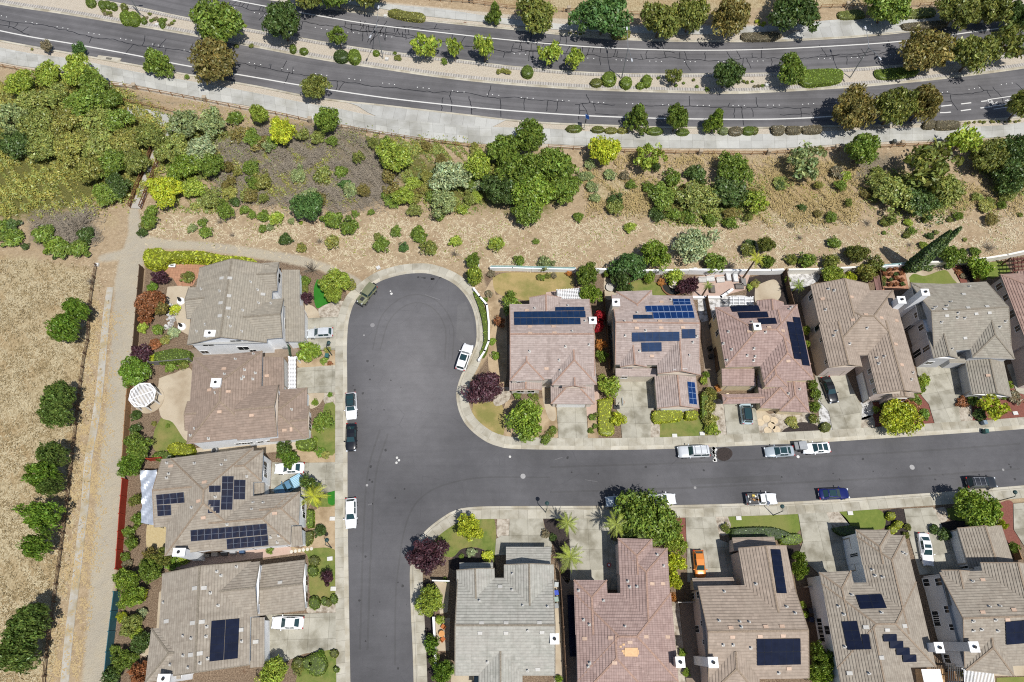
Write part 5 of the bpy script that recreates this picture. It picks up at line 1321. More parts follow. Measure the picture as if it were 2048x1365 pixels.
# ---- woodland at the left
WG = 'woodland trees left of the footbridge'
rnd = random.Random(5)
for k, (x, y, r, cl_) in enumerate(((40, 165, 30, 'yg'), (95, 150, 32, 'yg'), (155, 140, 36, 'yg'), (185, 165, 34, 'green'), (60, 205, 38, 'brush'), (110, 195, 34, 'brush'), (165, 205, 42, 'green'), (215, 195, 30, 'green'), (20, 235, 40, 'greygreen'), (75, 245, 40, 'brush'),
                                    (130, 240, 40, 'khaki'), (190, 245, 42, 'brush'), (240, 240, 36, 'green'), (30, 285, 40, 'dark'), (85, 290, 40, 'brush'), (140, 290, 42, 'khaki'), (195, 292, 42, 'brush'), (250, 285, 40, 'khaki'), (300, 270, 32, 'brush'),
                                    (175, 335, 36, 'khaki'), (225, 325, 38, 'green'), (272, 325, 30, 'brush'), (215, 385, 34, 'green'), (235, 372, 30, 'dark'),
                                    (365, 250, 40, 'greygreen'), (420, 245, 38, 'greygreen'), (345, 300, 38, 'brush'), (400, 300, 40, 'sage'), (365, 335, 36, 'bright'), (420, 330, 30, 'green'), (385, 375, 30, 'yg'), (420, 395, 26, 'brush'), (450, 420, 22, 'green'))):
    tree(x, y, r, rnd.uniform(3.6, 6.0) if y < 345 else rnd.uniform(2.6, 3.6), cl_, rnd.choice(('spread', 'ragged', 'round')), group=WG)
for a in ((0, 462, 26, 1.8, 'green'), (25, 478, 24, 1.8, 'green'), (20, 452, 20, 1.5, 'dark'), (88, 470, 26, 2.0, 'green'), (110, 492, 22, 1.8, 'bright'), (125, 500, 22, 1.8, 'green'), (158, 498, 24, 1.8, 'green'), (172, 470, 20, 1.8, 'dark'), (50, 494, 9, .8, 'dark'), (110, 515, 6, .6, 'dark'),
          (96, 502, 10, 1, 'greygreen'), (298, 445, 17, 2.4, 'green'), (285, 466, 11, 1.6, 'dark'), (303, 425, 15, 2.2, 'green'), (292, 452, 14, 2, 'olive'), (470, 238, 18, 2.2, 'green'), (497, 262, 9, 1.2, 'green')):
    shrub(*a, where_='by the trail', group='shrubs beside the trails')
bare(140, 455, 40, 2.6); bare(158, 448, 34, 2.4); bare(182, 563, 16, 2.0, 'by the rail fence'); bare(622, 535, 24, 3.2); bare(909, 508, 15, 1.4); bare(640, 482, 12, 1.2); bare(440, 443, 13, 1); bare(384, 456, 8, 1); bare(465, 470, 10, .6)
bare(1980, 495, 22, 1.2); bare(1890, 480, 18, 1); bare(1735, 447, 14, 1); bare(1600, 476, 12, .8); bare(1820, 490, 10, .6); bare(1095, 525, 16, 1.2)
# ---- open slope shrubs
for x, y, r, cl_ in ((384, 457, 11, 'greygreen'), (412, 465, 15, 'green'), (405, 445, 11, 'green'), (572, 479, 15, 'dark'), (525, 458, 10, 'green'), (540, 455, 9, 'greygreen'), (553, 438, 17, 'yg'), (526, 432, 14, 'green'), (583, 443, 8, 'greygreen'), (602, 446, 5, 'yg'), (664, 440, 22, 'green'), (697, 452, 22, 'green'),
                     (710, 428, 9, 'green'), (742, 425, 8, 'green'), (665, 485, 17, 'khaki'), (602, 496, 12, 'khaki'), (792, 463, 13, 'green'), (762, 490, 18, 'green'), (755, 474, 10, 'olive'), (807, 495, 12, 'teal'), (838, 466, 17, 'green'), (858, 497, 19, 'olive'), (840, 478, 14, 'green'), (911, 483, 14, 'yg'),
                     (993, 489, 18, 'yg'), (886, 402, 16, 'green'), (880, 432, 12, 'green'), (912, 414, 14, 'khaki'), (925, 418, 14, 'yg'), (1157, 435, 12, 'green'), (1230, 400, 18, 'dark'), (1260, 455, 13, 'yg'), (1072, 484, 8, 'green'), (1038, 522, 13, 'green'), (1092, 527, 18, 'greygreen'), (1263, 370, 12, 'green'),
                     (1462, 446, 16, 'green'), (1495, 500, 16, 'olive'), (1500, 488, 12, 'dark'), (1582, 520, 14, 'olive'), (1604, 416, 10, 'dark'), (1582, 451, 7, 'brown'), (1668, 487, 15, 'green'), (1702, 505, 14, 'olive'), (1770, 444, 12, 'olive'), (1768, 466, 5, 'green'), (1816, 446, 10, 'yg'), (1824, 462, 10, 'green'),
                     (1813, 470, 9, 'olive'), (1860, 472, 9, 'dark'), (1847, 492, 10, 'yg'), (1950, 505, 12, 'green'), (1872, 465, 6, 'brush'), (1900, 440, 7, 'brush'), (1850, 440, 8, 'brush'), (2000, 378, 9, 'yg'), (1955, 395, 12, 'brush'), (1980, 402, 10, 'brush'), (1930, 480, 5, 'brush'), (2040, 430, 6, 'brush'),
                     (1165, 355, 14, 'greygreen'), (1180, 330, 13, 'greygreen'), (955, 372, 16, 'sage'), (1220, 350, 14, 'greygreen'), (1250, 352, 12, 'brown'), (700, 380, 18, 'greygreen'), (690, 370, 14, 'teal'), (770, 392, 10, 'green'), (645, 350, 20, 'brush'), (682, 345, 16, 'green'), (470, 405, 12, 'dark'), (490, 420, 12, 'green'), (505, 430, 10, 'green'),
                     (1675, 345, 16, 'brown'), (1690, 352, 13, 'yg'), (1755, 345, 14, 'brush'), (1640, 300, 10, 'brush'), (1560, 370, 12, 'dark'), (1375, 435, 18, 'green'), (1350, 430, 16, 'green'), (1420, 440, 16, 'green'), (1295, 375, 14, 'green'), (1310, 425, 14, 'dark')):
    shrub(x, y, r, None, cl_, group='shrubs on the dry slope')
# ---- median and verge planting
for x, y, rx, ry, hh, cl_ in ((251, 33, 13, 13, 1.3, 'bright'), (266, 35, 13, 13, 1.3, 'bright'), (180, 3, 10, 9, 1, 'green'), (203, 8, 8, 8, 1, 'green'), (215, 8, 7, 7, 1, 'green'), (226, 11, 7, 7, 1, 'green'), (247, 13, 7, 7, 1, 'olive'), (323, 44, 6, 10, 1, 'green'), (287, 41, 6, 6, .8, 'green'), (682, 110, 16, 11, 1.4, 'dark'), (708, 110, 13, 13, 1.6, 'bright'),
                              (607, 101, 9, 6, 1, 'green'), (585, 96, 7, 8, 1, 'green'), (752, 105, 7, 5, .8, 'bright'), (1055, 141, 12, 11, 1.4, 'green'), (1193, 164, 13, 8, 1, 'olive'), (1219, 155, 15, 13, 1.6, 'bright'), (1253, 163, 12, 11, 1.4, 'bright'), (1294, 160, 10, 12, 1.3, 'bright'), (1281, 170, 9, 6, 1, 'bright'), (1623, 160, 14, 10, 1, 'greygreen'),
                              (1148, 256, 17, 7, 1, 'olive'), (1155, 256, 8, 6, 1.1, 'green'), (1196, 258, 14, 6, .9, 'olive'), (1222, 260, 14, 5.5, .9, 'khaki'), (1245, 260, 12, 5, .9, 'khaki'), (1310, 261, 18, 7, 1, 'green'), (1366, 263, 14, 6, 1, 'green'), (1448, 261, 10, 7, 1, 'greygreen'), (1472, 261, 16, 8, 1.1, 'brown'), (1498, 260, 14, 7.5, 1.1, 'green'), (1510, 260, 8, 7, 1, 'olive')):
    mound(x, y, rx, ry, hh, cl_, group='clipped shrubs along the arterial')
GRY = 'brown'
hedge([(1598, 141), (1640, 138), (1682, 139), (1688, 148), (1684, 160), (1665, 166), (1640, 169), (1612, 170), (1600, 160)], 1.3, 'bright', 'long bright green clipped hedge in the median by the fork-armed lamp', group=None)
for pts, hh, cl_, lb in (([(776, 22), (790, 18), (815, 24), (848, 28), (846, 40), (820, 39), (790, 33), (776, 28)], 1.0, 'khaki', 'low straw coloured hedge row beside the tall street lamp verge'),
                         ([(1224, 60), (1258, 60), (1256, 75), (1226, 75)], .8, 'khaki', 'small yellowing hedge block at the verge under the dark tree'),
                         ([(1484, 66), (1560, 66), (1552, 78), (1500, 80), (1484, 76)], .9, 'brown', 'dry grey hedge at the verge left of the far bus pad'),
                         ([(1803, 48), (1850, 44), (1890, 42), (1888, 52), (1850, 56), (1812, 58)], .9, 'brown', 'dry grey hedge at the verge right of the far bus pad'),
                         ([(1676, 24), (1720, 20), (1730, 34), (1690, 38), (1678, 34)], .7, 'brush', 'low green groundcover bed above the far bus pad'),
                         ([(1805, 22), (1865, 16), (1866, 32), (1806, 35)], .7, 'brush', 'low green groundcover bed under the olive tree near far bus pad'),
                         ([(1543, 252), (1568, 253), (1568, 266), (1548, 267)], 1.0, 'brown', 'dry grey shrub block first of three on the lower verge'),
                         ([(1573, 253), (1600, 254), (1602, 265), (1576, 266)], 1.0, 'brown', 'dry grey shrub block middle of three on the lower verge'),
                         ([(1603, 254), (1640, 251), (1642, 264), (1608, 265)], 1.0, 'brown', 'dry grey shrub block last of three on the lower verge'),
                         ([(1850, 243), (1870, 242), (1868, 255), (1848, 255)], 1.0, 'brown', 'dry grey shrub block beneath the bronze verge trees'),
                         ([(1872, 242), (1916, 243), (1918, 255), (1874, 257)], 1.0, 'brown', 'long dry grey shrub block right of the bronze verge trees'),
                         ([(1750, 140), (1830, 134), (1830, 150), (1770, 158), (1752, 150)], .8, 'bright', 'green groundcover in the median under the bronze tree')):
    hedge(pts, hh, cl_, lb, group='hedges along the arterial')
rnd = random.Random(12)
n = 0
def row(p0, p1, k, r, cols, dy=5, grp='small plants in the median'):
    for i in range(k):
        t_ = (i + rnd.uniform(.1, .9)) / k; x = p0[0] + (p1[0] - p0[0]) * t_; y = p0[1] + (p1[1] - p0[1]) * t_ + rnd.uniform(-dy, dy)
        shrub(x, y, r * rnd.uniform(.7, 1.25), None, rnd.choice(cols), noun='tuft', group=grp)
row((205, 20), (225, 30), 5, 5, ('olive', 'brown'), 5); row((285, 30), (350, 50), 13, 4.5, ('olive', 'brown', 'green'), 8); row((1300, 158), (1420, 172), 8, 4.5, ('green', 'olive'), 8); row((1475, 165), (1530, 170), 7, 4, ('green', 'olive', 'brown'), 6)
row((788, 108), (800, 118), 4, 6, ('green', 'olive'), 5); row((885, 118), (890, 124), 2, 6, ('green',), 2); row((995, 140), (1020, 150), 4, 7, ('khaki',), 4); row((1925, 249), (2045, 240), 12, 3.5, ('olive', 'khaki'), 3, 'small plants on the lower verge'); row((1130, 66), (1175, 68), 5, 3, ('olive',), 2, 'small plants on the upper verge')
row((60, 98), (70, 100), 1, 4, ('khaki',), 1); row((365, 152), (378, 155), 1, 5, ('green',), 1); row((440, 105), (505, 88), 3, 5, ('olive',), 4); row((1510, 45), (1530, 50), 5, 4, ('yellow',), 4, 'small plants on the upper verge')
# ---- field oaks by the trail
for a in ((122, 655, 34, 8.6, 'field', 'ragged'), (152, 618, 27, 7.6, 'field', 'ragged'), (118, 795, 36, 8.2, 'oak', 'spread'), (112, 830, 32, 8, 'oak', 'spread'), (105, 910, 32, 8, 'oak', 'ragged'), (85, 950, 36, 8.4, 'field', 'ragged'), (100, 972, 24, 7.4, 'oak', 'ragged'), (82, 1030, 38, 8.8, 'field', 'ragged'), (72, 1090, 30, 8.6, 'field', 'ragged'),
          (48, 1265, 46, 9, 'oak', 'spread'), (35, 1310, 44, 8.6, 'oak', 'spread'), (60, 1235, 30, 8.6, 'oak', 'round')):
    tree(*a, where_='', group='field trees along the rail fence')
# ---- gardens, west side
YG_ = 'garden trees'
for a in ((669, 562, 33, 4.6, 'yg', 'round'), (668, 590, 20, 4, 'yg', 'round'), (614, 596, 14, 2.4, 'purple', 'small'), (617, 703, 26, 3, 'bright', 'small'), (645, 843, 24, 3.4, 'green', 'small'), (570, 900, 20, 4, 'oak', 'small'), (578, 918, 20, 3.8, 'field', 'small'), (618, 968, 22, 5, 'oak', 'open'), (320, 557, 18, 3, 'purple', 'small'), (300, 605, 34, 4.2, 'rust', 'round'),
          (325, 615, 18, 3.4, 'olivered', 'small'), (292, 636, 16, 2.4, 'rust', 'small'), (268, 745, 38, 4, 'field', 'round'), (284, 705, 24, 3, 'purple', 'small'), (275, 893, 30, 4.6, 'green', 'round'), (262, 928, 28, 4.4, 'field', 'round'), (653, 1156, 16, 2.8, 'purple', 'small'), (252, 1160, 28, 4, 'bright', 'round'), (262, 1195, 28, 4, 'bright', 'round'), (300, 1140, 28, 4, 'green', 'round'),
          (325, 1115, 20, 3.6, 'olive', 'small'), (260, 1250, 24, 3.4, 'brush', 'round'), (282, 1285, 24, 3, 'dark', 'round'), (250, 1320, 26, 3.2, 'green', 'round'), (280, 1345, 24, 3, 'rust', 'small'), (222, 1355, 22, 3, 'dark', 'small'), (545, 1345, 34, 4.5, 'yg', 'round'), (300, 1110, 16, 3, 'olivered', 'small'), (275, 1040, 16, 2.6, 'green', 'small'), (270, 1000, 14, 2.4, 'olive', 'small'), (265, 1085, 16, 2.4, 'green', 'small')):
    tree(*a, group=YG_)
for x, y, r, hh, cl_ in ((375, 556, 15, 1.4, 'olive'), (317, 660, 13, 1.6, 'green'), (348, 665, 14, .8, 'sage'), (286, 655, 13, 1.5, 'yg'), (350, 620, 13, .9, 'yellow'), (305, 575, 12, 1.4, 'field'), (330, 680, 12, 1, 'khaki'), (310, 690, 14, 1.2, 'rust'), (300, 720, 12, 1.2, 'yellow'), (607, 565, 16, 1.6, 'green'), (607, 580, 14, 1.2, 'olive'), (700, 570, 14, 1.2, 'khaki'), (272, 832, 12, 1.4, 'dark'),
                         (272, 858, 13, 1.6, 'dark'), (308, 848, 6, .8, 'khaki'), (335, 852, 5, .6, 'green'), (342, 735, 13, 1.1, 'green'), (368, 732, 10, 1, 'olive'), (640, 905, 12, .8, 'field'), (650, 910, 10, .8, 'khaki'), (660, 790, 6, .8, 'field'), (630, 805, 8, 1, 'bright'), (630, 880, 7, .8, 'bright'), (640, 1063, 14, 1.4, 'dark'), (257, 1065, 14, 1.4, 'green'), (255, 1130, 12, 1.2, 'brown'),
                         (250, 1115, 11, 1.2, 'green'), (285, 1190, 14, 1.6, 'gold'), (243, 1235, 12, 1.2, 'gold'), (285, 1228, 12, 1.2, 'sage'), (270, 1263, 16, 1.8, 'yg'), (345, 1125, 18, 1.2, 'field'), (366, 1118, 14, 1.1, 'yg'), (598, 1335, 16, 1.4, 'olive'), (640, 1310, 10, 1.2, 'field'), (655, 700, 8, .7, 'khaki'), (648, 722, 9, .7, 'green'), (660, 727, 6, .6, 'rust'), (540, 1100, 9, .8, 'green'), (230, 1300, 12, 1.2, 'green'), (228, 1340, 12, 1.2, 'yellow')):
    shrub(x, y, r, hh, cl_, where_='in a yard', group='garden shrubs')
for x, y, rx, ry, hh, cl_ in ((628, 1122, 12, 10, 1, 'olive'), (625, 1142, 11, 12, 1, 'green'), (628, 1206, 12, 14, 1.1, 'green'), (648, 1203, 7, 9, .9, 'green'), (656, 1206, 7, 8, .9, 'olive'), (667, 1199, 8, 10, .9, 'green'), (616, 1328, 14, 14, 1.2, 'green'), (632, 1330, 22, 24, 1.2, 'green'), (668, 1308, 9, 9, .9, 'olive'), (672, 1340, 6, 6, .8, 'green'), (597, 1328, 13, 13, 1.2, 'olive'), (352, 897, 20, 12, 1.3, 'yellow'), (372, 900, 16, 14, 1.6, 'gold'), (324, 912, 22, 10, 1.2, 'green')):
    mound(x, y, rx, ry, hh, cl_, where_='in a yard', group='clipped garden shrubs')
hedge([(288, 500), (318, 497), (330, 504), (400, 503), (450, 512), (505, 517), (512, 523), (470, 528), (400, 522), (340, 522), (320, 536), (292, 532), (284, 515)], 1.9, 'gold', 'long golden yellow hedge along the gravel path behind the white house', dens=22, leaf=.16)
hedge([(308, 706), (345, 698), (378, 702), (380, 718), (350, 726), (310, 724)], 1.4, 'green', 'dense green hedge in the white house yard by the brown roof')
hedge([(592, 884), (602, 878), (626, 878), (632, 890), (626, 900), (600, 900), (591, 895)], 1.1, 'bright', 'rounded bright green hedge below the brown roofed house garage')
hedge([(614, 1020), (626, 1020), (626, 1055), (615, 1056)], 1.2, 'bright', 'tall narrow green hedge beside the striped-panel house front wall')
hedge([(612, 1064), (624, 1062), (624, 1082), (612, 1092)], 1.1, 'olive', 'short olive hedge below the tall narrow green hedge')
# ---- gardens, north side
for a in ((969, 776, 42, 4.6, 'purple', 'round'), (1052, 840, 46, 5.6, 'bright', 'round'), (1219, 770, 27, 4, 'yg', 'small'), (1237, 838, 17, 2.2, 'yellow', 'small'), (1204, 712, 14, 2.6, 'green', 'small'), (1200, 632, 15, 3.2, 'red', 'column'), (1198, 655, 12, 2.8, 'red', 'small'), (1202, 690, 13, 2.6, 'orange', 'small'), (1025, 612, 24, 3.2, 'green', 'small'), (1370, 574, 19, 3.4, 'purple', 'small'), (1384, 568, 16, 3, 'purple', 'small'),
          (1800, 832, 46, 4.8, 'gold', 'round'), (1790, 845, 30, 4, 'yellow', 'round'), (1848, 762, 15, 2.4, 'yg', 'small'), (1840, 780, 12, 2.2, 'bright', 'small'), (1985, 815, 33, 4.2, 'gold', 'open'), (1612, 660, 11, 3, 'yg', 'column'), (1612, 690, 11, 3, 'yg', 'column'), (1352, 553, 22, 2.6, 'yg', 'bush'), (1300, 555, 14, 2, 'bright', 'small'), (1213, 548, 7, 1.8, 'bright', 'small'), (1020, 590, 12, 2, 'green', 'small'), (998, 645, 14, 1.8, 'rust', 'small'),
          (1700, 555, 12, 2.6, 'yellow', 'small'), (2015, 770, 10, 2.2, 'yg', 'small')):
    tree(*a, group=YG_)
for x, y, r, hh, cl_ in ((1092, 880, 12, 1, 'green'), (1100, 868, 10, .9, 'olive'), (1107, 860, 9, .9, 'green'), (1185, 835, 8, .8, 'green'), (1182, 862, 7, .7, 'green'), (1193, 830, 6, .7, 'olive'), (1190, 853, 6, .7, 'green'), (1034, 792, 9, .8, 'green'), (1070, 795, 9, .7, 'olive'), (1060, 790, 5, .6, 'green'), (985, 684, 9, .8, 'bright'), (991, 712, 10, 1.1, 'bright'), (982, 548, 9, 1, 'brown'), (978, 588, 9, 1, 'brown'), (970, 600, 7, .7, 'green'), (1080, 555, 8, .9, 'olive'), (1095, 553, 7, .9, 'olive'), (1108, 552, 7, .9, 'brown'), (1138, 548, 7, .9, 'orange'),
                         (1085, 556, 7, .8, 'bright'), (1322, 565, 9, .9, 'orange'), (1255, 570, 6, .8, 'red'), (1408, 762, 9, 1.2, 'yg'), (1412, 750, 8, 1, 'green'), (1436, 777, 8, .8, 'orange'), (1420, 790, 16, 1.8, 'khaki'), (1418, 815, 16, 1.8, 'khaki'), (1420, 840, 16, 1.8, 'khaki'), (1425, 858, 16, 1.6, 'yg'), (1632, 790, 13, 1.6, 'green'), (1630, 815, 13, 1.6, 'green'), (1628, 838, 12, 1.4, 'olive'), (1625, 770, 11, 1.6, 'green'), (1585, 845, 14, .6, 'khaki'), (1752, 820, 8, .8, 'yg'), (1775, 815, 14, 1.2, 'dark'),
                         (1825, 812, 16, 1, 'rust'), (1850, 828, 12, .9, 'field'), (1830, 800, 14, 1.2, 'green'), (1925, 805, 14, 1, 'rust'), (1945, 800, 14, 1.2, 'green'), (1960, 830, 14, 1.2, 'dark'), (2030, 795, 16, 1.2, 'brown'), (2005, 790, 10, 1.2, 'green'), (1895, 528, 12, 1, 'dark'), (1855, 532, 14, .8, 'dark'), (1918, 545, 8, .6, 'rust'), (1925, 552, 7, .6, 'brown'), (1766, 560, 8, 1.2, 'olive'), (1575, 560, 7, 1.5, 'yg'), (1510, 568, 10, .9, 'khaki'), (1500, 575, 8, .7, 'yg')):
    shrub(x, y, r, hh, cl_, where_='in a yard', group='garden shrubs')
mound(1652, 854, 11, 10, 1, 'olive', where_='in white gravel')
for x, y in ((1783, 1032), (1797, 1050), (1786, 1060)): mound(x, y, 9, 9, 1, 'gold', where_='in black mulch')
hedge([(946, 583), (952, 583), (968, 612), (976, 650), (977, 690), (968, 715), (960, 715), (968, 690), (966, 650), (958, 615)], .7, 'bright', 'narrow curving green hedge between sidewalk and cream garden wall', dens=18)
hedge([(1305, 824), (1322, 821), (1362, 821), (1367, 832), (1362, 840), (1310, 846), (1304, 838)], 1.1, 'yellow', 'wide clipped yellow green hedge in front of the blue panel garage')
hedge([(1372, 823), (1394, 822), (1395, 837), (1371, 838)], 1.1, 'yellow', 'short clipped yellow green hedge block right of the wide one')
hedge([(1403, 788), (1414, 785), (1415, 835), (1404, 837)], 1.2, 'bright', 'tall bright green hedge along the blue panel garage side')
hedge([(1196, 800), (1225, 795), (1222, 820), (1228, 866), (1200, 868), (1197, 840)], .8, 'yellow', 'long yellow green hedge strip between the two left driveways')
# ---- gardens, south side
for a in ((1286, 1030, 62, 7.5, 'green', 'round'), (1262, 1062, 30, 5, 'dark', 'round'), (1325, 1055, 44, 6, 'green', 'round'), (1352, 1085, 26, 4, 'yg', 'round'), (1352, 1125, 22, 3.4, 'yellow', 'small'), (1346, 1160, 20, 3.2, 'yellow', 'small'), (1342, 1195, 12, 2.2, 'orange', 'small'), (1955, 1018, 48, 6, 'bright', 'round'), (858, 1110, 42, 4.6, 'purple', 'round'), (940, 1056, 30, 4.2, 'yellow', 'round'), (860, 1202, 34, 4.4, 'yg', 'round'),
          (862, 1290, 20, 3.4, 'field', 'small'), (870, 1320, 14, 2.4, 'green', 'small'), (885, 1348, 26, 4, 'field', 'round'), (1600, 1140, 20, 4, 'bright', 'round'), (1598, 1115, 14, 3.4, 'bright', 'small'), (1650, 1325, 28, 5, 'green', 'round'), (1640, 1352, 26, 4.4, 'bright', 'round'), (1632, 1300, 18, 4, 'green', 'small'), (2005, 1050, 10, 2, 'yellow', 'small'), (2028, 1095, 12, 1.8, 'green', 'small')):
    tree(*a, group=YG_)
for x, y, r, hh, cl_ in ((943, 1105, 11, .9, 'sage'), (975, 1112, 13, .9, 'yellow'), (923, 1113, 6, .5, 'green'), (1090, 1068, 10, 1, 'brown'), (1105, 1075, 9, .8, 'dark'), (1450, 1055, 10, .8, 'olive'), (1455, 1062, 7, .6, 'green'), (1610, 1230, 8, 1.2, 'yg'), (1605, 1210, 8, 1.2, 'yg'), (1890, 1070, 14, 1.2, 'dark'), (1870, 1060, 12, 1.2, 'dark'), (1815, 1055, 8, .8, 'olive'), (1812, 1070, 8, .8, 'olive'), (890, 1160, 6, .7, 'green'), (880, 1240, 10, 1.2, 'yg'), (905, 1340, 10, 1, 'sage'),
                         (1364, 1306, 9, .9, 'bright'), (1372, 1345, 9, .9, 'bright'), (1118, 1360, 9, 1, 'bright'), (1935, 1350, 14, 1.4, 'olive'), (1955, 1040, 12, 1, 'green')):
    shrub(x, y, r, hh, cl_, where_='in a yard', group='garden shrubs')
hedge([(1462, 1058), (1500, 1055), (1550, 1056), (1580, 1066), (1575, 1078), (1480, 1080), (1462, 1074)], .9, 'dark', 'dark green hedge in front of the all black solar house garage')
hedge([(1560, 1072), (1600, 1068), (1606, 1080), (1596, 1088), (1562, 1088)], .9, 'bright', 'rounded bright green hedge bed at the lawn corner left of the driveway')
hedge([(1665, 1057), (1700, 1052), (1720, 1055), (1715, 1068), (1680, 1070)], .9, 'dark', 'dark hedge in the shade of the stepped-panel house garage')
# ---- palms
def frond_mesh(seed):
    rnd = random.Random(seed); pts = []; me = None
    LVv = []
    for k in range(34):
        a = k * 2.4 + rnd.uniform(-.5, .5); e = rnd.uniform(-.1, 1.25); L = rnd.uniform(.55, 1.12); tn = rnd.uniform(.45, 1.1)
        d = Vector((math.cos(a), math.sin(a), 0))
        for j in range(26):
            t_ = j / 25; r = L * t_; z = r * math.sin(e) - 1.0 * t_ * t_ * (1.15 - .6 * math.sin(e)) * L * .8
            p = d * r * math.cos(e * .5) + Vector((0, 0, z)); s = d.cross(Vector((0, 0, 1)))
            for sg in (-1, 1):
                w_ = .11 * math.sin(math.pi * min(1, t_ * .9 + .1)) + .02
                LVv.append((p, p + s * sg * w_ * rnd.uniform(.6, 1.2) + d * w_ * .9 + Vector((0, 0, rnd.uniform(-.1, .02))), d * .014, tn))
    b = MB()
    for p, q, o, tn in LVv: b.face([p - o, p + o, q]); c = tn * rnd.uniform(.7, 1.3); b.col += [(c * 1.05, c, c, 1)] * 3
    me = b.mesh('fronds'); me.materials.append(LEAF); return me
FR = [frond_mesh(i) for i in range(2)]
b = MB(); b.tube([(0, 0, -.02), (0, 0, .3), (.02, 0, 1)], [.9, .75, .6], 8); PT = b.mesh('palm_trunk'); PT.materials.append(BARK)
for px, py, rp, hh, cl_ in ((1135, 1047, 26, 4.2, 'yg'), (1140, 1115, 32, 4.0, 'yg'), (1232, 1050, 30, 5.0, 'yg'), (628, 992, 30, 3.6, 'yellow'), (1416, 572, 12, 4.5, 'bright'), (1512, 518, 20, 7.5, 'yellow'), (1597, 572, 17, 3.4, 'bright'), (1290, 1085, 26, 4.5, 'green')):
    r = rp * mpp(px, py); q = P(px, py, hh); o = empty('palm_tree', (q.x, q.y, 0), px)
    tag(o, autolabel(f"{'tall' if hh > 4.4 else 'short'} {CW[cl_]} feathery palm", px, py), 'palm', 'palms')
    c = child('fronds', random.choice(FR), o, (0, 0, hh), scale=(r, r, r)); c.color = GC[cl_]
    child('trunk', PT, o, scale=(.22, .22, hh))
# ---- twin cypress
o = empty('cypress_tree', P(1820, 541)); tag(o, 'tall slender twin-topped cypress leaning over the rear yard wall', 'cypress', None)
rs = random.Random(4)
for k, (dx, hh) in enumerate(((-.75, 13.6), (.55, 14.6))):
    LVv = []
    for i in range(5200):
        t_ = rs.random() ** .85; a = rs.uniform(0, 6.28); r = (1.15 * (1 - t_) ** .55 * min(1, .5 + t_ * 4)) * rs.uniform(.75, 1.05)
        n = Vector((math.cos(a), math.sin(a), .3)); LVv.append((Vector((math.cos(a) * r + dx * (1 - .2 * t_), math.sin(a) * r, t_ * hh + .2)), n, rs.uniform(.8, 1.15)))
    c = link('crown', leafmesh('cypress_leaves', 5 + k, LVv, .15, up=.7), o); c.color = GC['dark']
b = MB(); b.tube([(-.5, 0, 0), (-.6, 0, 9)], [.25, .05], 7); b.obj('trunk', BARK, o)
# ---- undergrowth
scatter('undergrowth', [[(-60, 160), (80, 160), (200, 160), (320, 240), (330, 340), (270, 400), (150, 425), (60, 445), (-60, 440)]], 60000, 1.1, .13, 'khaki', 'straw green undergrowth filling the woodland floor left of the footbridge', 1)
scatter('undergrowth', [[(335, 230), (430, 245), (520, 330), (560, 300), (480, 340), (430, 430), (340, 410)], [(620, 270), (760, 275), (850, 290), (950, 300), (970, 420), (880, 420), (830, 380), (740, 310)]], 30000, .9, .12, 'brush', 'dull green undergrowth along the creek right of the footbridge', 2)
scatter('undergrowth', [[(1290, 370), (1420, 380), (1520, 370), (1530, 430), (1440, 455), (1320, 440)], [(1740, 350), (1900, 345), (1930, 405), (1860, 432), (1740, 410)], [(1930, 290), (2080, 280), (2090, 380), (2000, 390)]], 26000, .8, .12, 'brush', 'dull green undergrowth beneath the creek trees at right', 3)
scatter('dry_brush', [[(400, 310), (520, 265), (640, 255), (790, 295), (800, 395), (700, 425), (560, 410), (450, 395)], [(70, 430), (180, 425), (195, 480), (130, 505)]], 26000, 1.1, .2, 'khaki', 'tangled grey dry brush in the middle of the creek strip', 4, twigs=True)
scatter('undergrowth', [[(430, 300), (560, 280), (660, 300), (700, 400), (600, 420), (460, 390)], [(850, 285), (940, 295), (940, 310), (840, 300)], [(760, 270), (850, 285), (850, 300), (760, 290)]], 15000, .8, .11, 'khaki', 'straw green weeds growing through the grey dry brush', 5, clump=2.5)
scatter('dry_weeds', [[(205, 180), (420, 208), (620, 252), (620, 262), (400, 228), (230, 208)], [(1200, 345), (1300, 360), (1320, 420), (1200, 420)], [(1510, 340), (1700, 330), (1700, 440), (1520, 450)]], 12000, .3, .1, 'khaki', 'pale dry weeds on the slopes beside the walkway', 6, clump=2)
scatter('slope_weeds', [[(320, 440), (900, 430), (1400, 430), (2000, 420), (2040, 490), (1750, 520), (1200, 530), (800, 520), (500, 490), (320, 470)]], 2600, .2, .11, 'brush', 'sparse green weeds scattered over the dry slope', 8, clump=3)

rs = random.Random(77); BR = []
for k in range(34):
    x, y = rs.uniform(420, 790), rs.uniform(265, 415)
    if y < 250 + (x - 420) * .08: continue
    tree(x, y, rs.uniform(12, 26), rs.uniform(1.6, 3.0), rs.choice(('brush', 'olive', 'khaki', 'green', 'olivered', 'greygreen')), rs.choice(('ragged', 'open')), noun='scrub bush', group='scrub in the creek strip', name='scrub_bush')
for k in range(22):
    x, y = rs.uniform(820, 1010), rs.uniform(290, 420); tree(x, y, rs.uniform(10, 22), rs.uniform(1.4, 2.6), rs.choice(('brush', 'green', 'khaki', 'yg', 'olivered')), 'ragged', noun='scrub bush', group='scrub in the creek strip', name='scrub_bush')
for k in range(30):
    x, y = rs.uniform(1290, 2040), rs.uniform(330, 440); tree(x, y, rs.uniform(9, 22), rs.uniform(1.2, 2.4), rs.choice(('brush', 'green', 'khaki', 'dark', 'olivered')), 'ragged', noun='scrub bush', group='scrub in the creek strip', name='scrub_bush')
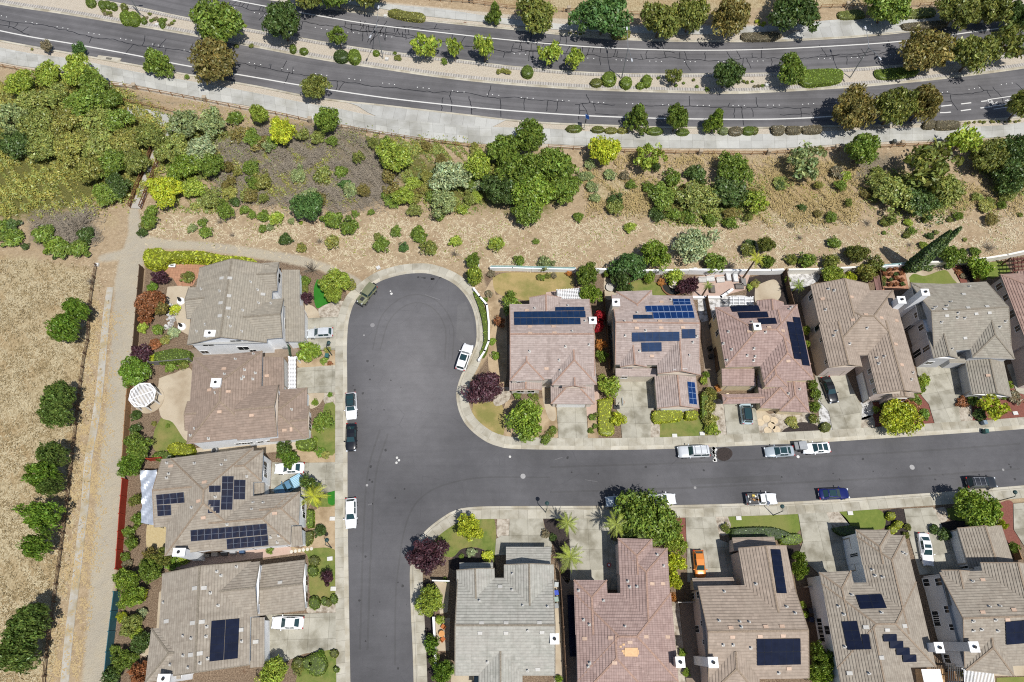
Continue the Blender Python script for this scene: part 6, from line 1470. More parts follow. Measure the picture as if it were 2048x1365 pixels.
for x, y, r in ((1185, 372, 16), (1190, 395, 14), (950, 375, 13), (1178, 350, 12), (872, 345, 14), (845, 350, 13)):
    tree(x, y, r, 1.6, 'greygreen', 'bush', noun='spiky grass clump', group='spiky grass clumps', name='grass_clump')
scatter('straw_litter', [[(300, 435), (700, 430), (1100, 440), (1500, 440), (2040, 400), (2050, 500), (1750, 530), (1540, 540), (1000, 538), (960, 525), (880, 515), (820, 522), (740, 545), (640, 515), (500, 490), (300, 470)]], 8000, .06, .1, 'khaki', 'pale straw litter strewn over the bare dry slope', 21, twigs=True, tm=STRAWM, ln=(.25, .9), wd=(.04, .11), el=(-.05, .1), clump=1.9)
scatter('field_grass', [[(-30, 520), (60, 522), (180, 545), (190, 620), (175, 760), (155, 920), (130, 1100), (100, 1365), (-30, 1365)]], 14000, .1, .1, 'khaki', 'matted dark tufts in the golden field', 22, twigs=True, tm=surface('field_tuft', S(156, 136, 98), S(180, 160, 120), None, 5, .95, bs=.2), ln=(.15, .5), wd=(.03, .08), el=(.1, .7), clump=.9)
scatter('field_straw', [[(-30, 520), (60, 522), (180, 545), (190, 620), (175, 760), (155, 920), (130, 1100), (100, 1365), (-30, 1365)]], 14000, .08, .1, 'khaki', 'pale matted straw in the golden field', 23, twigs=True, tm=surface('field_straw_mat', S(212, 196, 158), S(228, 213, 178), None, 5, .95, bs=.2), ln=(.2, .7), wd=(.03, .07), el=(-.05, .2), clump=2.3)
scatter('golden_weeds', [[(1165, 345), (1300, 360), (1330, 425), (1170, 420)], [(1510, 340), (1720, 325), (1710, 445), (1500, 460)], [(1900, 375), (2045, 380), (2040, 420), (1900, 420)], [(1220, 305), (1600, 312), (1590, 332), (1230, 328)]], 11000, .5, .1, 'khaki', 'tall golden dry grass among the creek shrubs', 24, twigs=True, tm=surface('golden_grass', S(196, 170, 112), S(222, 200, 146), None, 5, .95, bs=.2), ln=(.4, 1.0), wd=(.03, .07), el=(.1, .9), clump=1.8)
scatter('trail_litter', [[(180, 600), (205, 600), (190, 800), (165, 1000), (135, 1250), (120, 1365), (98, 1365), (120, 1150), (150, 930), (170, 760)], [(215, 640), (225, 640), (205, 850), (175, 1150), (155, 1365), (138, 1365), (160, 1100), (190, 850)]], 7000, .05, .1, 'khaki', 'tan leaf litter beside the concrete ditch', 25, twigs=True, tm=surface('leaf_litter_bits', S(200, 172, 124), S(216, 194, 150), None, 4, .95, bs=.2), ln=(.15, .4), wd=(.05, .12), el=(-.05, .1), clump=1.5)
# ================================================================== vehicles
TYRE = plain('tyre_rubber', (0.012, 0.012, 0.013, 1), 0.8, var=0.1)
RIMM = plain('alloy_rim', (0.45, 0.46, 0.47, 1), 0.35, metal=0.9, var=0.05)
LAMP = plain('headlight_lens', (0.6, 0.63, 0.66, 1), 0.15, spec=0.6, var=0.05)
TAIL = plain('tail_lens', (0.35, 0.015, 0.012, 1), 0.2, spec=0.5, var=0.05)
PLAST = plain('dark_plastic', (0.025, 0.026, 0.028, 1), 0.55, var=0.1)
t = NT('car_glass'); CGLASS = t.bsdf((0.018, 0.045, 0.05, 1), 0.06, spec=0.8)
def paint(name, c, metal=0.0, rough=0.28): return plain('paint_' + name, c + (1,), rough, metal, 0.5, var=0.03, coat=0.5)
KIND = {  # stations: x/L, half width, z bottom, z top ; greenhouse: rear bottom, rear top, front top, front bottom
 'sedan': ([(-.5, .70, .4, .66), (-.49, .84, .32, .86), (-.45, .94, .24, .96), (-.3, 1, .22, .98), (0, 1, .22, .96), (.18, 1, .22, .95), (.33, .97, .22, .88), (.43, .9, .24, .78), (.485, .74, .32, .66), (.5, .58, .4, .56)], (-.38, -.24, .03, .19), 1.45, 4.8, 1.84),
 'coupe': ([(-.5, .72, .4, .66), (-.485, .86, .3, .84), (-.43, .96, .22, .92), (-.28, 1, .2, .93), (0, .98, .2, .88), (.15, .98, .2, .86), (.3, .97, .2, .8), (.42, .88, .22, .7), (.485, .66, .3, .58), (.5, .45, .38, .5)], (-.42, -.2, .0, .15), 1.3, 4.65, 1.9),
 'suv': ([(-.5, .80, .4, .78), (-.495, .92, .34, 1.0), (-.46, .98, .28, 1.08), (-.3, 1, .26, 1.08), (0, 1, .26, 1.06), (.2, 1, .26, 1.05), (.36, .98, .26, 1.0), (.45, .92, .3, .92), (.49, .80, .36, .76), (.5, .66, .44, .64)], (-.47, -.41, .07, .2), 1.72, 4.75, 1.9),
 'bigsuv': ([(-.5, .86, .45, .9), (-.495, .94, .4, 1.12), (-.46, .99, .32, 1.2), (-.3, 1, .3, 1.2), (0, 1, .3, 1.18), (.2, 1, .3, 1.17), (.38, .99, .3, 1.13), (.46, .95, .34, 1.05), (.492, .85, .4, .85), (.5, .74, .48, .7)], (-.48, -.45, .06, .18), 1.9, 5.2, 2.02),
 'hatch': ([(-.5, .76, .4, .72), (-.49, .9, .32, .95), (-.45, .97, .26, 1.02), (-.3, 1, .24, 1.02), (0, 1, .24, 1.0), (.2, 1, .24, .99), (.35, .97, .24, .92), (.44, .89, .26, .82), (.488, .74, .33, .68), (.5, .58, .4, .58)], (-.46, -.36, .05, .22), 1.55, 4.45, 1.82),
 'pickup': ([(-.5, .9, .5, .95), (-.495, .96, .44, 1.08), (-.47, .99, .4, 1.1), (-.3, 1, .36, 1.1), (0, 1, .36, 1.1), (.18, 1, .36, 1.1), (.36, .99, .36, 1.04), (.45, .94, .38, .96), (.49, .82, .44, .8), (.5, .7, .5, .68)], (-.12, -.085, .06, .17), 1.78, 5.4, 1.95),
 'jeep': ([(-.5, .84, .5, 1.1), (-.495, .88, .45, 1.15), (-.3, .88, .45, 1.16), (.08, .88, .45, 1.16), (.16, .82, .45, 1.16), (.3, .72, .45, 1.12), (.42, .66, .5, 1.08), (.47, .66, .5, 1.04), (.48, .62, .5, .9)], (-.49, -.475, .085, .13), 1.84, 4.4, 1.88),
}
def car(name, label, front, rear, kind, pm, roofm=None, L=None, W=None, sunroof=False, rack=False, blackroof=False, cat='car', group='cars parked on the street', glass=None):
    st, (rb, rt, ft, fb), Hh, L0, W0 = KIND[kind]; L = L or L0; W = W or W0; hw = W / 2
    a, b_ = P(*front, .7), P(*rear, .7); c = (a + b_) / 2; d = a - b_
    o = empty(name, (c.x, c.y, 0.035), math.atan2(d.y, d.x)); tag(o, label, cat, group)
    m = MB(); rings = []
    for x, w_, zb, zt in st:
        w_ *= hw; h = zt - zb; x *= L
        half = [(w_ * .9, zb), (w_ * .99, zb + .18 * h), (w_, zb + .5 * h), (w_ * .985, zb + .78 * h), (w_ * .93, zt - .045), (w_ * .78, zt), (w_ * .35, zt + .018)]
        rings.append([Vector((x, y, z)) for y, z in half] + [Vector((x, -y, z)) for y, z in half[::-1]])
    for r0, r1 in zip(rings, rings[1:]):
        n = len(r0)
        for k in range(n): m.face([r0[k], r1[k], r1[(k + 1) % n], r0[(k + 1) % n]])
    m.face(rings[0]); m.face(rings[-1][::-1])
    body = m.obj('body', pm, o, smooth=True, merge=True)
    def top(x):
        for (x0, _, _, z0), (x1, _, _, z1) in zip(st, st[1:]):
            if x0 * L <= x <= x1 * L: return z0 + (z1 - z0) * (x / L - x0) / (x1 - x0)
        return st[0][3]
    xs = [rb * L, rt * L, ft * L, fb * L]; zb, zf = top(xs[0]) - .02, top(xs[3]) - .02
    wb, wr = hw * (.90 if kind != 'jeep' else .86), hw * (.70 if kind not in ('bigsuv', 'jeep', 'suv') else .76 if kind != 'jeep' else .8)
    g = MB(); z1 = Hh; zm = (xs[1] + xs[2]) / 2
    wbr = wb * (.9 if kind in ('sedan', 'coupe') else 1)
    lo = [Vector((xs[0], wbr, zb)), Vector((xs[1], wb, top(xs[1]) - .02)), Vector((zm, wb, top(zm) - .02)), Vector((xs[2], wb, top(xs[2]) - .02)), Vector((xs[3], wb * .93, zf))]
    hi = [Vector((xs[1], wr * .93, z1 - .04)), Vector((xs[1] + .001, wr * .94, z1 - .039)), Vector((zm, wr, z1)), Vector((xs[2], wr * .95, z1 - .03)), Vector((xs[2] + .001, wr * .95, z1 - .031))]
    fl = lambda p: Vector((p.x, -p.y, p.z))
    for k in range(4):
        g.face([lo[k], lo[k + 1], hi[k + 1], hi[k]]); g.face([fl(lo[k + 1]), fl(lo[k]), fl(hi[k]), fl(hi[k + 1])])
    g.face([lo[0], hi[0], fl(hi[0]), fl(lo[0])]); g.face([hi[4], lo[4], fl(lo[4]), fl(hi[4])])
    rm = roofm or pm
    for k in range(1, 3):
        cr = Vector((0, 0, .035)); p, q = hi[k], hi[k + 1]
        mp, mq = Vector((p.x, 0, p.z + .04)), Vector((q.x, 0, q.z + .04))
        g.face([p, q, mq, mp], mi=1); g.face([mp, mq, fl(q), fl(p)], mi=1)
    link('cabin', g.mesh('cabin'), o, [pm, rm])
    def pane(nm, q, ins=(.1, .12), off=.014):
        ct = sum(q, Vector()) / len(q); n = (q[1] - q[0]).cross(q[3] - q[0]).normalized()
        if n.dot(ct - Vector((zm, 0, .8))) < 0: n = -n
        u0, u1, v0, v1 = ins[0], 1 - ins[0], ins[1], 1 - ins[1] * .6
        bl = lambda u, v: q[0] * (1 - u) * (1 - v) + q[1] * u * (1 - v) + q[2] * u * v + q[3] * (1 - u) * v
        w_ = MB(); w_.face([bl(u0, v0) + n * off, bl(u1, v0) + n * off, bl(u1, v1) + n * off, bl(u0, v1) + n * off]); return w_.obj(nm, glass or CGLASS, o)
    pane('windshield', [lo[4], fl(lo[4]), fl(hi[4]), hi[4]], (.06, .05))
    pane('rear_window', [lo[0], fl(lo[0]), fl(hi[0]), hi[0]], (.09, .08))
    for s in (1, -1):
        f = (lambda p: p) if s > 0 else fl
        pane('side_window', [f(lo[1]), f(lo[2]), f(hi[2]), f(hi[1])], (.05, .14)); pane('side_window', [f(lo[2]), f(lo[3]), f(hi[3]), f(hi[2])], (.05, .14))
        b = MB(); b.box((xs[3] - .12 - (.1 if kind == 'jeep' else 0), s * (hw + .1), top(xs[3]) + .06), (.07, .11, .07)); b.obj('mirror', pm if kind != 'jeep' else PLAST, o)
        b = MB(); fx = st[-2][0] * L; b.box((fx - .06, s * hw * .66 * (1 if kind != 'jeep' else .7), st[-2][3] - .06), (.12, .2 if kind != 'jeep' else .12, .07), rz=-s * .35); b.obj('headlight', LAMP, o)
        b = MB(); rx = st[1][0] * L; b.box((rx + .02, s * hw * .74, st[1][3] - .1), (.08, .17, .1), rz=s * .2); b.obj('tail_light', TAIL, o)
        for fx in (-.30, .30):
            wr_ = .33 if kind in ('sedan', 'coupe', 'hatch') else .39
            b = MB(); y = s * (hw - .1)
            b.tube([(fx * L, y - .11, wr_), (fx * L, y + .11, wr_)], wr_, 16); wl = b.obj('wheel', TYRE, o)
            b = MB(); yy = s * (hw + .012); b.tube([(fx * L, yy - .01 * s, wr_), (fx * L, yy + .012 * s, wr_)], wr_ * .66, 12); b.obj('rim', RIMM, wl)
    if sunroof or blackroof:
        b = MB(); x0, x1 = (xs[1] + .18, xs[2] - .1) if blackroof else (zm - .1, xs[2] - .25)
        q = [Vector((x0, wr * .8, z1 + .005)), Vector((x1, wr * .8, z1 - .01)), Vector((x1, -wr * .8, z1 - .01)), Vector((x0, -wr * .8, z1 + .005))]
        b.box(((x0 + x1) / 2, 0, z1 + .03), ((x1 - x0) / 2, wr * .78, .018)); b.obj('sunroof', CGLASS, o)
    if rack:
        for s in (1, -1):
            b = MB(); b.bar((xs[1] + .15, s * wr * .88, z1 + .07), (xs[2] - .15, s * wr * .88, z1 + .06), .05, .06); b.obj('roof_rail', RIMM if rack != 'dark' else PLAST, o)
        for k in range(3):
            x = xs[1] + .35 + k * (xs[2] - xs[1] - .7) / 2
            b = MB(); b.bar((x, -wr * .88, z1 + .085), (x, wr * .88, z1 + .085), .05, .03); b.obj('cross_bar', RIMM if rack != 'dark' else PLAST, o)
    b = MB(); b.box((st[0][0] * L + .015, 0, .62), (.03, .26, .07)); b.obj('licence_plate', plain('plate_white', (.6, .6, .58, 1), .5), o)
    b = MB(); b.box((st[-1][0] * L - .02, 0, .52), (.04, hw * .45, .1)); b.obj('grille', PLAST, o)
    return o, L, W, Hh
WHT, SIL, BLK = paint('white', (.78, .78, .78)), paint('silver', (.62, .64, .65), .25), paint('black', (.008, .009, .012))
SILB, BLU, ORG, OLV = paint('silver_blue', (.42, .47, .5), .3), paint('deep_blue', (.008, .014, .11), .2), paint('orange', (.62, .2, .03), .2), paint('olive', (.15, .155, .085), 0, .5)
CHR, TEAL, LBL_ = paint('charcoal', (.03, .033, .038), .3), paint('pale_blue', (.5, .62, .68), .2), paint('pickup_blue', (.12, .25, .36), .2)
o, L, W, Hh = car('off_roader', 'olive green boxy off-roader with rear spare wheel in the cul-de-sac', (717, 611), (750, 570), 'jeep', OLV)
b = MB(); b.tube([(-L / 2 - .02, 0, 1.0), (-L / 2 - .28, 0, 1.0)], .4, 18); sp = b.obj('spare_wheel', TYRE, o)
b = MB(); b.tube([(-L / 2 - .28, 0, 1.0), (-L / 2 - .3, 0, 1.0)], .2, 12); b.obj('wheel_cover', PLAST, sp)
b = MB(); b.box((.28 * L, 0, 1.165), (.38, .34, .012)); b.obj('hood_vent', PLAST, o)
for s in (1, -1):
    for fx in (-.3, .3):
        b = MB(); b.box((fx * L, s * (.8), .9), (.5, .16, .05)); b.obj('fender', OLV, o)
b = MB(); b.box((.5 * L, 0, .6), (.1, .8, .1)); b.obj('bumper', PLAST, o)
car('parked_car', 'silver compact crossover on the white house driveway', (616, 668), (665, 665), 'hatch', SIL, W=1.86, L=4.5)
car('station_wagon', 'white station wagon with sunroof against the curved kerb', (939, 687), (919, 744), 'bigsuv', WHT, sunroof=True, L=5.0, W=1.92)
car('parked_car', 'white car with long black glass roof facing down the street', (703, 837), (702, 789), 'suv', WHT, roofm=BLK, blackroof=True, rack='dark', L=4.7)
car('parked_car', 'black sedan parked behind the white black-roofed car', (702, 900), (703, 850), 'sedan', BLK, L=4.75)
car('parked_car', 'white sedan with dark rear glass alone near the left kerb', (702, 1055), (702, 999), 'hatch', WHT, L=4.75, W=1.85)
car('parked_car', 'white sedan with sunroof on driveway partly under garden tree', (551, 938), (607, 936), 'sedan', WHT, sunroof=True, group='cars on driveways')
car('parked_car', 'plain white sedan on the bottom left driveway', (546, 1246), (605, 1246), 'sedan', WHT, group='cars on driveways')
car('parked_wagon', 'large silver wagon with roof rails at the upper kerb', (1355, 905), (1418, 903), 'bigsuv', SIL, rack=True)
car('parked_car', 'silver blue sedan with black roof at the upper kerb', (1528, 905), (1589, 902), 'sedan', SILB, blackroof=True, L=4.9)
car('sports_coupe', 'white low sports coupe with long bonnet behind the small trailer', (1605, 898), (1660, 895), 'coupe', WHT, blackroof=True, L=4.6)
car('parked_car', 'black sedan on the driveway below the tan roofed house', (1669, 805), (1650, 755), 'sedan', BLK, L=4.8, group='cars on driveways')
car('estate_car', 'pale blue car with dark glass roof emerging below the carport beam', (1489, 803), (1494, 843), 'suv', TEAL, roofm=BLK, blackroof=True, L=4.6, group='cars on driveways')
car('parked_car', 'deep blue sedan at the lower kerb', (1697, 987), (1638, 989), 'sedan', BLU, blackroof=True, L=5.0)
car('estate_car', 'charcoal estate car with roof box rails at the right lower kerb', (1992, 965), (1932, 966), 'suv', CHR, rack=True, L=4.9)
o, L, W, Hh = car('pickup_truck', 'white pickup with a cluttered open bed at the lower kerb', (1551, 998), (1494, 1000), 'pickup', WHT, L=4.9, W=1.85, cat='pickup')
BEDM = plain('bed_liner', (.06, .06, .06, 1), .7)
def bed(o, L, W, m=BEDM):
    b = MB(); x0, x1 = -.475 * L, -.135 * L; w_ = W / 2 - .14
    b.box(((x0 + x1) / 2, 0, 1.115), ((x1 - x0) / 2, w_, .012)); f = b.obj('bed', m, o)
    for q, h in (((x0 - .03, 0, 1.2), (.04, w_ + .1, .1)), (((x0 + x1) / 2, w_ + .06, 1.2), ((x1 - x0) / 2, .05, .1)), (((x0 + x1) / 2, -w_ - .06, 1.2), ((x1 - x0) / 2, .05, .1))):
        b = MB(); b.box(q, h); b.obj('bed_rail', o.children[0].data.materials[0], f)
bed(o, L, W)
rnd = random.Random(3)
for k in range(9):
    q = o.matrix_basis @ Vector((rnd.uniform(-.46, -.15) * L, rnd.uniform(-.6, .6), 1.2)); b = MB(); s = rnd.uniform(.12, .3)
    b.box((0, 0, 0), (s, s * rnd.uniform(.4, 1), .1), taper=.85); c_ = rnd.choice(((.55, .5, .45), (.3, .16, .06), (.6, .45, .1), (.65, .65, .62), (.12, .1, .09)))
    x = b.obj('cargo_box', plain('cargo_%d' % k, c_ + (1,), .7), None); x.location = q; x.rotation_euler = (0, 0, rnd.uniform(0, 3))
    tag(x, autolabel('small assorted box of jobsite cargo,', *PIX(q)) if k == 0 else f"loose cargo box lying in the white pickup bed", 'cargo', 'cargo in the pickup bed')
    if k == 0: x['label'] = 'loose cargo box lying in the white pickup bed'
o, L, W, Hh = car('pickup_truck', 'blue pickup with striped bed cover tucked beside the garage roof', (556, 986), (601, 960), 'pickup', LBL_, L=5.0, W=1.85, cat='pickup', group='cars on driveways')
t = NT('striped_cover'); u = t.n('SeparateXYZ', i0=t.coord('Object')).outputs[1]
bed(o, L, W, t.bsdf(t.mix(t.math('LESS_THAN', t.math('FRACT', t.math('MULTIPLY', u, 4.0)), .35), (.38, .55, .62, 1), (.12, .3, .45, 1)), .5))
car('parked_car', 'silver car with blue roof at lower kerb, tail under the big tree', (1216, 1004), (1262, 1003), 'hatch', SILB, roofm=paint('roof_blue', (.03, .11, .22)), L=4.5)
car('parked_car', 'white car at lower kerb right of the big overhanging tree', (1349, 998), (1296, 1000), 'sedan', WHT, L=4.7)
car('parked_car', 'bright orange car on driveway beside the yellow tree', (1401, 1152), (1396, 1106), 'hatch', ORG, L=4.2, W=1.75, group='cars on driveways')
car('parked_car', 'white sedan with dark sunroof between two right houses', (1857, 1128), (1846, 1070), 'sedan', WHT, sunroof=True, L=5.0, group='cars on driveways')
car('parked_car', 'dark car mostly hidden below the corner house eave', (958, 1362), (955, 1338), 'sedan', CHR, group='cars on driveways')
# small open trailer between sedan and coupe
q = P(1598, 893, .4); o = empty('utility_trailer', (q.x, q.y, .03), R(4)); tag(o, 'small grey utility trailer between the silver blue sedan and the coupe', 'trailer', None)
b = MB(); b.box((0, 0, .52), (.95, .72, .04)); b.obj('deck', plain('trailer_grey', (.2, .21, .22, 1), .6), o)
for p, h in (((-.93, 0, .72), (.03, .72, .2)), ((0, .72, .72), (.95, .03, .2)), ((0, -.72, .72), (.95, .03, .2))):
    b = MB(); b.box(p, h); b.obj('side_panel', plain('trailer_side', (.05, .055, .06, 1), .5), o)
b = MB(); b.box((.55, 0, .86), (.62, .7, .03), mat=Matrix.Rotation(-.15, 3, 'Y')); b.obj('ramp', plain('ramp_grey', (.3, .31, .32, 1), .5), o)
for s in (1, -1):
    b = MB(); b.tube([(0, s * .8 - .08, .3), (0, s * .8 + .08, .3)], .3, 14); b.obj('wheel', TYRE, o)
# ================================================================== paving, lawns, beds
for pts in ([(605, 637), (677, 634), (673, 684), (672, 700), (602, 700)], [(594, 736), (672, 731), (672, 785), (616, 787), (593, 777)], [(612, 926), (672, 925), (672, 981), (600, 1000), (540, 1000), (544, 925)], [(530, 1230), (673, 1226), (674, 1298), (607, 1308), (570, 1324), (530, 1326)],
            [(1113, 800), (1172, 800), (1176, 880), (1117, 880)], [(1230, 757), (1310, 754), (1312, 816), (1302, 822), (1301, 880), (1245, 881), (1240, 835), (1232, 816)], [(1446, 790), (1506, 788), (1521, 876), (1455, 878)], [(1630, 752), (1690, 742), (1713, 794), (1724, 812), (1722, 866), (1667, 868), (1658, 824), (1641, 804)],
            [(1833, 735), (1906, 722), (1948, 795), (1915, 800), (1923, 851), (1872, 856), (1858, 809), (1843, 791)], [(2014, 730), (2080, 715), (2110, 800), (2034, 786)],
            [(1020, 1034), (1085, 1033), (1090, 1060), (1104, 1088), (1104, 1110), (1008, 1110), (990, 1112), (992, 1078), (1004, 1072), (1018, 1072)], [(1135, 1033), (1214, 1032), (1222, 1080), (1236, 1085), (1236, 1180), (1205, 1180), (1140, 1160), (1140, 1100)], [(1371, 1032), (1430, 1030), (1440, 1080), (1466, 1090), (1480, 1160), (1375, 1165), (1374, 1098)],
            [(1596, 1024), (1651, 1021), (1668, 1062), (1700, 1060), (1714, 1165), (1640, 1150), (1597, 1110), (1606, 1085)], [(1808, 1018), (1866, 1015), (1890, 1065), (1918, 1075), (1938, 1145), (1840, 1150), (1818, 1073)], [(2027, 1008), (2110, 1000), (2140, 1095), (2060, 1110), (2028, 1060)]):
    sheet('driveway', pts, .142, CONC_DRV, thick=.15)
PATIO = surface('patio_concrete', S(208, 192, 166), S(220, 206, 182), S(190, 172, 146), .6, .9, big=.3, bs=.1)
TERRA = surface('terracotta_paving', S(196, 146, 116), S(206, 158, 128), None, 1.5, .9, bs=.2, joint=((.5, .04), (.5, .04)))
PINKP = surface('pink_concrete', S(206, 176, 160), S(216, 190, 174), None, .8, .9, bs=.1)
LAWN = surface('lawn_grass', S(108, 128, 58), S(140, 150, 78), S(158, 150, 92), 1.2, .95, big=.25, bs=.8, fine=9)
LAWNG = surface('bright_lawn', S(116, 134, 60), S(136, 148, 72), S(152, 150, 88), 1.2, .95, bs=.6, fine=10)
LAWND = surface('dry_lawn', S(196, 172, 118), S(178, 160, 104), S(150, 146, 84), .8, .95, big=.2, bs=.6, fine=9)
TURF = surface('artificial_turf', S(52, 128, 38), S(62, 140, 46), None, .8, .9, bs=.3, fine=12)
MULCH = surface('black_mulch', S(58, 52, 50), S(84, 74, 70), None, 4, .95, bs=.8)
REDM = surface('red_mulch', S(136, 84, 74), S(160, 106, 92), None, 4, .95, bs=.8)
ROCK = surface('pale_rock', S(196, 184, 166), S(226, 216, 200), S(160, 146, 128), 3.0, .95, big=1.2, bs=.9, fine=7)
WROCK = surface('white_rock', S(226, 224, 220), S(244, 242, 240), S(150, 146, 140), 3.0, .95, big=1.4, bs=.9, fine=7)
DIRT = surface('pale_dirt', S(196, 172, 138), S(214, 190, 156), S(170, 146, 114), 1.2, .95, big=.4, bs=.5)
DARKS = surface('side_yard_dirt', S(150, 134, 118), S(172, 154, 136), None, 1.2, .95, bs=.4)
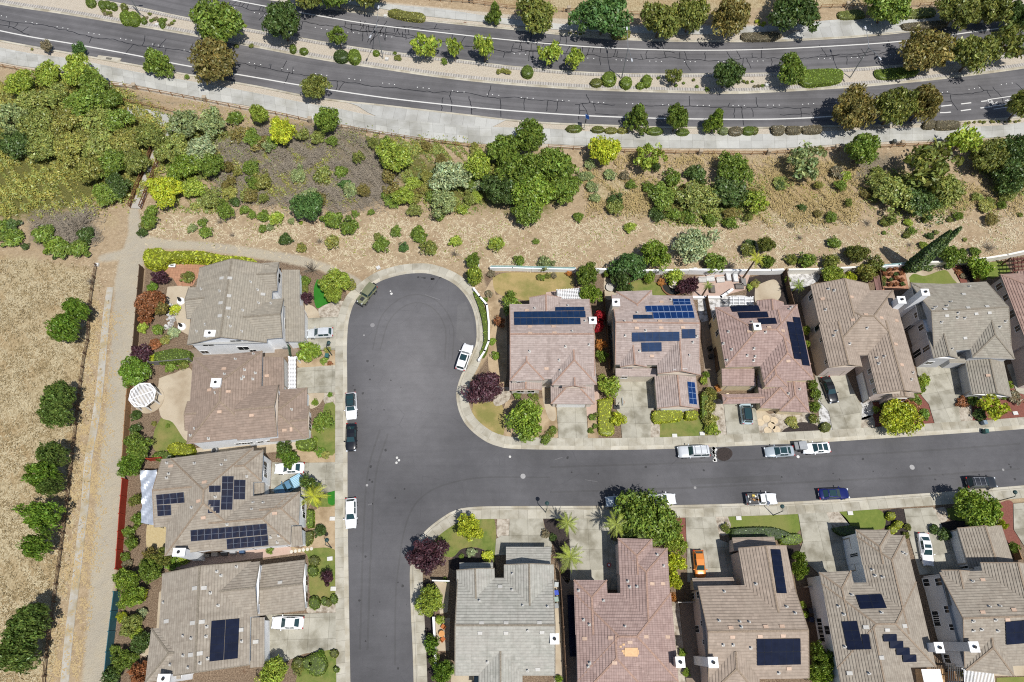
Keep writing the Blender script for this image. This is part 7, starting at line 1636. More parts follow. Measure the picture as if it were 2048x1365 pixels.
for nm, pts, z, m, r_ in (
    ('patio', [(312, 526), (412, 525), (400, 552), (392, 560), (386, 572), (355, 572), (345, 556), (312, 548)], .06, TERRA, 0), ('patio', [(335, 574), (380, 570), (380, 672), (360, 662), (345, 620), (330, 608)], .05, PATIO, 0),
    ('patio', [(318, 757), (345, 748), (385, 744), (384, 870), (370, 880), (345, 845), (322, 834), (316, 790)], .06, PATIO, .5), ('lawn', [(322, 836), (348, 846), (368, 872), (372, 890), (345, 897), (318, 904), (306, 895), (309, 862)], .05, LAWN, .5),
    ('lawn', [(634, 559), (648, 566), (664, 600), (645, 612), (634, 617), (628, 600), (628, 576)], .05, TURF, .4), ('garden_walk', [(610, 608), (625, 612), (637, 625), (637, 640), (610, 640)], .07, PATIO, .5), ('rock_bed', [(637, 618), (660, 606), (690, 604), (680, 632), (640, 634)], .03, ROCK, .5),
    ('rock_bed', [(624, 706), (670, 702), (671, 732), (600, 736), (598, 715)], .03, DIRT, .5), ('rock_bed', [(645, 784), (671, 782), (671, 812), (650, 808)], .03, ROCK, .5), ('lawn', [(650, 808), (671, 812), (671, 905), (640, 900), (622, 860), (640, 840)], .04, LAWN, .6), ('rock_bed', [(590, 900), (671, 900), (671, 925), (612, 925), (590, 915)], .035, DIRT, .5),
    ('garden_walk', [(616, 787), (648, 786), (640, 808), (624, 818), (617, 812)], .07, PATIO, .4), ('lawn', [(622, 984), (668, 980), (672, 1010), (640, 1014), (622, 1010)], .04, LAWN, .5), ('rock_bed', [(626, 1022), (671, 1008), (672, 1100), (580, 1104), (582, 1094), (610, 1092)], .03, DIRT, .5),
    ('lawn', [(575, 1104), (672, 1102), (673, 1200), (645, 1210), (620, 1190), (614, 1110)], .045, LAWN, .6), ('rock_bed', [(612, 1215), (640, 1208), (674, 1206), (673, 1228), (620, 1230)], .05, ROCK, .5), ('lawn', [(600, 1320), (674, 1300), (676, 1420), (590, 1420)], .03, LAWN, .6), ('lawn', [(655, 982), (671, 980), (671, 1008), (657, 1008)], .06, TURF, .4),
    ('patio', [(318, 1185), (350, 1170), (345, 1260), (312, 1268)], .05, PATIO, 0), ('patio', [(285, 1268), (312, 1262), (305, 1320), (280, 1310)], .05, PATIO, 0), ('rock_bed', [(295, 1040), (330, 1050), (330, 1110), (300, 1115), (292, 1080)], .03, surface('straw_mulch', S(206, 184, 136), S(222, 204, 160), None, 3, .95, bs=.8), .5), ('patio', [(320, 942), (500, 925), (500, 960), (322, 965)], .03, TERRA, 0),
    ('side_yard', [(380, 898), (560, 880), (600, 884), (598, 898), (520, 908), (330, 925), (325, 912)], .03, PATIO, 0), ('side_yard', [(372, 700), (590, 690), (600, 708), (560, 716), (382, 728)], .03, DARKS, 0), ('side_yard', [(345, 1120), (580, 1090), (585, 1108), (345, 1140)], .03, PINKP, 0),
    ('lawn', [(985, 556), (1010, 546), (1080, 546), (1142, 548), (1145, 580), (1110, 602), (1060, 602), (1012, 594), (990, 582)], .045, LAWND, .6), ('rock_bed', [(966, 590), (985, 560), (992, 590), (1010, 600), (1012, 760), (985, 770), (975, 700), (985, 640)], .03, DIRT, .5), ('patio', [(1092, 585), (1165, 575), (1165, 606), (1092, 608)], .06, PINKP, 0),
    ('lawn', [(950, 790), (1000, 805), (1010, 850), (1000, 876), (965, 860), (945, 830)], .04, LAWND, .6), ('rock_bed', [(985, 780), (1018, 775), (1018, 800), (990, 812)], .05, ROCK, .4), ('lawn', [(1012, 800), (1100, 800), (1114, 840), (1114, 876), (1000, 878)], .03, DIRT, .6), ('garden_walk', [(1180, 770), (1195, 770), (1198, 830), (1174, 832), (1170, 812)], .07, PINKP, .4), ('garden_walk', [(1084, 772), (1100, 772), (1112, 835), (1098, 838), (1086, 800)], .07, PATIO, .3), ('rock_bed', [(1176, 836), (1196, 832), (1196, 878), (1177, 879)], .03, DIRT, .4),
    ('patio', [(1208, 556), (1245, 560), (1250, 590), (1215, 600), (1208, 580)], .05, PATIO, .4), ('lawn', [(1249, 570), (1280, 560), (1310, 565), (1328, 578), (1325, 596), (1245, 594)], .045, LAWN, .5), ('lawn', [(1322, 846), (1345, 840), (1412, 838), (1416, 878), (1319, 880)], .045, LAWN, .5), ('rock_bed', [(1302, 830), (1318, 848), (1318, 878), (1302, 880)], .05, ROCK, .4),
    ('patio', [(1385, 555), (1430, 548), (1500, 550), (1490, 580), (1460, 588), (1440, 595), (1385, 595)], .06, PINKP, 0), ('rock_bed', [(1395, 596), (1490, 592), (1500, 610), (1420, 640), (1400, 640)], .04, WROCK, .5), ('patio', [(1510, 572), (1550, 560), (1562, 590), (1540, 612), (1512, 606)], .05, PATIO, .4), ('rock_bed', [(1495, 556), (1560, 548), (1575, 610), (1500, 612)], .03, MULCH, .4),
    ('rock_bed', [(1426, 800), (1446, 805), (1454, 876), (1428, 876), (1422, 840)], .04, ROCK, .5), ('side_yard', [(1400, 600), (1425, 610), (1442, 780), (1420, 790), (1408, 740)], .03, DARKS, 0), ('rock_bed', [(1520, 832), (1560, 826), (1625, 826), (1640, 866), (1524, 874)], .03, ROCK, .5), ('rock_bed', [(1570, 858), (1600, 845), (1632, 850), (1636, 866), (1565, 870)], .05, MULCH, .5), ('patio', [(1506, 806), (1535, 826), (1545, 838), (1520, 850), (1512, 830)], .08, PATIO, .4),
    ('rock_bed', [(1636, 790), (1650, 812), (1660, 830), (1666, 866), (1642, 868)], .05, WROCK, .5), ('rock_bed', [(1714, 808), (1742, 802), (1746, 830), (1716, 840)], .05, WROCK, .5), ('rock_bed', [(1718, 838), (1745, 832), (1748, 862), (1722, 864)], .05, ROCK, .4), ('rock_bed', [(1745, 805), (1846, 790), (1870, 852), (1748, 864)], .03, REDM, .5), ('rock_bed', [(1914, 800), (1936, 788), (1945, 848), (1924, 850)], .04, ROCK, .5), ('rock_bed', [(1936, 790), (2035, 780), (2050, 842), (1945, 848)], .03, REDM, .5),
    ('rock_bed', [(1574, 548), (1632, 545), (1636, 562), (1590, 582), (1578, 575)], .05, WROCK, .4), ('patio', [(1757, 538), (1808, 534), (1818, 578), (1762, 585)], .05, TERRA, 0), ('garden_walk', [(1808, 536), (1870, 535), (1895, 532), (1912, 548), (1922, 570), (1905, 572), (1890, 545), (1850, 552), (1822, 556), (1818, 575)], .05, PATIO, .4), ('lawn', [(1818, 556), (1828, 548), (1850, 552), (1880, 542), (1894, 542), (1906, 558), (1914, 570), (1880, 574), (1850, 570), (1824, 568)], .07, LAWNG, .4), ('lawn', [(1966, 526), (2008, 522), (2022, 543), (1985, 558), (1970, 552)], .05, LAWNG, 0), ('rock_bed', [(1905, 538), (1920, 532), (1935, 566), (1925, 572)], .05, REDM, .3), ('rock_bed', [(1915, 534), (1955, 530), (1950, 566), (1932, 568)], .03, MULCH, .3),
    ('side_yard', [(1800, 600), (1835, 590), (1860, 700), (1838, 735)], .03, DARKS, 0), ('side_yard', [(1605, 600), (1622, 590), (1655, 740), (1630, 745)], .03, DARKS, 0), ('side_yard', [(2000, 580), (2040, 640), (2048, 720), (2025, 725)], .03, DARKS, 0),
    ('lawn', [(878, 1070), (902, 1045), (930, 1036), (986, 1034), (990, 1124), (978, 1108), (957, 1096), (924, 1098), (903, 1115), (866, 1100)], .05, LAWN, .5), ('rock_bed', [(905, 1116), (925, 1098), (957, 1097), (978, 1108), (990, 1124), (985, 1142), (905, 1140)], .03, MULCH, .4), ('rock_bed', [(994, 1036), (1018, 1036), (1018, 1074), (995, 1074)], .05, ROCK, .3), ('side_yard', [(835, 1170), (870, 1160), (868, 1420), (835, 1420)], .03, MULCH, 0), ('patio', [(870, 1236), (900, 1236), (898, 1302), (874, 1302)], .05, PATIO, 0), ('patio', [(868, 1162), (900, 1160), (895, 1225), (880, 1228)], .05, PATIO, 0), ('side_yard', [(900, 1340), (930, 1334), (962, 1345), (960, 1400), (910, 1400)], .05, PATIO, .5), ('side_yard', [(1108, 1160), (1118, 1160), (1130, 1420), (1108, 1420)], .05, PATIO, 0),
    ('rock_bed', [(1086, 1034), (1134, 1034), (1140, 1160), (1122, 1150), (1110, 1100), (1092, 1060)], .03, MULCH, .4), ('side_yard', [(1120, 1150), (1150, 1160), (1155, 1420), (1132, 1420)], .03, DARKS, 0), ('rock_bed', [(1340, 1035), (1371, 1033), (1374, 1098), (1345, 1100)], .03, REDM, .4), ('rock_bed', [(1338, 1205), (1358, 1205), (1378, 1420), (1350, 1420)], .03, ROCK, 0), ('side_yard', [(1360, 1205), (1392, 1200), (1412, 1420), (1375, 1420)], .03, DARKS, 0),
    ('rock_bed', [(1431, 1034), (1456, 1033), (1466, 1062), (1440, 1070)], .04, ROCK, .4), ('lawn', [(1456, 1034), (1594, 1025), (1600, 1060), (1560, 1075), (1470, 1064), (1462, 1050)], .05, LAWNG, .4), ('rock_bed', [(1565, 1086), (1598, 1088), (1602, 1115), (1575, 1116)], .03, MULCH, .3), ('rock_bed', [(1652, 1024), (1676, 1023), (1700, 1050), (1672, 1062)], .05, ROCK, .4), ('lawn', [(1678, 1024), (1758, 1020), (1768, 1056), (1722, 1058), (1700, 1050)], .05, LAWNG, .3), ('rock_bed', [(1766, 1022), (1808, 1020), (1820, 1070), (1790, 1078), (1770, 1056)], .04, MULCH, .4),
    ('rock_bed', [(1868, 1018), (1890, 1016), (1895, 1040), (1876, 1044)], .05, ROCK, .3), ('lawn', [(1893, 1017), (1990, 1008), (1985, 1040), (1905, 1040)], .045, LAWNG, .4), ('rock_bed', [(1870, 1045), (1990, 1038), (2000, 1060), (1900, 1075)], .03, MULCH, .4), ('rock_bed', [(1990, 1010), (2026, 1006), (2040, 1090), (2010, 1090)], .04, REDM, .4), ('side_yard', [(1595, 1180), (1640, 1160), (1680, 1420), (1630, 1420)], .03, surface('brown_side_yard', S(128, 102, 82), S(150, 122, 100), None, 2, .95), 0), ('side_yard', [(1860, 1140), (1885, 1150), (1935, 1340), (1890, 1345)], .03, DARKS, 0),
    ('patio', [(1830, 1338), (1920, 1338), (1930, 1420), (1840, 1420)], .03, surface('tan_patio', S(220, 178, 130), S(228, 190, 144), None, 1, .9), 0), ('patio', [(1920, 1330), (2100, 1325), (2100, 1352), (1990, 1352), (1990, 1420), (1920, 1420)], .05, PATIO, 0), ('lawn', [(1993, 1356), (2100, 1352), (2100, 1420), (1993, 1420)], .05, LAWNG, 0)):
    sheet(nm, pts, z, m, rounded=r_)
# ================================================================== fences and walls
WOODF = surface('fence_wood', S(172, 132, 94), S(194, 154, 116), None, 3, .9, bs=.4)
WOODB = surface('dark_fence_wood', S(104, 84, 68), S(128, 104, 84), None, 3, .9, bs=.4)
REDF = plain('red_fence_paint', S(176, 62, 40), .7); TEALF = plain('teal_fence_paint', S(60, 112, 124), .7)
CREAMW = stucco('cream_wall', (.72, .69, .62, 1)); WHITEW = stucco('white_wall', (.76, .76, .75, 1)); GWALL = plain('wall_glass', (.35, .55, .55, 1), .15, spec=.6)
METW = plain('white_lattice', (.76, .76, .76, 1), .5, var=.04); STONEP = surface('stone_pillar', S(208, 192, 168), S(190, 172, 148), None, 3, .9, bs=.5)
STEEL = plain('galvanised_steel', S(168, 172, 176), .4, metal=.5); DGREEN = plain('dark_green_metal', (.02, .05, .05, 1), .5); RUSTY = plain('weathered_steel', S(122, 82, 54), .8, var=.25)
def wp(pts): return [P(x, y, 0) for x, y in pts]
def rail_fence(pts, label, mat=WOODF, h=1.15, sp=2.5, rails=(.55, 1.05), pw=.13):
    pl = smooth2(wp(pts), .6); o = empty('rail_fence', pl[0]); tag(o, label, 'fence', 'rail fences'); L0 = pl[0]
    tot = sum((b - a).length for a, b in zip(pl, pl[1:])); n = max(2, min(99, int(tot / sp)) + 1); q = resample(pl, n)
    pm = MB(); pm.box((0, 0, h / 2), (pw / 2, pw / 2, h / 2)); pm = pm.mesh('post'); pm.materials.append(mat)
    for k in q: child('post', pm, o, k - L0)
    for z in rails:
        b = MB()
        for a, c in zip(q, q[1:]): b.bar(a - L0 + Vector((0, 0, z)), c - L0 + Vector((0, 0, z)), .05, .1)
        b.obj('rail', mat, o)
rail_fence([(-60, 124), (0, 135), (85, 150), (130, 158)], 'brown wooden rail fence at the far left edge of the walkway')
rail_fence([(207, 172), (275, 180), (412, 205), (495, 222), (550, 230), (622, 246)], 'brown wooden rail fence between trash bin and round green tree', )
rail_fence([(660, 254), (712, 262), (837, 282), (962, 299)], 'brown wooden rail fence bordering the bus stop walkway')
rail_fence([(1096, 297), (1249, 306), (1399, 310), (1535, 310), (1673, 301), (1700, 299)], 'long brown wooden rail fence below the three pyramid trees')
rail_fence([(1755, 297), (1798, 295), (1886, 291), (1961, 293), (2060, 280)], 'brown wooden rail fence right of the kerbside trash bin')
rail_fence([(240, 203), (290, 213), (350, 226), (352, 228)], 'lower brown wooden rail fence beside the footbridge approach')
rail_fence([(837, 0), (942, 8), (1023, 19), (1131, 25), (1274, 32), (1350, 30)], 'brown rail fence along the golden strip at the top')
rail_fence([(1640, 18), (1661, 17), (1691, 16), (1760, 14), (1848, 14), (1900, 8)], 'brown rail fence above the far bus pad')
rail_fence([(195, 533), (184, 605), (179, 684), (175, 696), (165, 767), (155, 854), (146, 937), (136, 1024), (120, 1143), (110, 1218), (96, 1323), (93, 1370), (88, 1430)], 'weathered brown rail fence running down beside the golden field', WOODB, rails=(.35, .7, 1.0), pw=.2)
for k, (x, y) in enumerate(((272, 178), (412, 203), (1399, 309), (1535, 309), (1670, 300), (1800, 292), (1137, 24), (943, 6), (1692, 15), (622, 245))):
    o = empty('stone_pillar', P(x, y)); tag(o, autolabel('short pale stone fence pillar', x, y), 'pillar', 'stone fence pillars')
    b = MB(); b.box((0, 0, .65), (.32, .32, .65)); b.obj('shaft', STONEP, o); b = MB(); b.box((0, 0, 1.36), (.42, .42, .07), taper=.8); b.obj('cap', STONEP, o)
def wall(name, pts, h, th, mat, label, cap=None, capm=None, glass=0, cat='wall', posts=None, pmat=None, sm=True):
    pl = wp(pts); o = empty(name, pl[0]); tag(o, label, cat, 'garden walls and fences'); L0 = pl[0]; b = MB(); c_ = MB(); g = MB()
    for a, c in zip(pl, pl[1:]):
        a, c = a - L0, c - L0; d = (c - a).normalized() * th * .48
        b.bar(a - d + Vector((0, 0, h / 2)), c + d + Vector((0, 0, h / 2)), th, h)
        if cap: c_.bar(a - d * 1.2 + Vector((0, 0, h + cap / 2)), c + d * 1.2 + Vector((0, 0, h + cap / 2)), th + .08, cap)
        if glass: g.bar(a + Vector((0, 0, h + (cap or 0) + glass / 2)), c + Vector((0, 0, h + (cap or 0) + glass / 2)), .05, glass)
    b.obj('wall_panel' if cat == 'wall' else 'board_panel', mat, o)
    if cap: c_.obj('cap', capm or mat, o)
    if glass: g.obj('glass_panel', GWALL, o)
    if posts:
        tot = smooth2(pl, .5) if sm else pl; L = sum((y - x).length for x, y in zip(tot, tot[1:])); q = resample(tot, max(2, min(80, int(L / posts) + 1)))
        pm = MB(); pm.box((0, 0, (h + .12) / 2), (th * .5 + .05, th * .5 + .05, (h + .12) / 2)); pm = pm.mesh('post'); pm.materials.append(pmat or mat)
        for k in q: child('post', pm, o, k - L0)
    return o
wall('stucco_wall', [(982, 541), (1024, 541), (1085, 543), (1149, 544)], 1.1, .3, WHITEW, 'low white stucco wall with teal glass top behind the dry lawn', .08, METW, .55, posts=5.5, pmat=METW, sm=False)
wall('stucco_wall', [(1190, 546), (1270, 549), (1374, 548)], 1.5, .25, WHITEW, 'white stucco wall behind the fountain garden', .08)
wall('stucco_wall', [(1376, 548), (1440, 549), (1535, 549), (1560, 548)], 1.6, .3, WHITEW, 'white stucco wall behind the pink patio', .1)
wall('stucco_wall', [(1572, 548), (1632, 547), (1711, 543), (1750, 540)], 1.6, .28, CREAMW, 'cream stucco wall behind the white rock yard', .1)
wall('stucco_wall', [(1755, 540), (1790, 537), (1823, 533)], 1.4, .3, WHITEW, 'white stucco wall with glass top behind the terracotta terrace', .08, METW, .5)
wall('stucco_wall', [(1830, 533), (1886, 532), (1961, 525), (2005, 518), (2060, 506)], 1.5, .28, CREAMW, 'cream stucco wall behind the putting green and right lawn', .1, posts=6, sm=False)
wall('stucco_wall', [(948, 582), (960, 598), (974, 614), (978, 650), (978, 686), (970, 706), (958, 724)], .9, .25, WHITEW, 'low white garden wall curving along the green hedge strip', .08, posts=6)
wall('stucco_wall', [(867, 1163), (900, 1164)], 1.7, .1, WHITEW, 'short white wall end at the corner house side yard top', .1)
wall('stucco_wall', [(869, 1237), (872, 1290), (873, 1330)], 1.7, .25, WHITEW, 'white side yard wall by the orange garden chairs', .1, posts=6)
wall('stucco_wall', [(1385, 598), (1440, 598), (1452, 590), (1462, 583)], .7, .35, WHITEW, 'low white retaining wall around the pink patio', .08)
for pts, m, lb, h in (([(288, 540), (283, 600), (276, 690), (268, 760)], WOODB, 'brown board fence beside the gravel trail and rust tree', 1.8), ([(265, 770), (259, 850), (253, 950)], WOODF, 'brown board fence behind the white gazebo yard', 1.8),
                      ([(256, 962), (251, 1020), (247, 1080), (243, 1140)], REDF, 'bright red board fence along the gravel trail', 1.9), ([(240, 1185), (233, 1240), (226, 1300), (222, 1345)], TEALF, 'teal board fence along the gravel trail bottom', 1.9),
                      ([(305, 731), (345, 728), (384, 724)], plain('grey_fence', S(130, 128, 126), .8), 'short grey board fence between white house and brown roof yard', 1.6), ([(302, 922), (330, 920)], REDF, 'short red fence stub behind the brown roof lawn', 1.6),
                      ([(345, 1112), (420, 1106), (500, 1100), (580, 1093)], WOODB, 'dark board fence in the narrow gap above the bottom left house', 1.7), ([(1206, 590), (1212, 660), (1218, 740)], WOODB, 'dark board fence between pink house and bright solar house', 1.7),
                      ([(1410, 600), (1425, 680), (1432, 745)], WOODB, 'dark board fence between bright solar house and rose house', 1.7), ([(1566, 548), (1574, 590), (1584, 625)], WOODB, 'brown board fence between the shrub bed and white rock yard', 1.8),
                      ([(1752, 545), (1757, 585)], WOODB, 'brown board fence left of the terracotta terrace', 1.6), ([(1944, 536), (1948, 570)], WOODF, 'reddish board fence between putting green and right lawn', 1.7),
                      ([(1118, 1145), (1121, 1180), (1126, 1260), (1132, 1370)], WOODB, 'dark board fence between corner house and long rose house', 1.7), ([(1352, 1206), (1390, 1205)], plain('pale_gate', S(200, 196, 188), .7), 'pale side gate between rose house and tan panel house', 1.6),
                      ([(1608, 1175), (1640, 1172)], plain('pale_gate2', S(190, 184, 174), .7), 'pale side gate between tan panel house and stepped-panel house', 1.6), ([(2022, 1096), (2030, 1120)], WOODF, 'brown fence stub right of the grey garage wing', 1.6),
                      ([(1895, 1340), (1900, 1380)], WOODF, 'brown fence below the stepped-panel house corner', 1.7), ([(581, 698), (584, 716)], plain('green_gate', S(78, 108, 84), .7), 'green side gate between white house and brown roofed house', 1.7)):
    wall('board_fence', pts, h, .09, m, lb, cat='fence', posts=2.4)
# drainage ditch beside the trail
ditch = surface('ditch_concrete', S(196, 190, 178), S(212, 206, 194), S(186, 170, 136), .6, .9, big=.5, bs=.2)
sweep('drainage_ditch', smooth2(wp([(221, 575), (217, 600), (212, 640), (207, 697), (199, 784), (188, 859), (177, 922), (169, 1020), (165, 1048), (154, 1148), (141, 1248), (131, 1348), (124, 1430)])), [(-.62, .0), (-.6, .08), (-.42, .05), (0, .02), (.42, .05), (.6, .08), (.62, 0)], ditch)
leaves = surface('leaf_litter', S(198, 164, 110), S(214, 184, 130), S(176, 146, 104), 2.2, .95, big=.4, bs=.6, fine=8)
# ================================================================== footbridge
o = empty('footbridge', P(285, 370)); L0 = o.location.copy(); tag(o, 'narrow footbridge with rusty truss railings over the creek', 'bridge', None)
a0, a1 = P(273, 418), P(318, 300); w_ = (P(264, 416) - P(285, 417)).length / 2
d = (a1 - a0).normalized(); n = Vector((-d.y, d.x, 0))
b = MB(); b.bar(a0 - L0 + Vector((0, 0, .12)), a1 - L0 + Vector((0, 0, .12)), w_ * 2, .16); b.obj('deck', surface('bridge_deck', S(196, 190, 180), S(206, 200, 190), None, 1, .9), o)
for s in (1, -1):
    b = MB(); q0, q1 = a0 + n * s * (w_ + .05) - L0, a1 + n * s * (w_ + .05) - L0; k = 9; up = Vector((0, 0, 1.35))
    for z in (.15, .75, 1.35): b.bar(q0 + Vector((0, 0, z)), q1 + Vector((0, 0, z)), .12, .12)
    for i in range(k + 1):
        p = q0.lerp(q1, i / k); b.bar(p, p + up, .1, .1)
        if i < k: r_ = q0.lerp(q1, (i + 1) / k); b.bar(p + Vector((0, 0, .15)) if i % 2 else p + up, r_ + up if i % 2 else r_ + Vector((0, 0, .15)), .08, .08)
    b.obj('truss_railing', RUSTY, o)
sheet('bridge_approach', [(255, 212), (300, 220), (352, 232), (360, 252), (352, 262), (340, 300), (322, 300), (336, 258), (300, 240), (255, 228)], .06, CONC_ART)
# ================================================================== lamps and signs
def arm(b, base, d, L, rise, r=.055):
    b.tube([base + d * (L * t_) + Vector((0, 0, rise * math.sin(t_ * math.pi / 2))) for t_ in (0, .15, .35, .6, 1)], [r * 1.2, r * 1.1, r, r * .9, r * .8], 6); return base + d * L + Vector((0, 0, rise))
def street_lamp(px, py, label, tips, h=8.6):
    o = empty('street_lamp', P(px, py)); tag(o, label, 'street lamp', 'double street lamps in the median'); L0 = o.location
    b = MB(); b.tube([(0, 0, 0), (0, 0, .25)], .22, 8); b.obj('base', CONC_PLAIN, o)
    b = MB(); b.tube([(0, 0, .2), (0, 0, h)], [.12, .075], 8); b.obj('pole', STEEL, o)
    for tx, ty in tips:
        e = P(tx, ty, h + .7) - L0; e.z = 0; L = min(4.2, e.length); dd = e.normalized(); b = MB(); q = arm(b, Vector((0, 0, h - .1)), dd, L, .8); a_ = b.obj('arm', STEEL, o)
        b = MB(); b.bar(q, q + dd * .8 + Vector((0, 0, .05)), .3, .14); b.obj('lamp_head', plain('lamp_head', S(215, 218, 222), .4), a_)
street_lamp(766, 117, 'tall grey double armed lamp in the median left of the light green trees', [(758, 11), (742, 71)], 8.4)
street_lamp(1243, 158, 'tall grey double armed lamp between round clipped median shrubs', [(1254, 59), (1263, 118)], 8.3)
street_lamp(1700, 156, 'tall grey double armed lamp at the end of the long median hedge', [(1731, 57), (1758, 115)], 8.3)
street_lamp(282, 32, 'tall grey double armed lamp by the paired clipped shrubs at upper left', [(255, -40), (262, -20)], 8.4)
def small_lamp(px, py, label, h=4.3, dirv=(0, 1)):
    o = empty('yard_lamp', P(px, py)); tag(o, label, 'street lamp', 'small residential street lamps')
    b = MB(); b.tube([(0, 0, 0), (0, 0, .6), (0, 0, h)], [.11, .075, .055], 8); b.obj('pole', DGREEN, o)
    d = Vector(dirv + (0,)).normalized(); b = MB(); q = arm(b, Vector((0, 0, h - .1)), d, .7, .35, .04); a_ = b.obj('arm', DGREEN, o)
    b = MB(); b.tube([q, q + Vector((0, 0, -.12)), q + Vector((0, 0, -.32))], [.1, .3, .34], 10); b.obj('lamp_shade', DGREEN, a_)
small_lamp(664, 711, 'small dark street lamp in the verge right of the palm-like shrub', dirv=(.6, 1)); small_lamp(663, 1096, 'small dark street lamp in the straw yard beside the left sidewalk', dirv=(.3, 1)); small_lamp(1091, 1025, 'small dark street lamp by the upper palm', dirv=(0, 1)); small_lamp(1546, 1031, 'small dark street lamp at the lawn of tan panel house', dirv=(0, 1)); small_lamp(1994, 1003, 'small dark street lamp beside the bright tree at right', dirv=(.3, 1))
o = empty('speed_sign', P(1168, 259)); tag(o, 'solar powered road sign pole with tilted blue panel on the lower verge', 'sign', None)
b = MB(); b.tube([(0, 0, 0), (0, 0, .35)], .28, 8); b.obj('base', CONC_PLAIN, o); b = MB(); b.tube([(0, 0, 0), (0, 0, 3.6)], .06, 8); b.obj('pole', STEEL, o)
b = MB(); b.box((.25, 0, 3.7), (.42, .55, .03), mat=Matrix.Rotation(.5, 3, 'Y')); b.obj('solar_panel', PV['blue'], o); b = MB(); b.box((.1, .15, 2.6), (.05, .4, .5)); b.obj('display', PLAST, o)
for x, y, lb, c_ in ((218, 167, 'dark blue trash bin beside the left walkway fence', S(60, 72, 96)), (1785, 288, 'grey octagonal trash bin in the walkway fence opening', S(96, 100, 98)), (1966, 865, 'teal wheeled trash bin standing at the right upper kerb', S(58, 100, 96)), (1963, 848, 'pale blue wheeled trash bin under the yellow tree', S(140, 156, 170)),
                     (1112, 1186, 'blue recycling bin beside the corner house wall', S(40, 74, 190)), (1112, 1170, 'white topped grey bin above the blue recycling bin', S(190, 196, 196)), (1112, 1199, 'pale green bin below the blue recycling bin', S(150, 172, 160)), (1112, 1212, 'grey bin last in the row at corner house wall', S(150, 154, 154)),
                     (656, 715, 'teal bin under the small dark street lamp', S(60, 110, 108)), (1420, 716, 'black wheeled bin in the side yard gap', S(48, 50, 52)), (1418, 700, 'black bin above the black wheeled bin', S(44, 46, 48)), (1421, 655, 'grey bin near white rock yard side gap', S(60, 60, 62)), (1618, 1240, 'dark blue bin in the brown side yard', S(36, 44, 72)), (1616, 1222, 'dark grey bin in the brown side yard', S(56, 56, 60))):
    o = empty('trash_bin', P(x, y), random.uniform(-.15, .15)); tag(o, lb, 'bin', 'bins'); m = plain('bin_' + lb[:9] + str(x), c_, .5)
    b = MB(); b.box((0, 0, .52), (.27, .29, .5), taper=1.15); b.obj('body', m, o); b = MB(); b.box((0, -.02, 1.07), (.33, .37, .045), taper=.9); b.obj('lid', m, o)
    for s in (1, -1): b = MB(); b.tube([(s * .27, .3, .12), (s * .31, .3, .12)], .12, 10); b.obj('wheel', TYRE, o)
# storm drain, manholes, covers
for k, (x, y, r, lb, m) in enumerate(((1046, 953, .42, 'pale round manhole cover in the street below the green front yard tree', S(176, 174, 172)), (1824, 935, .42, 'pale round manhole cover in the street right of the blue sedan', S(176, 174, 172)), (745, 651, .4, 'round manhole cover in the cul-de-sac left half', S(150, 148, 148)), (1390, 976, .22, 'small round valve cover in the street below silver wagon', S(160, 158, 156)), (794, 916, .2, 'upper white valve cover of three in the street junction', S(222, 220, 214)), (798, 921, .2, 'right white valve cover of three in the street junction', S(226, 224, 218)), (793, 926, .2, 'lower white valve cover of three in the street junction', S(222, 220, 214)),
                                      (1020, 914, .2, 'white valve cover near the north kerb curve', S(226, 224, 218)), (783, 588, .22, 'white valve cover right of the off-roader', S(236, 234, 228)), (781, 583, .15, 'smaller white cover above the valve cover by off-roader', S(230, 228, 222)), (734, 971, .2, 'grey valve cover near the left kerb gap', S(178, 176, 174)), (1596, 914, .25, 'white valve cover below the silver blue sedan tail', S(240, 238, 234)), (2006, 940, .2, 'small cover at the right street end', S(160, 158, 156)), (728, 671, .15, 'small grey cover below left manhole', S(170, 168, 166)), (540, 130, .3, 'dark manhole cover in the left arterial lane', S(92, 92, 94)), (930, 47, .38, 'brown manhole cover on the upper verge', S(150, 120, 100)))):
    b = MB(); b.tube([(0, 0, .022), (0, 0, .036)], r, 20); o = b.obj('manhole_cover', plain('cover%d' % k, m, .6, var=.1)); o.location = P(x, y); tag(o, lb, 'manhole cover', 'covers in the road')
o = empty('storm_drain', P(218, 118)); tag(o, 'dark grated storm drain in a pale concrete apron at the lower kerb', 'drain', None)
b = MB(); b.box((0, 0, .03), (2.6, .55, .03), rz=-.16); b.obj('apron', CONC_PLAIN, o)
b = MB(); [b.box((x * .14, -x * .02, .072), (.04, .28, .012), rz=-.16) for x in range(-4, 5)]; b.obj('grate', PLAST, o)
for k, (x, y, rz) in enumerate(((665, 1038, 0), (667, 1178, 0), (660, 1118, .1), (1349, 872, 0), (1404, 868, 0), (2030, 827, .1), (1477, 1037, 0), (1700, 1027, 0), (771, 34, -.12), (315, 51, -.15), (1533, 172, 0), (243, 172, -.1), (774, 120, -.1), (1390, 540, 0), (955, 533, 0), (757, 537, .5), (195, 531, 0))):
    b = MB(); b.box((0, 0, .08 if k < 8 else .2), (.42 if k < 8 else .35, .3, .08 if k < 8 else .2)); o = b.obj('utility_box', plain('utility_white', S(232, 230, 224), .6)); o.location = P(x, y, .05); o.rotation_euler.z = rz
    tag(o, autolabel('low white utility box', x, y), 'utility box', 'utility boxes')
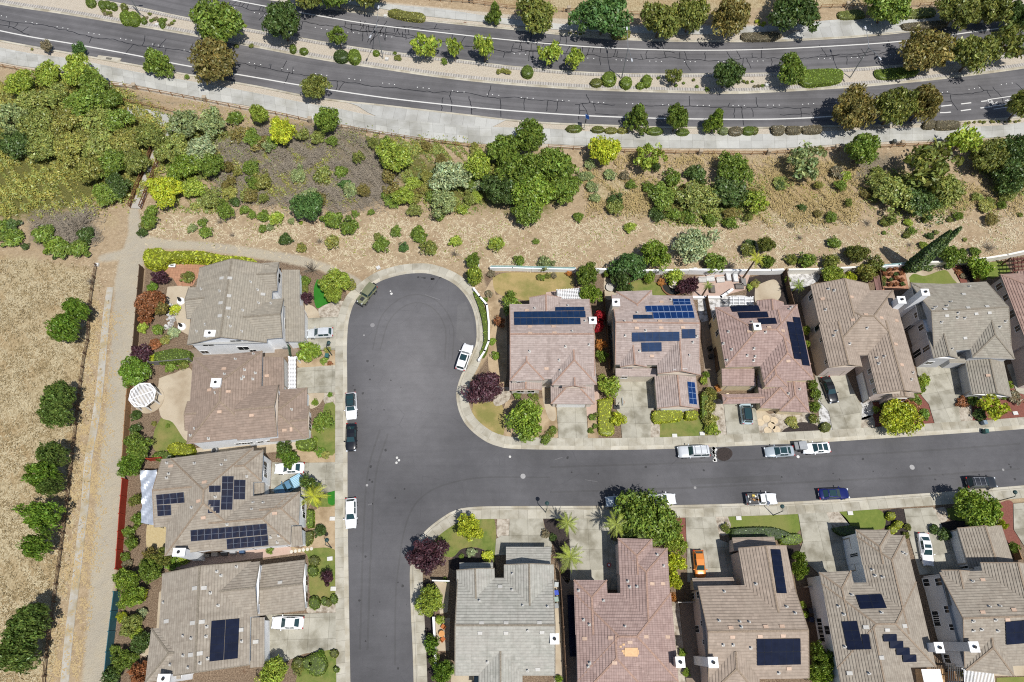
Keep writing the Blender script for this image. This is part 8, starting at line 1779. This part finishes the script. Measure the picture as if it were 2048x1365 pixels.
# ================================================================== gazebo and pergolas
o = empty('gazebo', P(299, 800)); tag(o, 'white octagonal lattice gazebo in the brown roof house yard', 'gazebo', None)
Rg = 27 * mpp(296, 797, 3)
cs = [Vector((math.cos(R(22.5 + 45 * k)) * Rg, math.sin(R(22.5 + 45 * k)) * Rg, 2.5)) for k in range(8)]
pm = MB(); pm.box((0, 0, 1.25), (.08, .08, 1.25)); pm = pm.mesh('post'); pm.materials.append(METW)
for c_ in cs: child('post', pm, o, (c_.x * .94, c_.y * .94, 0))
b = MB(); top = Vector((0, 0, 3.3))
for k in range(8): b.bar(cs[k - 1], cs[k], .12, .16)
for k in range(4): b.bar(cs[2 * k - 2] + Vector((0, 0, .14)), cs[2 * k] + Vector((0, 0, .14)), .12, .08)
b.bar(cs[0] * .98 + Vector((0, 0, .18)), cs[4] * .98 + Vector((0, 0, .18)), .1, .1)
b.obj('roof_frame', METW, o)
b = MB()
for k in range(-9, 10):
    x = k * Rg * .1; L = math.sqrt(max(.05, (Rg * .96) ** 2 - x * x)); b.bar((x, -L, 2.6), (x, L, 2.6), .1, .07)
b.obj('roof_slats', METW, o)
b = MB(); b.tube([(0, 0, .02), (0, 0, .16)], Rg * 1.12, 24); b.obj('base', PATIO, o)
def pergola(pts, z, label, n1, n2, m=METW, w1=.09, w2=.12):
    q = [P(x, y, z) for x, y in pts]; c = sum(q, Vector()) / 4; o = empty('pergola', (c.x, c.y, 0)); tag(o, label, 'pergola', 'garden pergolas'); L0 = Vector((c.x, c.y, 0)); q = [k - L0 for k in q]
    for k in q:
        b = MB(); b.box((k.x, k.y, z / 2), (.1, .1, z / 2)); b.obj('post', m, o)
    b = MB()
    for i in range(n2): f = (i + .5) / n2; b.bar(q[0].lerp(q[3], f), q[1].lerp(q[2], f), w2, .18)
    b.obj('beam', m, o); b = MB()
    for i in range(n1): f = (i + .5) / n1; b.bar(q[0].lerp(q[1], f) + Vector((0, 0, .15)), q[3].lerp(q[2], f) + Vector((0, 0, .15)), w1, .1)
    b.obj('slats', m, o)
pergola([(577, 714), (592, 714), (592, 778), (577, 778)], 2.9, 'narrow white pergola in front of the brown roofed house garage', 3, 24, w2=.14)
pergola([(1114, 580), (1158, 577), (1162, 600), (1114, 600)], 2.8, 'white lattice pergola behind the two-row solar pink house', 13, 8)
pergola([(1460, 594), (1506, 594), (1508, 611), (1460, 611)], 2.8, 'white open pergola behind the rose tile house', 4, 6)
pergola([(1925, 1338), (1985, 1338), (1992, 1400), (1928, 1400)], 2.8, 'white slatted pergola at the bottom right patio', 22, 3)
pergola([(1893, 1330), (1925, 1330), (1930, 1375), (1895, 1375)], 2.4, 'dark slatted pergola left of the white slatted pergola', 9, 2, PLAST)
pergola([(1746, 555), (1757, 552), (1764, 590), (1754, 592)], 2.5, 'narrow reddish brown pergola left of the terracotta terrace', 10, 2, plain('pergola_red', S(150, 112, 104), .8), w1=.16)
pergola([(2022, 516), (2060, 512), (2062, 545), (2026, 545)], 2.6, 'dark red pergola at the right edge lawn', 5, 4, plain('pergola_dark', S(110, 64, 54), .8), w2=.3)
# silver tarp sail
o = empty('shade_tarp', P(297, 990)); L0 = o.location.copy(); tag(o, 'crumpled silver tarp stretched on poles behind the striped-panel house', 'tarp', None)
b = MB(); n = 18; rs = random.Random(2); G = []
c4 = [P(281, 942, 2.6), P(313, 940, 2.8), P(312, 1052, 2.7), P(283, 1046, 2.4)]
for j in range(n + 1):
    for i in range(9):
        u, v = i / 8, j / n; p = c4[0].lerp(c4[1], u).lerp(c4[3].lerp(c4[2], u), v) - L0
        G.append(p + Vector((0, 0, .3 * math.sin(u * 7 + v * 11) * math.sin(v * 17 + u * 3) - .35 * math.sin(math.pi * u) * math.sin(math.pi * v) + rs.uniform(-.13, .13))))
for j in range(n):
    for i in range(8): b.face([G[j * 9 + i], G[j * 9 + i + 1], G[(j + 1) * 9 + i + 1], G[(j + 1) * 9 + i]])
b.obj('sheet', plain('silver_tarp', (.62, .66, .72, 1), .3, metal=.55, var=.1), o, smooth=True, merge=True)
for q in c4: b = MB(); k = q - L0; b.tube([(k.x, k.y, 0), (k.x, k.y, k.z + .1)], .05, 6); b.obj('pole', STEEL, o)
# ================================================================== garden objects
def chair_(px, py, rz, label, m, group):
    o = empty('garden_chair', P(px, py, .05), rz); tag(o, label, 'chair', group)
    b = MB(); b.box((0, 0, .4), (.32, .3, .04)); b.obj('seat', m, o); b = MB(); b.box((-.3, 0, .68), (.03, .3, .28), mat=Matrix.Rotation(-.25, 3, 'Y')); b.obj('backrest', m, o)
    for sx in (1, -1):
        for sy in (1, -1): b = MB(); b.box((sx * .27, sy * .26, .19), (.03, .03, .19)); b.obj('leg', m, o)
OC = plain('orange_wood', S(196, 112, 52), .7); chair_(887, 1254, 2.6, 'orange wooden garden chair above the round table in side yard', OC, 'orange side yard chairs'); chair_(886, 1279, .8, 'orange wooden garden chair below the round table in side yard', OC, 'orange side yard chairs')
def table_(px, py, r, label, m, h=.7):
    o = empty('round_table', P(px, py, .05)); tag(o, label, 'table', 'garden tables'); b = MB(); b.tube([(0, 0, h - .05), (0, 0, h)], r, 18); b.obj('table_top', m, o); b = MB(); b.tube([(0, 0, 0), (0, 0, h - .05)], [.25, .08], 8); b.obj('leg', m, o)
table_(884, 1268, .45, 'round pale orange table between two orange garden chairs', plain('table_orange', S(224, 160, 92), .6)); table_(1220, 577, .85, 'round pale stone fire table behind the bright solar house', plain('table_stone', S(206, 200, 190), .8), .5)
o = empty('fountain', P(1345, 573)); tag(o, 'tiered pale stone fountain in a brown ringed pool behind solar house', 'fountain', None)
b = MB(); b.tube([(0, 0, 0), (0, 0, .35)], 2.2, 26); b.obj('pool_rim', plain('fountain_brown', S(140, 100, 70), .8), o); b = MB(); b.tube([(0, 0, .34), (0, 0, .36)], 1.95, 26); b.obj('water', plain('pool_water', (.03, .03, .025, 1), .1), o)
for z, r in ((.7, .85), (1.25, .6), (1.7, .35)): b = MB(); b.tube([(0, 0, z - .35), (0, 0, z - .12), (0, 0, z)], [.14, r * .55, r], 18); b.obj('bowl', plain('fountain_stone', S(214, 204, 186), .8), o)
for k, (x, y, c_) in enumerate(((1420, 560, S(226, 224, 220)), (1404, 562, S(210, 206, 200)), (1440, 562, S(224, 220, 214)), (1456, 556, S(226, 226, 226)), (1470, 558, S(232, 232, 232)), (1486, 566, S(150, 146, 142)), (1424, 580, S(120, 112, 104)), (1478, 575, S(130, 122, 116)))):
    o = empty('patio_sofa', P(x, y, .06), random.choice((0, 1.57, .1))); tag(o, autolabel(('white' if c_[0] > .45 else 'grey brown') + ' patio seat block', x, y), 'sofa', 'patio seating on the pink patio'); m = plain('sofa%d' % k, c_, .8)
    b = MB(); b.box((0, 0, .22), (.75, .45, .2)); b.obj('seat', m, o); b = MB(); b.box((0, .4, .5), (.75, .1, .22)); b.obj('backrest', m, o)
rs = random.Random(8)
for k in range(16):
    x, y = 1766 + (k % 4) * 12 + rs.uniform(-3, 3), 541 + (k // 4) * 10 + rs.uniform(-2, 2); o = empty('plant_pot', P(x, y, .06)); tag(o, autolabel('small potted succulent', x, y), 'plant pot', 'potted plants on the terracotta terrace')
    b = MB(); b.tube([(0, 0, 0), (0, 0, .4)], [.22, .32], 10); b.obj('pot', plain('pot_brown', S(128, 72, 50), .8), o); c_ = child('leaves', CR['small'][k % 4], o, (0, 0, .3), scale=(.5, .5, .6)); c_.color = GC['rust' if k % 3 else 'dark']
for k in range(6):
    x, y = 583 + k * 8, 1104 - k * 1.2; b = MB(); b.tube([(0, 0, .03), (0, 0, .08)], .26, 12); o = b.obj('stepping_stone', plain('step_stone', S(226, 220, 206), .8)); o.location = P(x, y); tag(o, autolabel('pale round stepping stone', x, y), 'stepping stone', 'stepping stones')
for k, (x, y) in enumerate(((1520, 845), (1532, 838), (1543, 852), (1535, 862), (1553, 860), (1548, 842))):
    b = MB(); b.tube([(0, 0, .05), (0, 0, .12)], .7, 7); o = b.obj('flagstone', plain('flag_stone', S(220, 200, 168), .85)); o.location = P(x, y); o.rotation_euler.z = k; tag(o, autolabel('pale tan flagstone slab', x, y), 'flagstone', 'flagstones')
o = empty('basketball_hoop', P(1233, 815)); tag(o, 'dark basketball hoop stand on the driveway left of garage wing', 'basketball hoop', None)
b = MB(); b.box((0, 0, .12), (.5, .35, .12)); b.obj('base', PLAST, o); b = MB(); b.tube([(0, 0, 0), (0, 0, 2.9)], .06, 8); b.obj('pole', PLAST, o); b = MB(); b.box((.45, 0, 3.1), (.03, .65, .45)); b.obj('backboard', plain('hoop_board', S(180, 186, 190), .4), o)
b = MB(); b.tube([(.72 + math.cos(a) * .22, math.sin(a) * .22, 2.9) for a in np.linspace(0, 6.28, 13)], .02, 5); b.obj('rim', OC, o)
o = empty('sign_post', P(957, 537)); tag(o, 'short white post at the cul-de-sac hilltop corner', 'post', None); b = MB(); b.tube([(0, 0, 0), (0, 0, 1.1)], .09, 8); b.obj('post', METW, o); b = MB(); b.box((0, 0, 1.15), (.16, .16, .05)); b.obj('cap', METW, o)
b = MB(); rs = random.Random(4)
for k in range(14): b.box((rs.uniform(-.25, .25), rs.uniform(-1.2, 1.2), .05), (rs.uniform(.1, .3), rs.uniform(.1, .3), .04), rz=rs.uniform(0, 3))
o = b.obj('plastic_sheet', plain('white_plastic', S(232, 230, 224), .6)); o.location = P(1429, 909); tag(o, 'crumpled white plastic strip on the street behind the silver wagon', 'plastic sheet', None)
sheet('mulch_pile_stain', [(1436, 898), (1450, 895), (1462, 900), (1465, 910), (1455, 921), (1440, 921), (1433, 912)], .03, MULCH, .4)
for x, y, nm, lb in ((2005, 1095, 'a', ''),): pass
# toys and bicycles by the long rose house
o = empty('bicycle', P(1232, 1124, .15), 1.5); tag(o, 'small bicycle standing in the shade of the long rose house', 'bicycle', None)
for xx in (-.42, .42): b = MB(); b.tube([(xx + math.cos(a) * .26, 0, .28 + math.sin(a) * .26) for a in np.linspace(0, 6.28, 15)], .03, 5); b.obj('wheel', TYRE, o)
b = MB(); b.bar((-.42, 0, .28), (0, 0, .35), .05); b.bar((0, 0, .35), (.32, 0, .68), .05); b.bar((.42, 0, .28), (.32, 0, .75), .05); b.bar((-.15, 0, .66), (.32, 0, .68), .05); b.bar((0, 0, .35), (-.17, 0, .7), .05); b.obj('frame', plain('bike_red', S(190, 60, 50), .4), o)
b = MB(); b.bar((.32, -.28, .8), (.32, .28, .8), .04); b.obj('handlebar', PLAST, o); b = MB(); b.box((-.17, 0, .74), (.13, .07, .03)); b.obj('saddle', PLAST, o)
o = empty('round_grill', P(1217, 1131, .15)); tag(o, 'small red and white round toy wheel stand near the bicycle', 'toy', None); b = MB(); b.tube([(0, 0, .5), (0, 0, .56)], .35, 16); b.obj('disc', plain('toy_red', S(190, 90, 84), .5), o); b = MB(); b.tube([(0, 0, 0), (0, 0, .5)], .05, 6); b.obj('post', METW, o); b = MB(); b.tube([(0, 0, .56), (0, 0, .58)], .16, 12); b.obj('hub', METW, o)
for x, y, lb in ((379, 606, 'upper'), (376, 660, 'lower')): pass
for k, (x, y, lb) in enumerate(((362, 603, 'upper dark statue on white round base in the white house patio'), (364, 654, 'lower dark statue on white round base in the white house patio'))):
    o = empty('garden_statue', P(x, y, .05)); tag(o, lb, 'statue', 'patio statues'); b = MB(); b.tube([(0, 0, 0), (0, 0, .25)], [.75, .65], 16); b.obj('base', METW, o); b = MB(); b.tube([(0, 0, .25), (0, 0, .7), (.1, 0, 1.2), (.05, 0, 1.6)], [.22, .3, .2, .1], 8); b.obj('figure', PLAST, o)
o = empty('rock_waterfall', P(343, 637)); tag(o, 'white rock waterfall bed in the white house yard', 'rock feature', None); rs = random.Random(6); b = MB()
for k in range(40): b.box((rs.uniform(-.7, .7), rs.uniform(-2.6, 2.6), .1), (rs.uniform(.15, .4),) * 2 + (rs.uniform(.1, .3),), rz=rs.uniform(0, 3), taper=.6)
b.obj('rocks', WROCK, o)
o = empty('patio_table', P(346, 533, .06)); tag(o, 'white framed fire pit table on the terracotta patio', 'table', None); b = MB(); b.box((0, 0, .35), (.6, .38, .05)); b.obj('table_top', METW, o); b = MB(); b.box((0, 0, .16), (.45, .28, .16)); b.obj('base', METW, o); b = MB(); b.box((0, 0, .41), (.3, .12, .02)); b.obj('burner', PLAST, o)
o = empty('garden_steps', P(376, 566)); tag(o, 'terracotta garden steps between two patios', 'steps', None)
for k in range(4): b = MB(); b.box((0, .5 - k * .36, .1 + (3 - k) * .1), (.9, .18, .05)); b.obj('step', TERRA, o)
o = empty('patio_umbrella', P(1848, 1358)); tag(o, 'white square patio umbrella below the stepped-panel house', 'umbrella', None); b = MB(); q = [Vector((x, y, 2.3)) for x, y in ((-1.4, -1.4), (1.4, -1.4), (1.4, 1.4), (-1.4, 1.4))]; [b.face([q[k - 1], q[k], Vector((0, 0, 2.9))]) for k in range(4)]; b.obj('canopy', METW, o); b = MB(); b.tube([(0, 0, 0), (0, 0, 2.9)], .04, 6); b.obj('pole', STEEL, o)
for k, (x, y) in enumerate(((416, 1112), (432, 1110), (450, 1108), (468, 1106), (486, 1104))):
    b = MB(); b.box((0, 0, .35), (rs.uniform(.4, .6), rs.uniform(.25, .4), .35), taper=.9); o = b.obj('storage_box', plain('store%d' % k, S(*[(150, 146, 140), (196, 190, 182), (90, 92, 96), (176, 176, 178), (70, 96, 130)][k]), .7)); o.location = P(x, y); tag(o, autolabel('low storage box in the side yard', x, y), 'box', 'boxes in the side yard')
for k in range(6):
    b = MB(); b.box((0, 0, 1.1), (.6, .95, .03), mat=Matrix.Rotation(.35, 3, 'Y')); x, y = 1141 + k * .8, 1204 + k * 19; o = b.obj('leaning_panel', PV['black']); o.location = P(x, y); tag(o, autolabel('dark panel in the narrow side yard row', x, y), 'panel', 'dark panels beside the rose house')
for k, (x, y, c_) in enumerate(((2000, 1100, 'x'),)): pass
b = MB(); b.tube([(0, 0, .06), (0, 0, .5)], [.7, .6], 20); o = b.obj('wooden_planter', plain('planter', S(160, 120, 90), .8)); o.location = P(1888, 1285); tag(o, 'round brown tub in the gap beside the blue grey house', 'planter', None)
for k, (x, y, lb) in enumerate(((572, 695, 'grey air conditioner unit beside the white house wall'), (432, 903, 'grey air conditioner unit beside the brown house wall'))):
    o = empty('air_conditioner', P(x, y)); tag(o, lb, 'air conditioner', 'air conditioners'); b = MB(); b.box((0, 0, .42), (.42, .42, .42)); b.obj('casing', plain('ac_grey', S(170, 172, 172), .6), o); b = MB(); b.tube([(0, 0, .84), (0, 0, .87)], .34, 16); b.obj('fan_grille', PLAST, o)
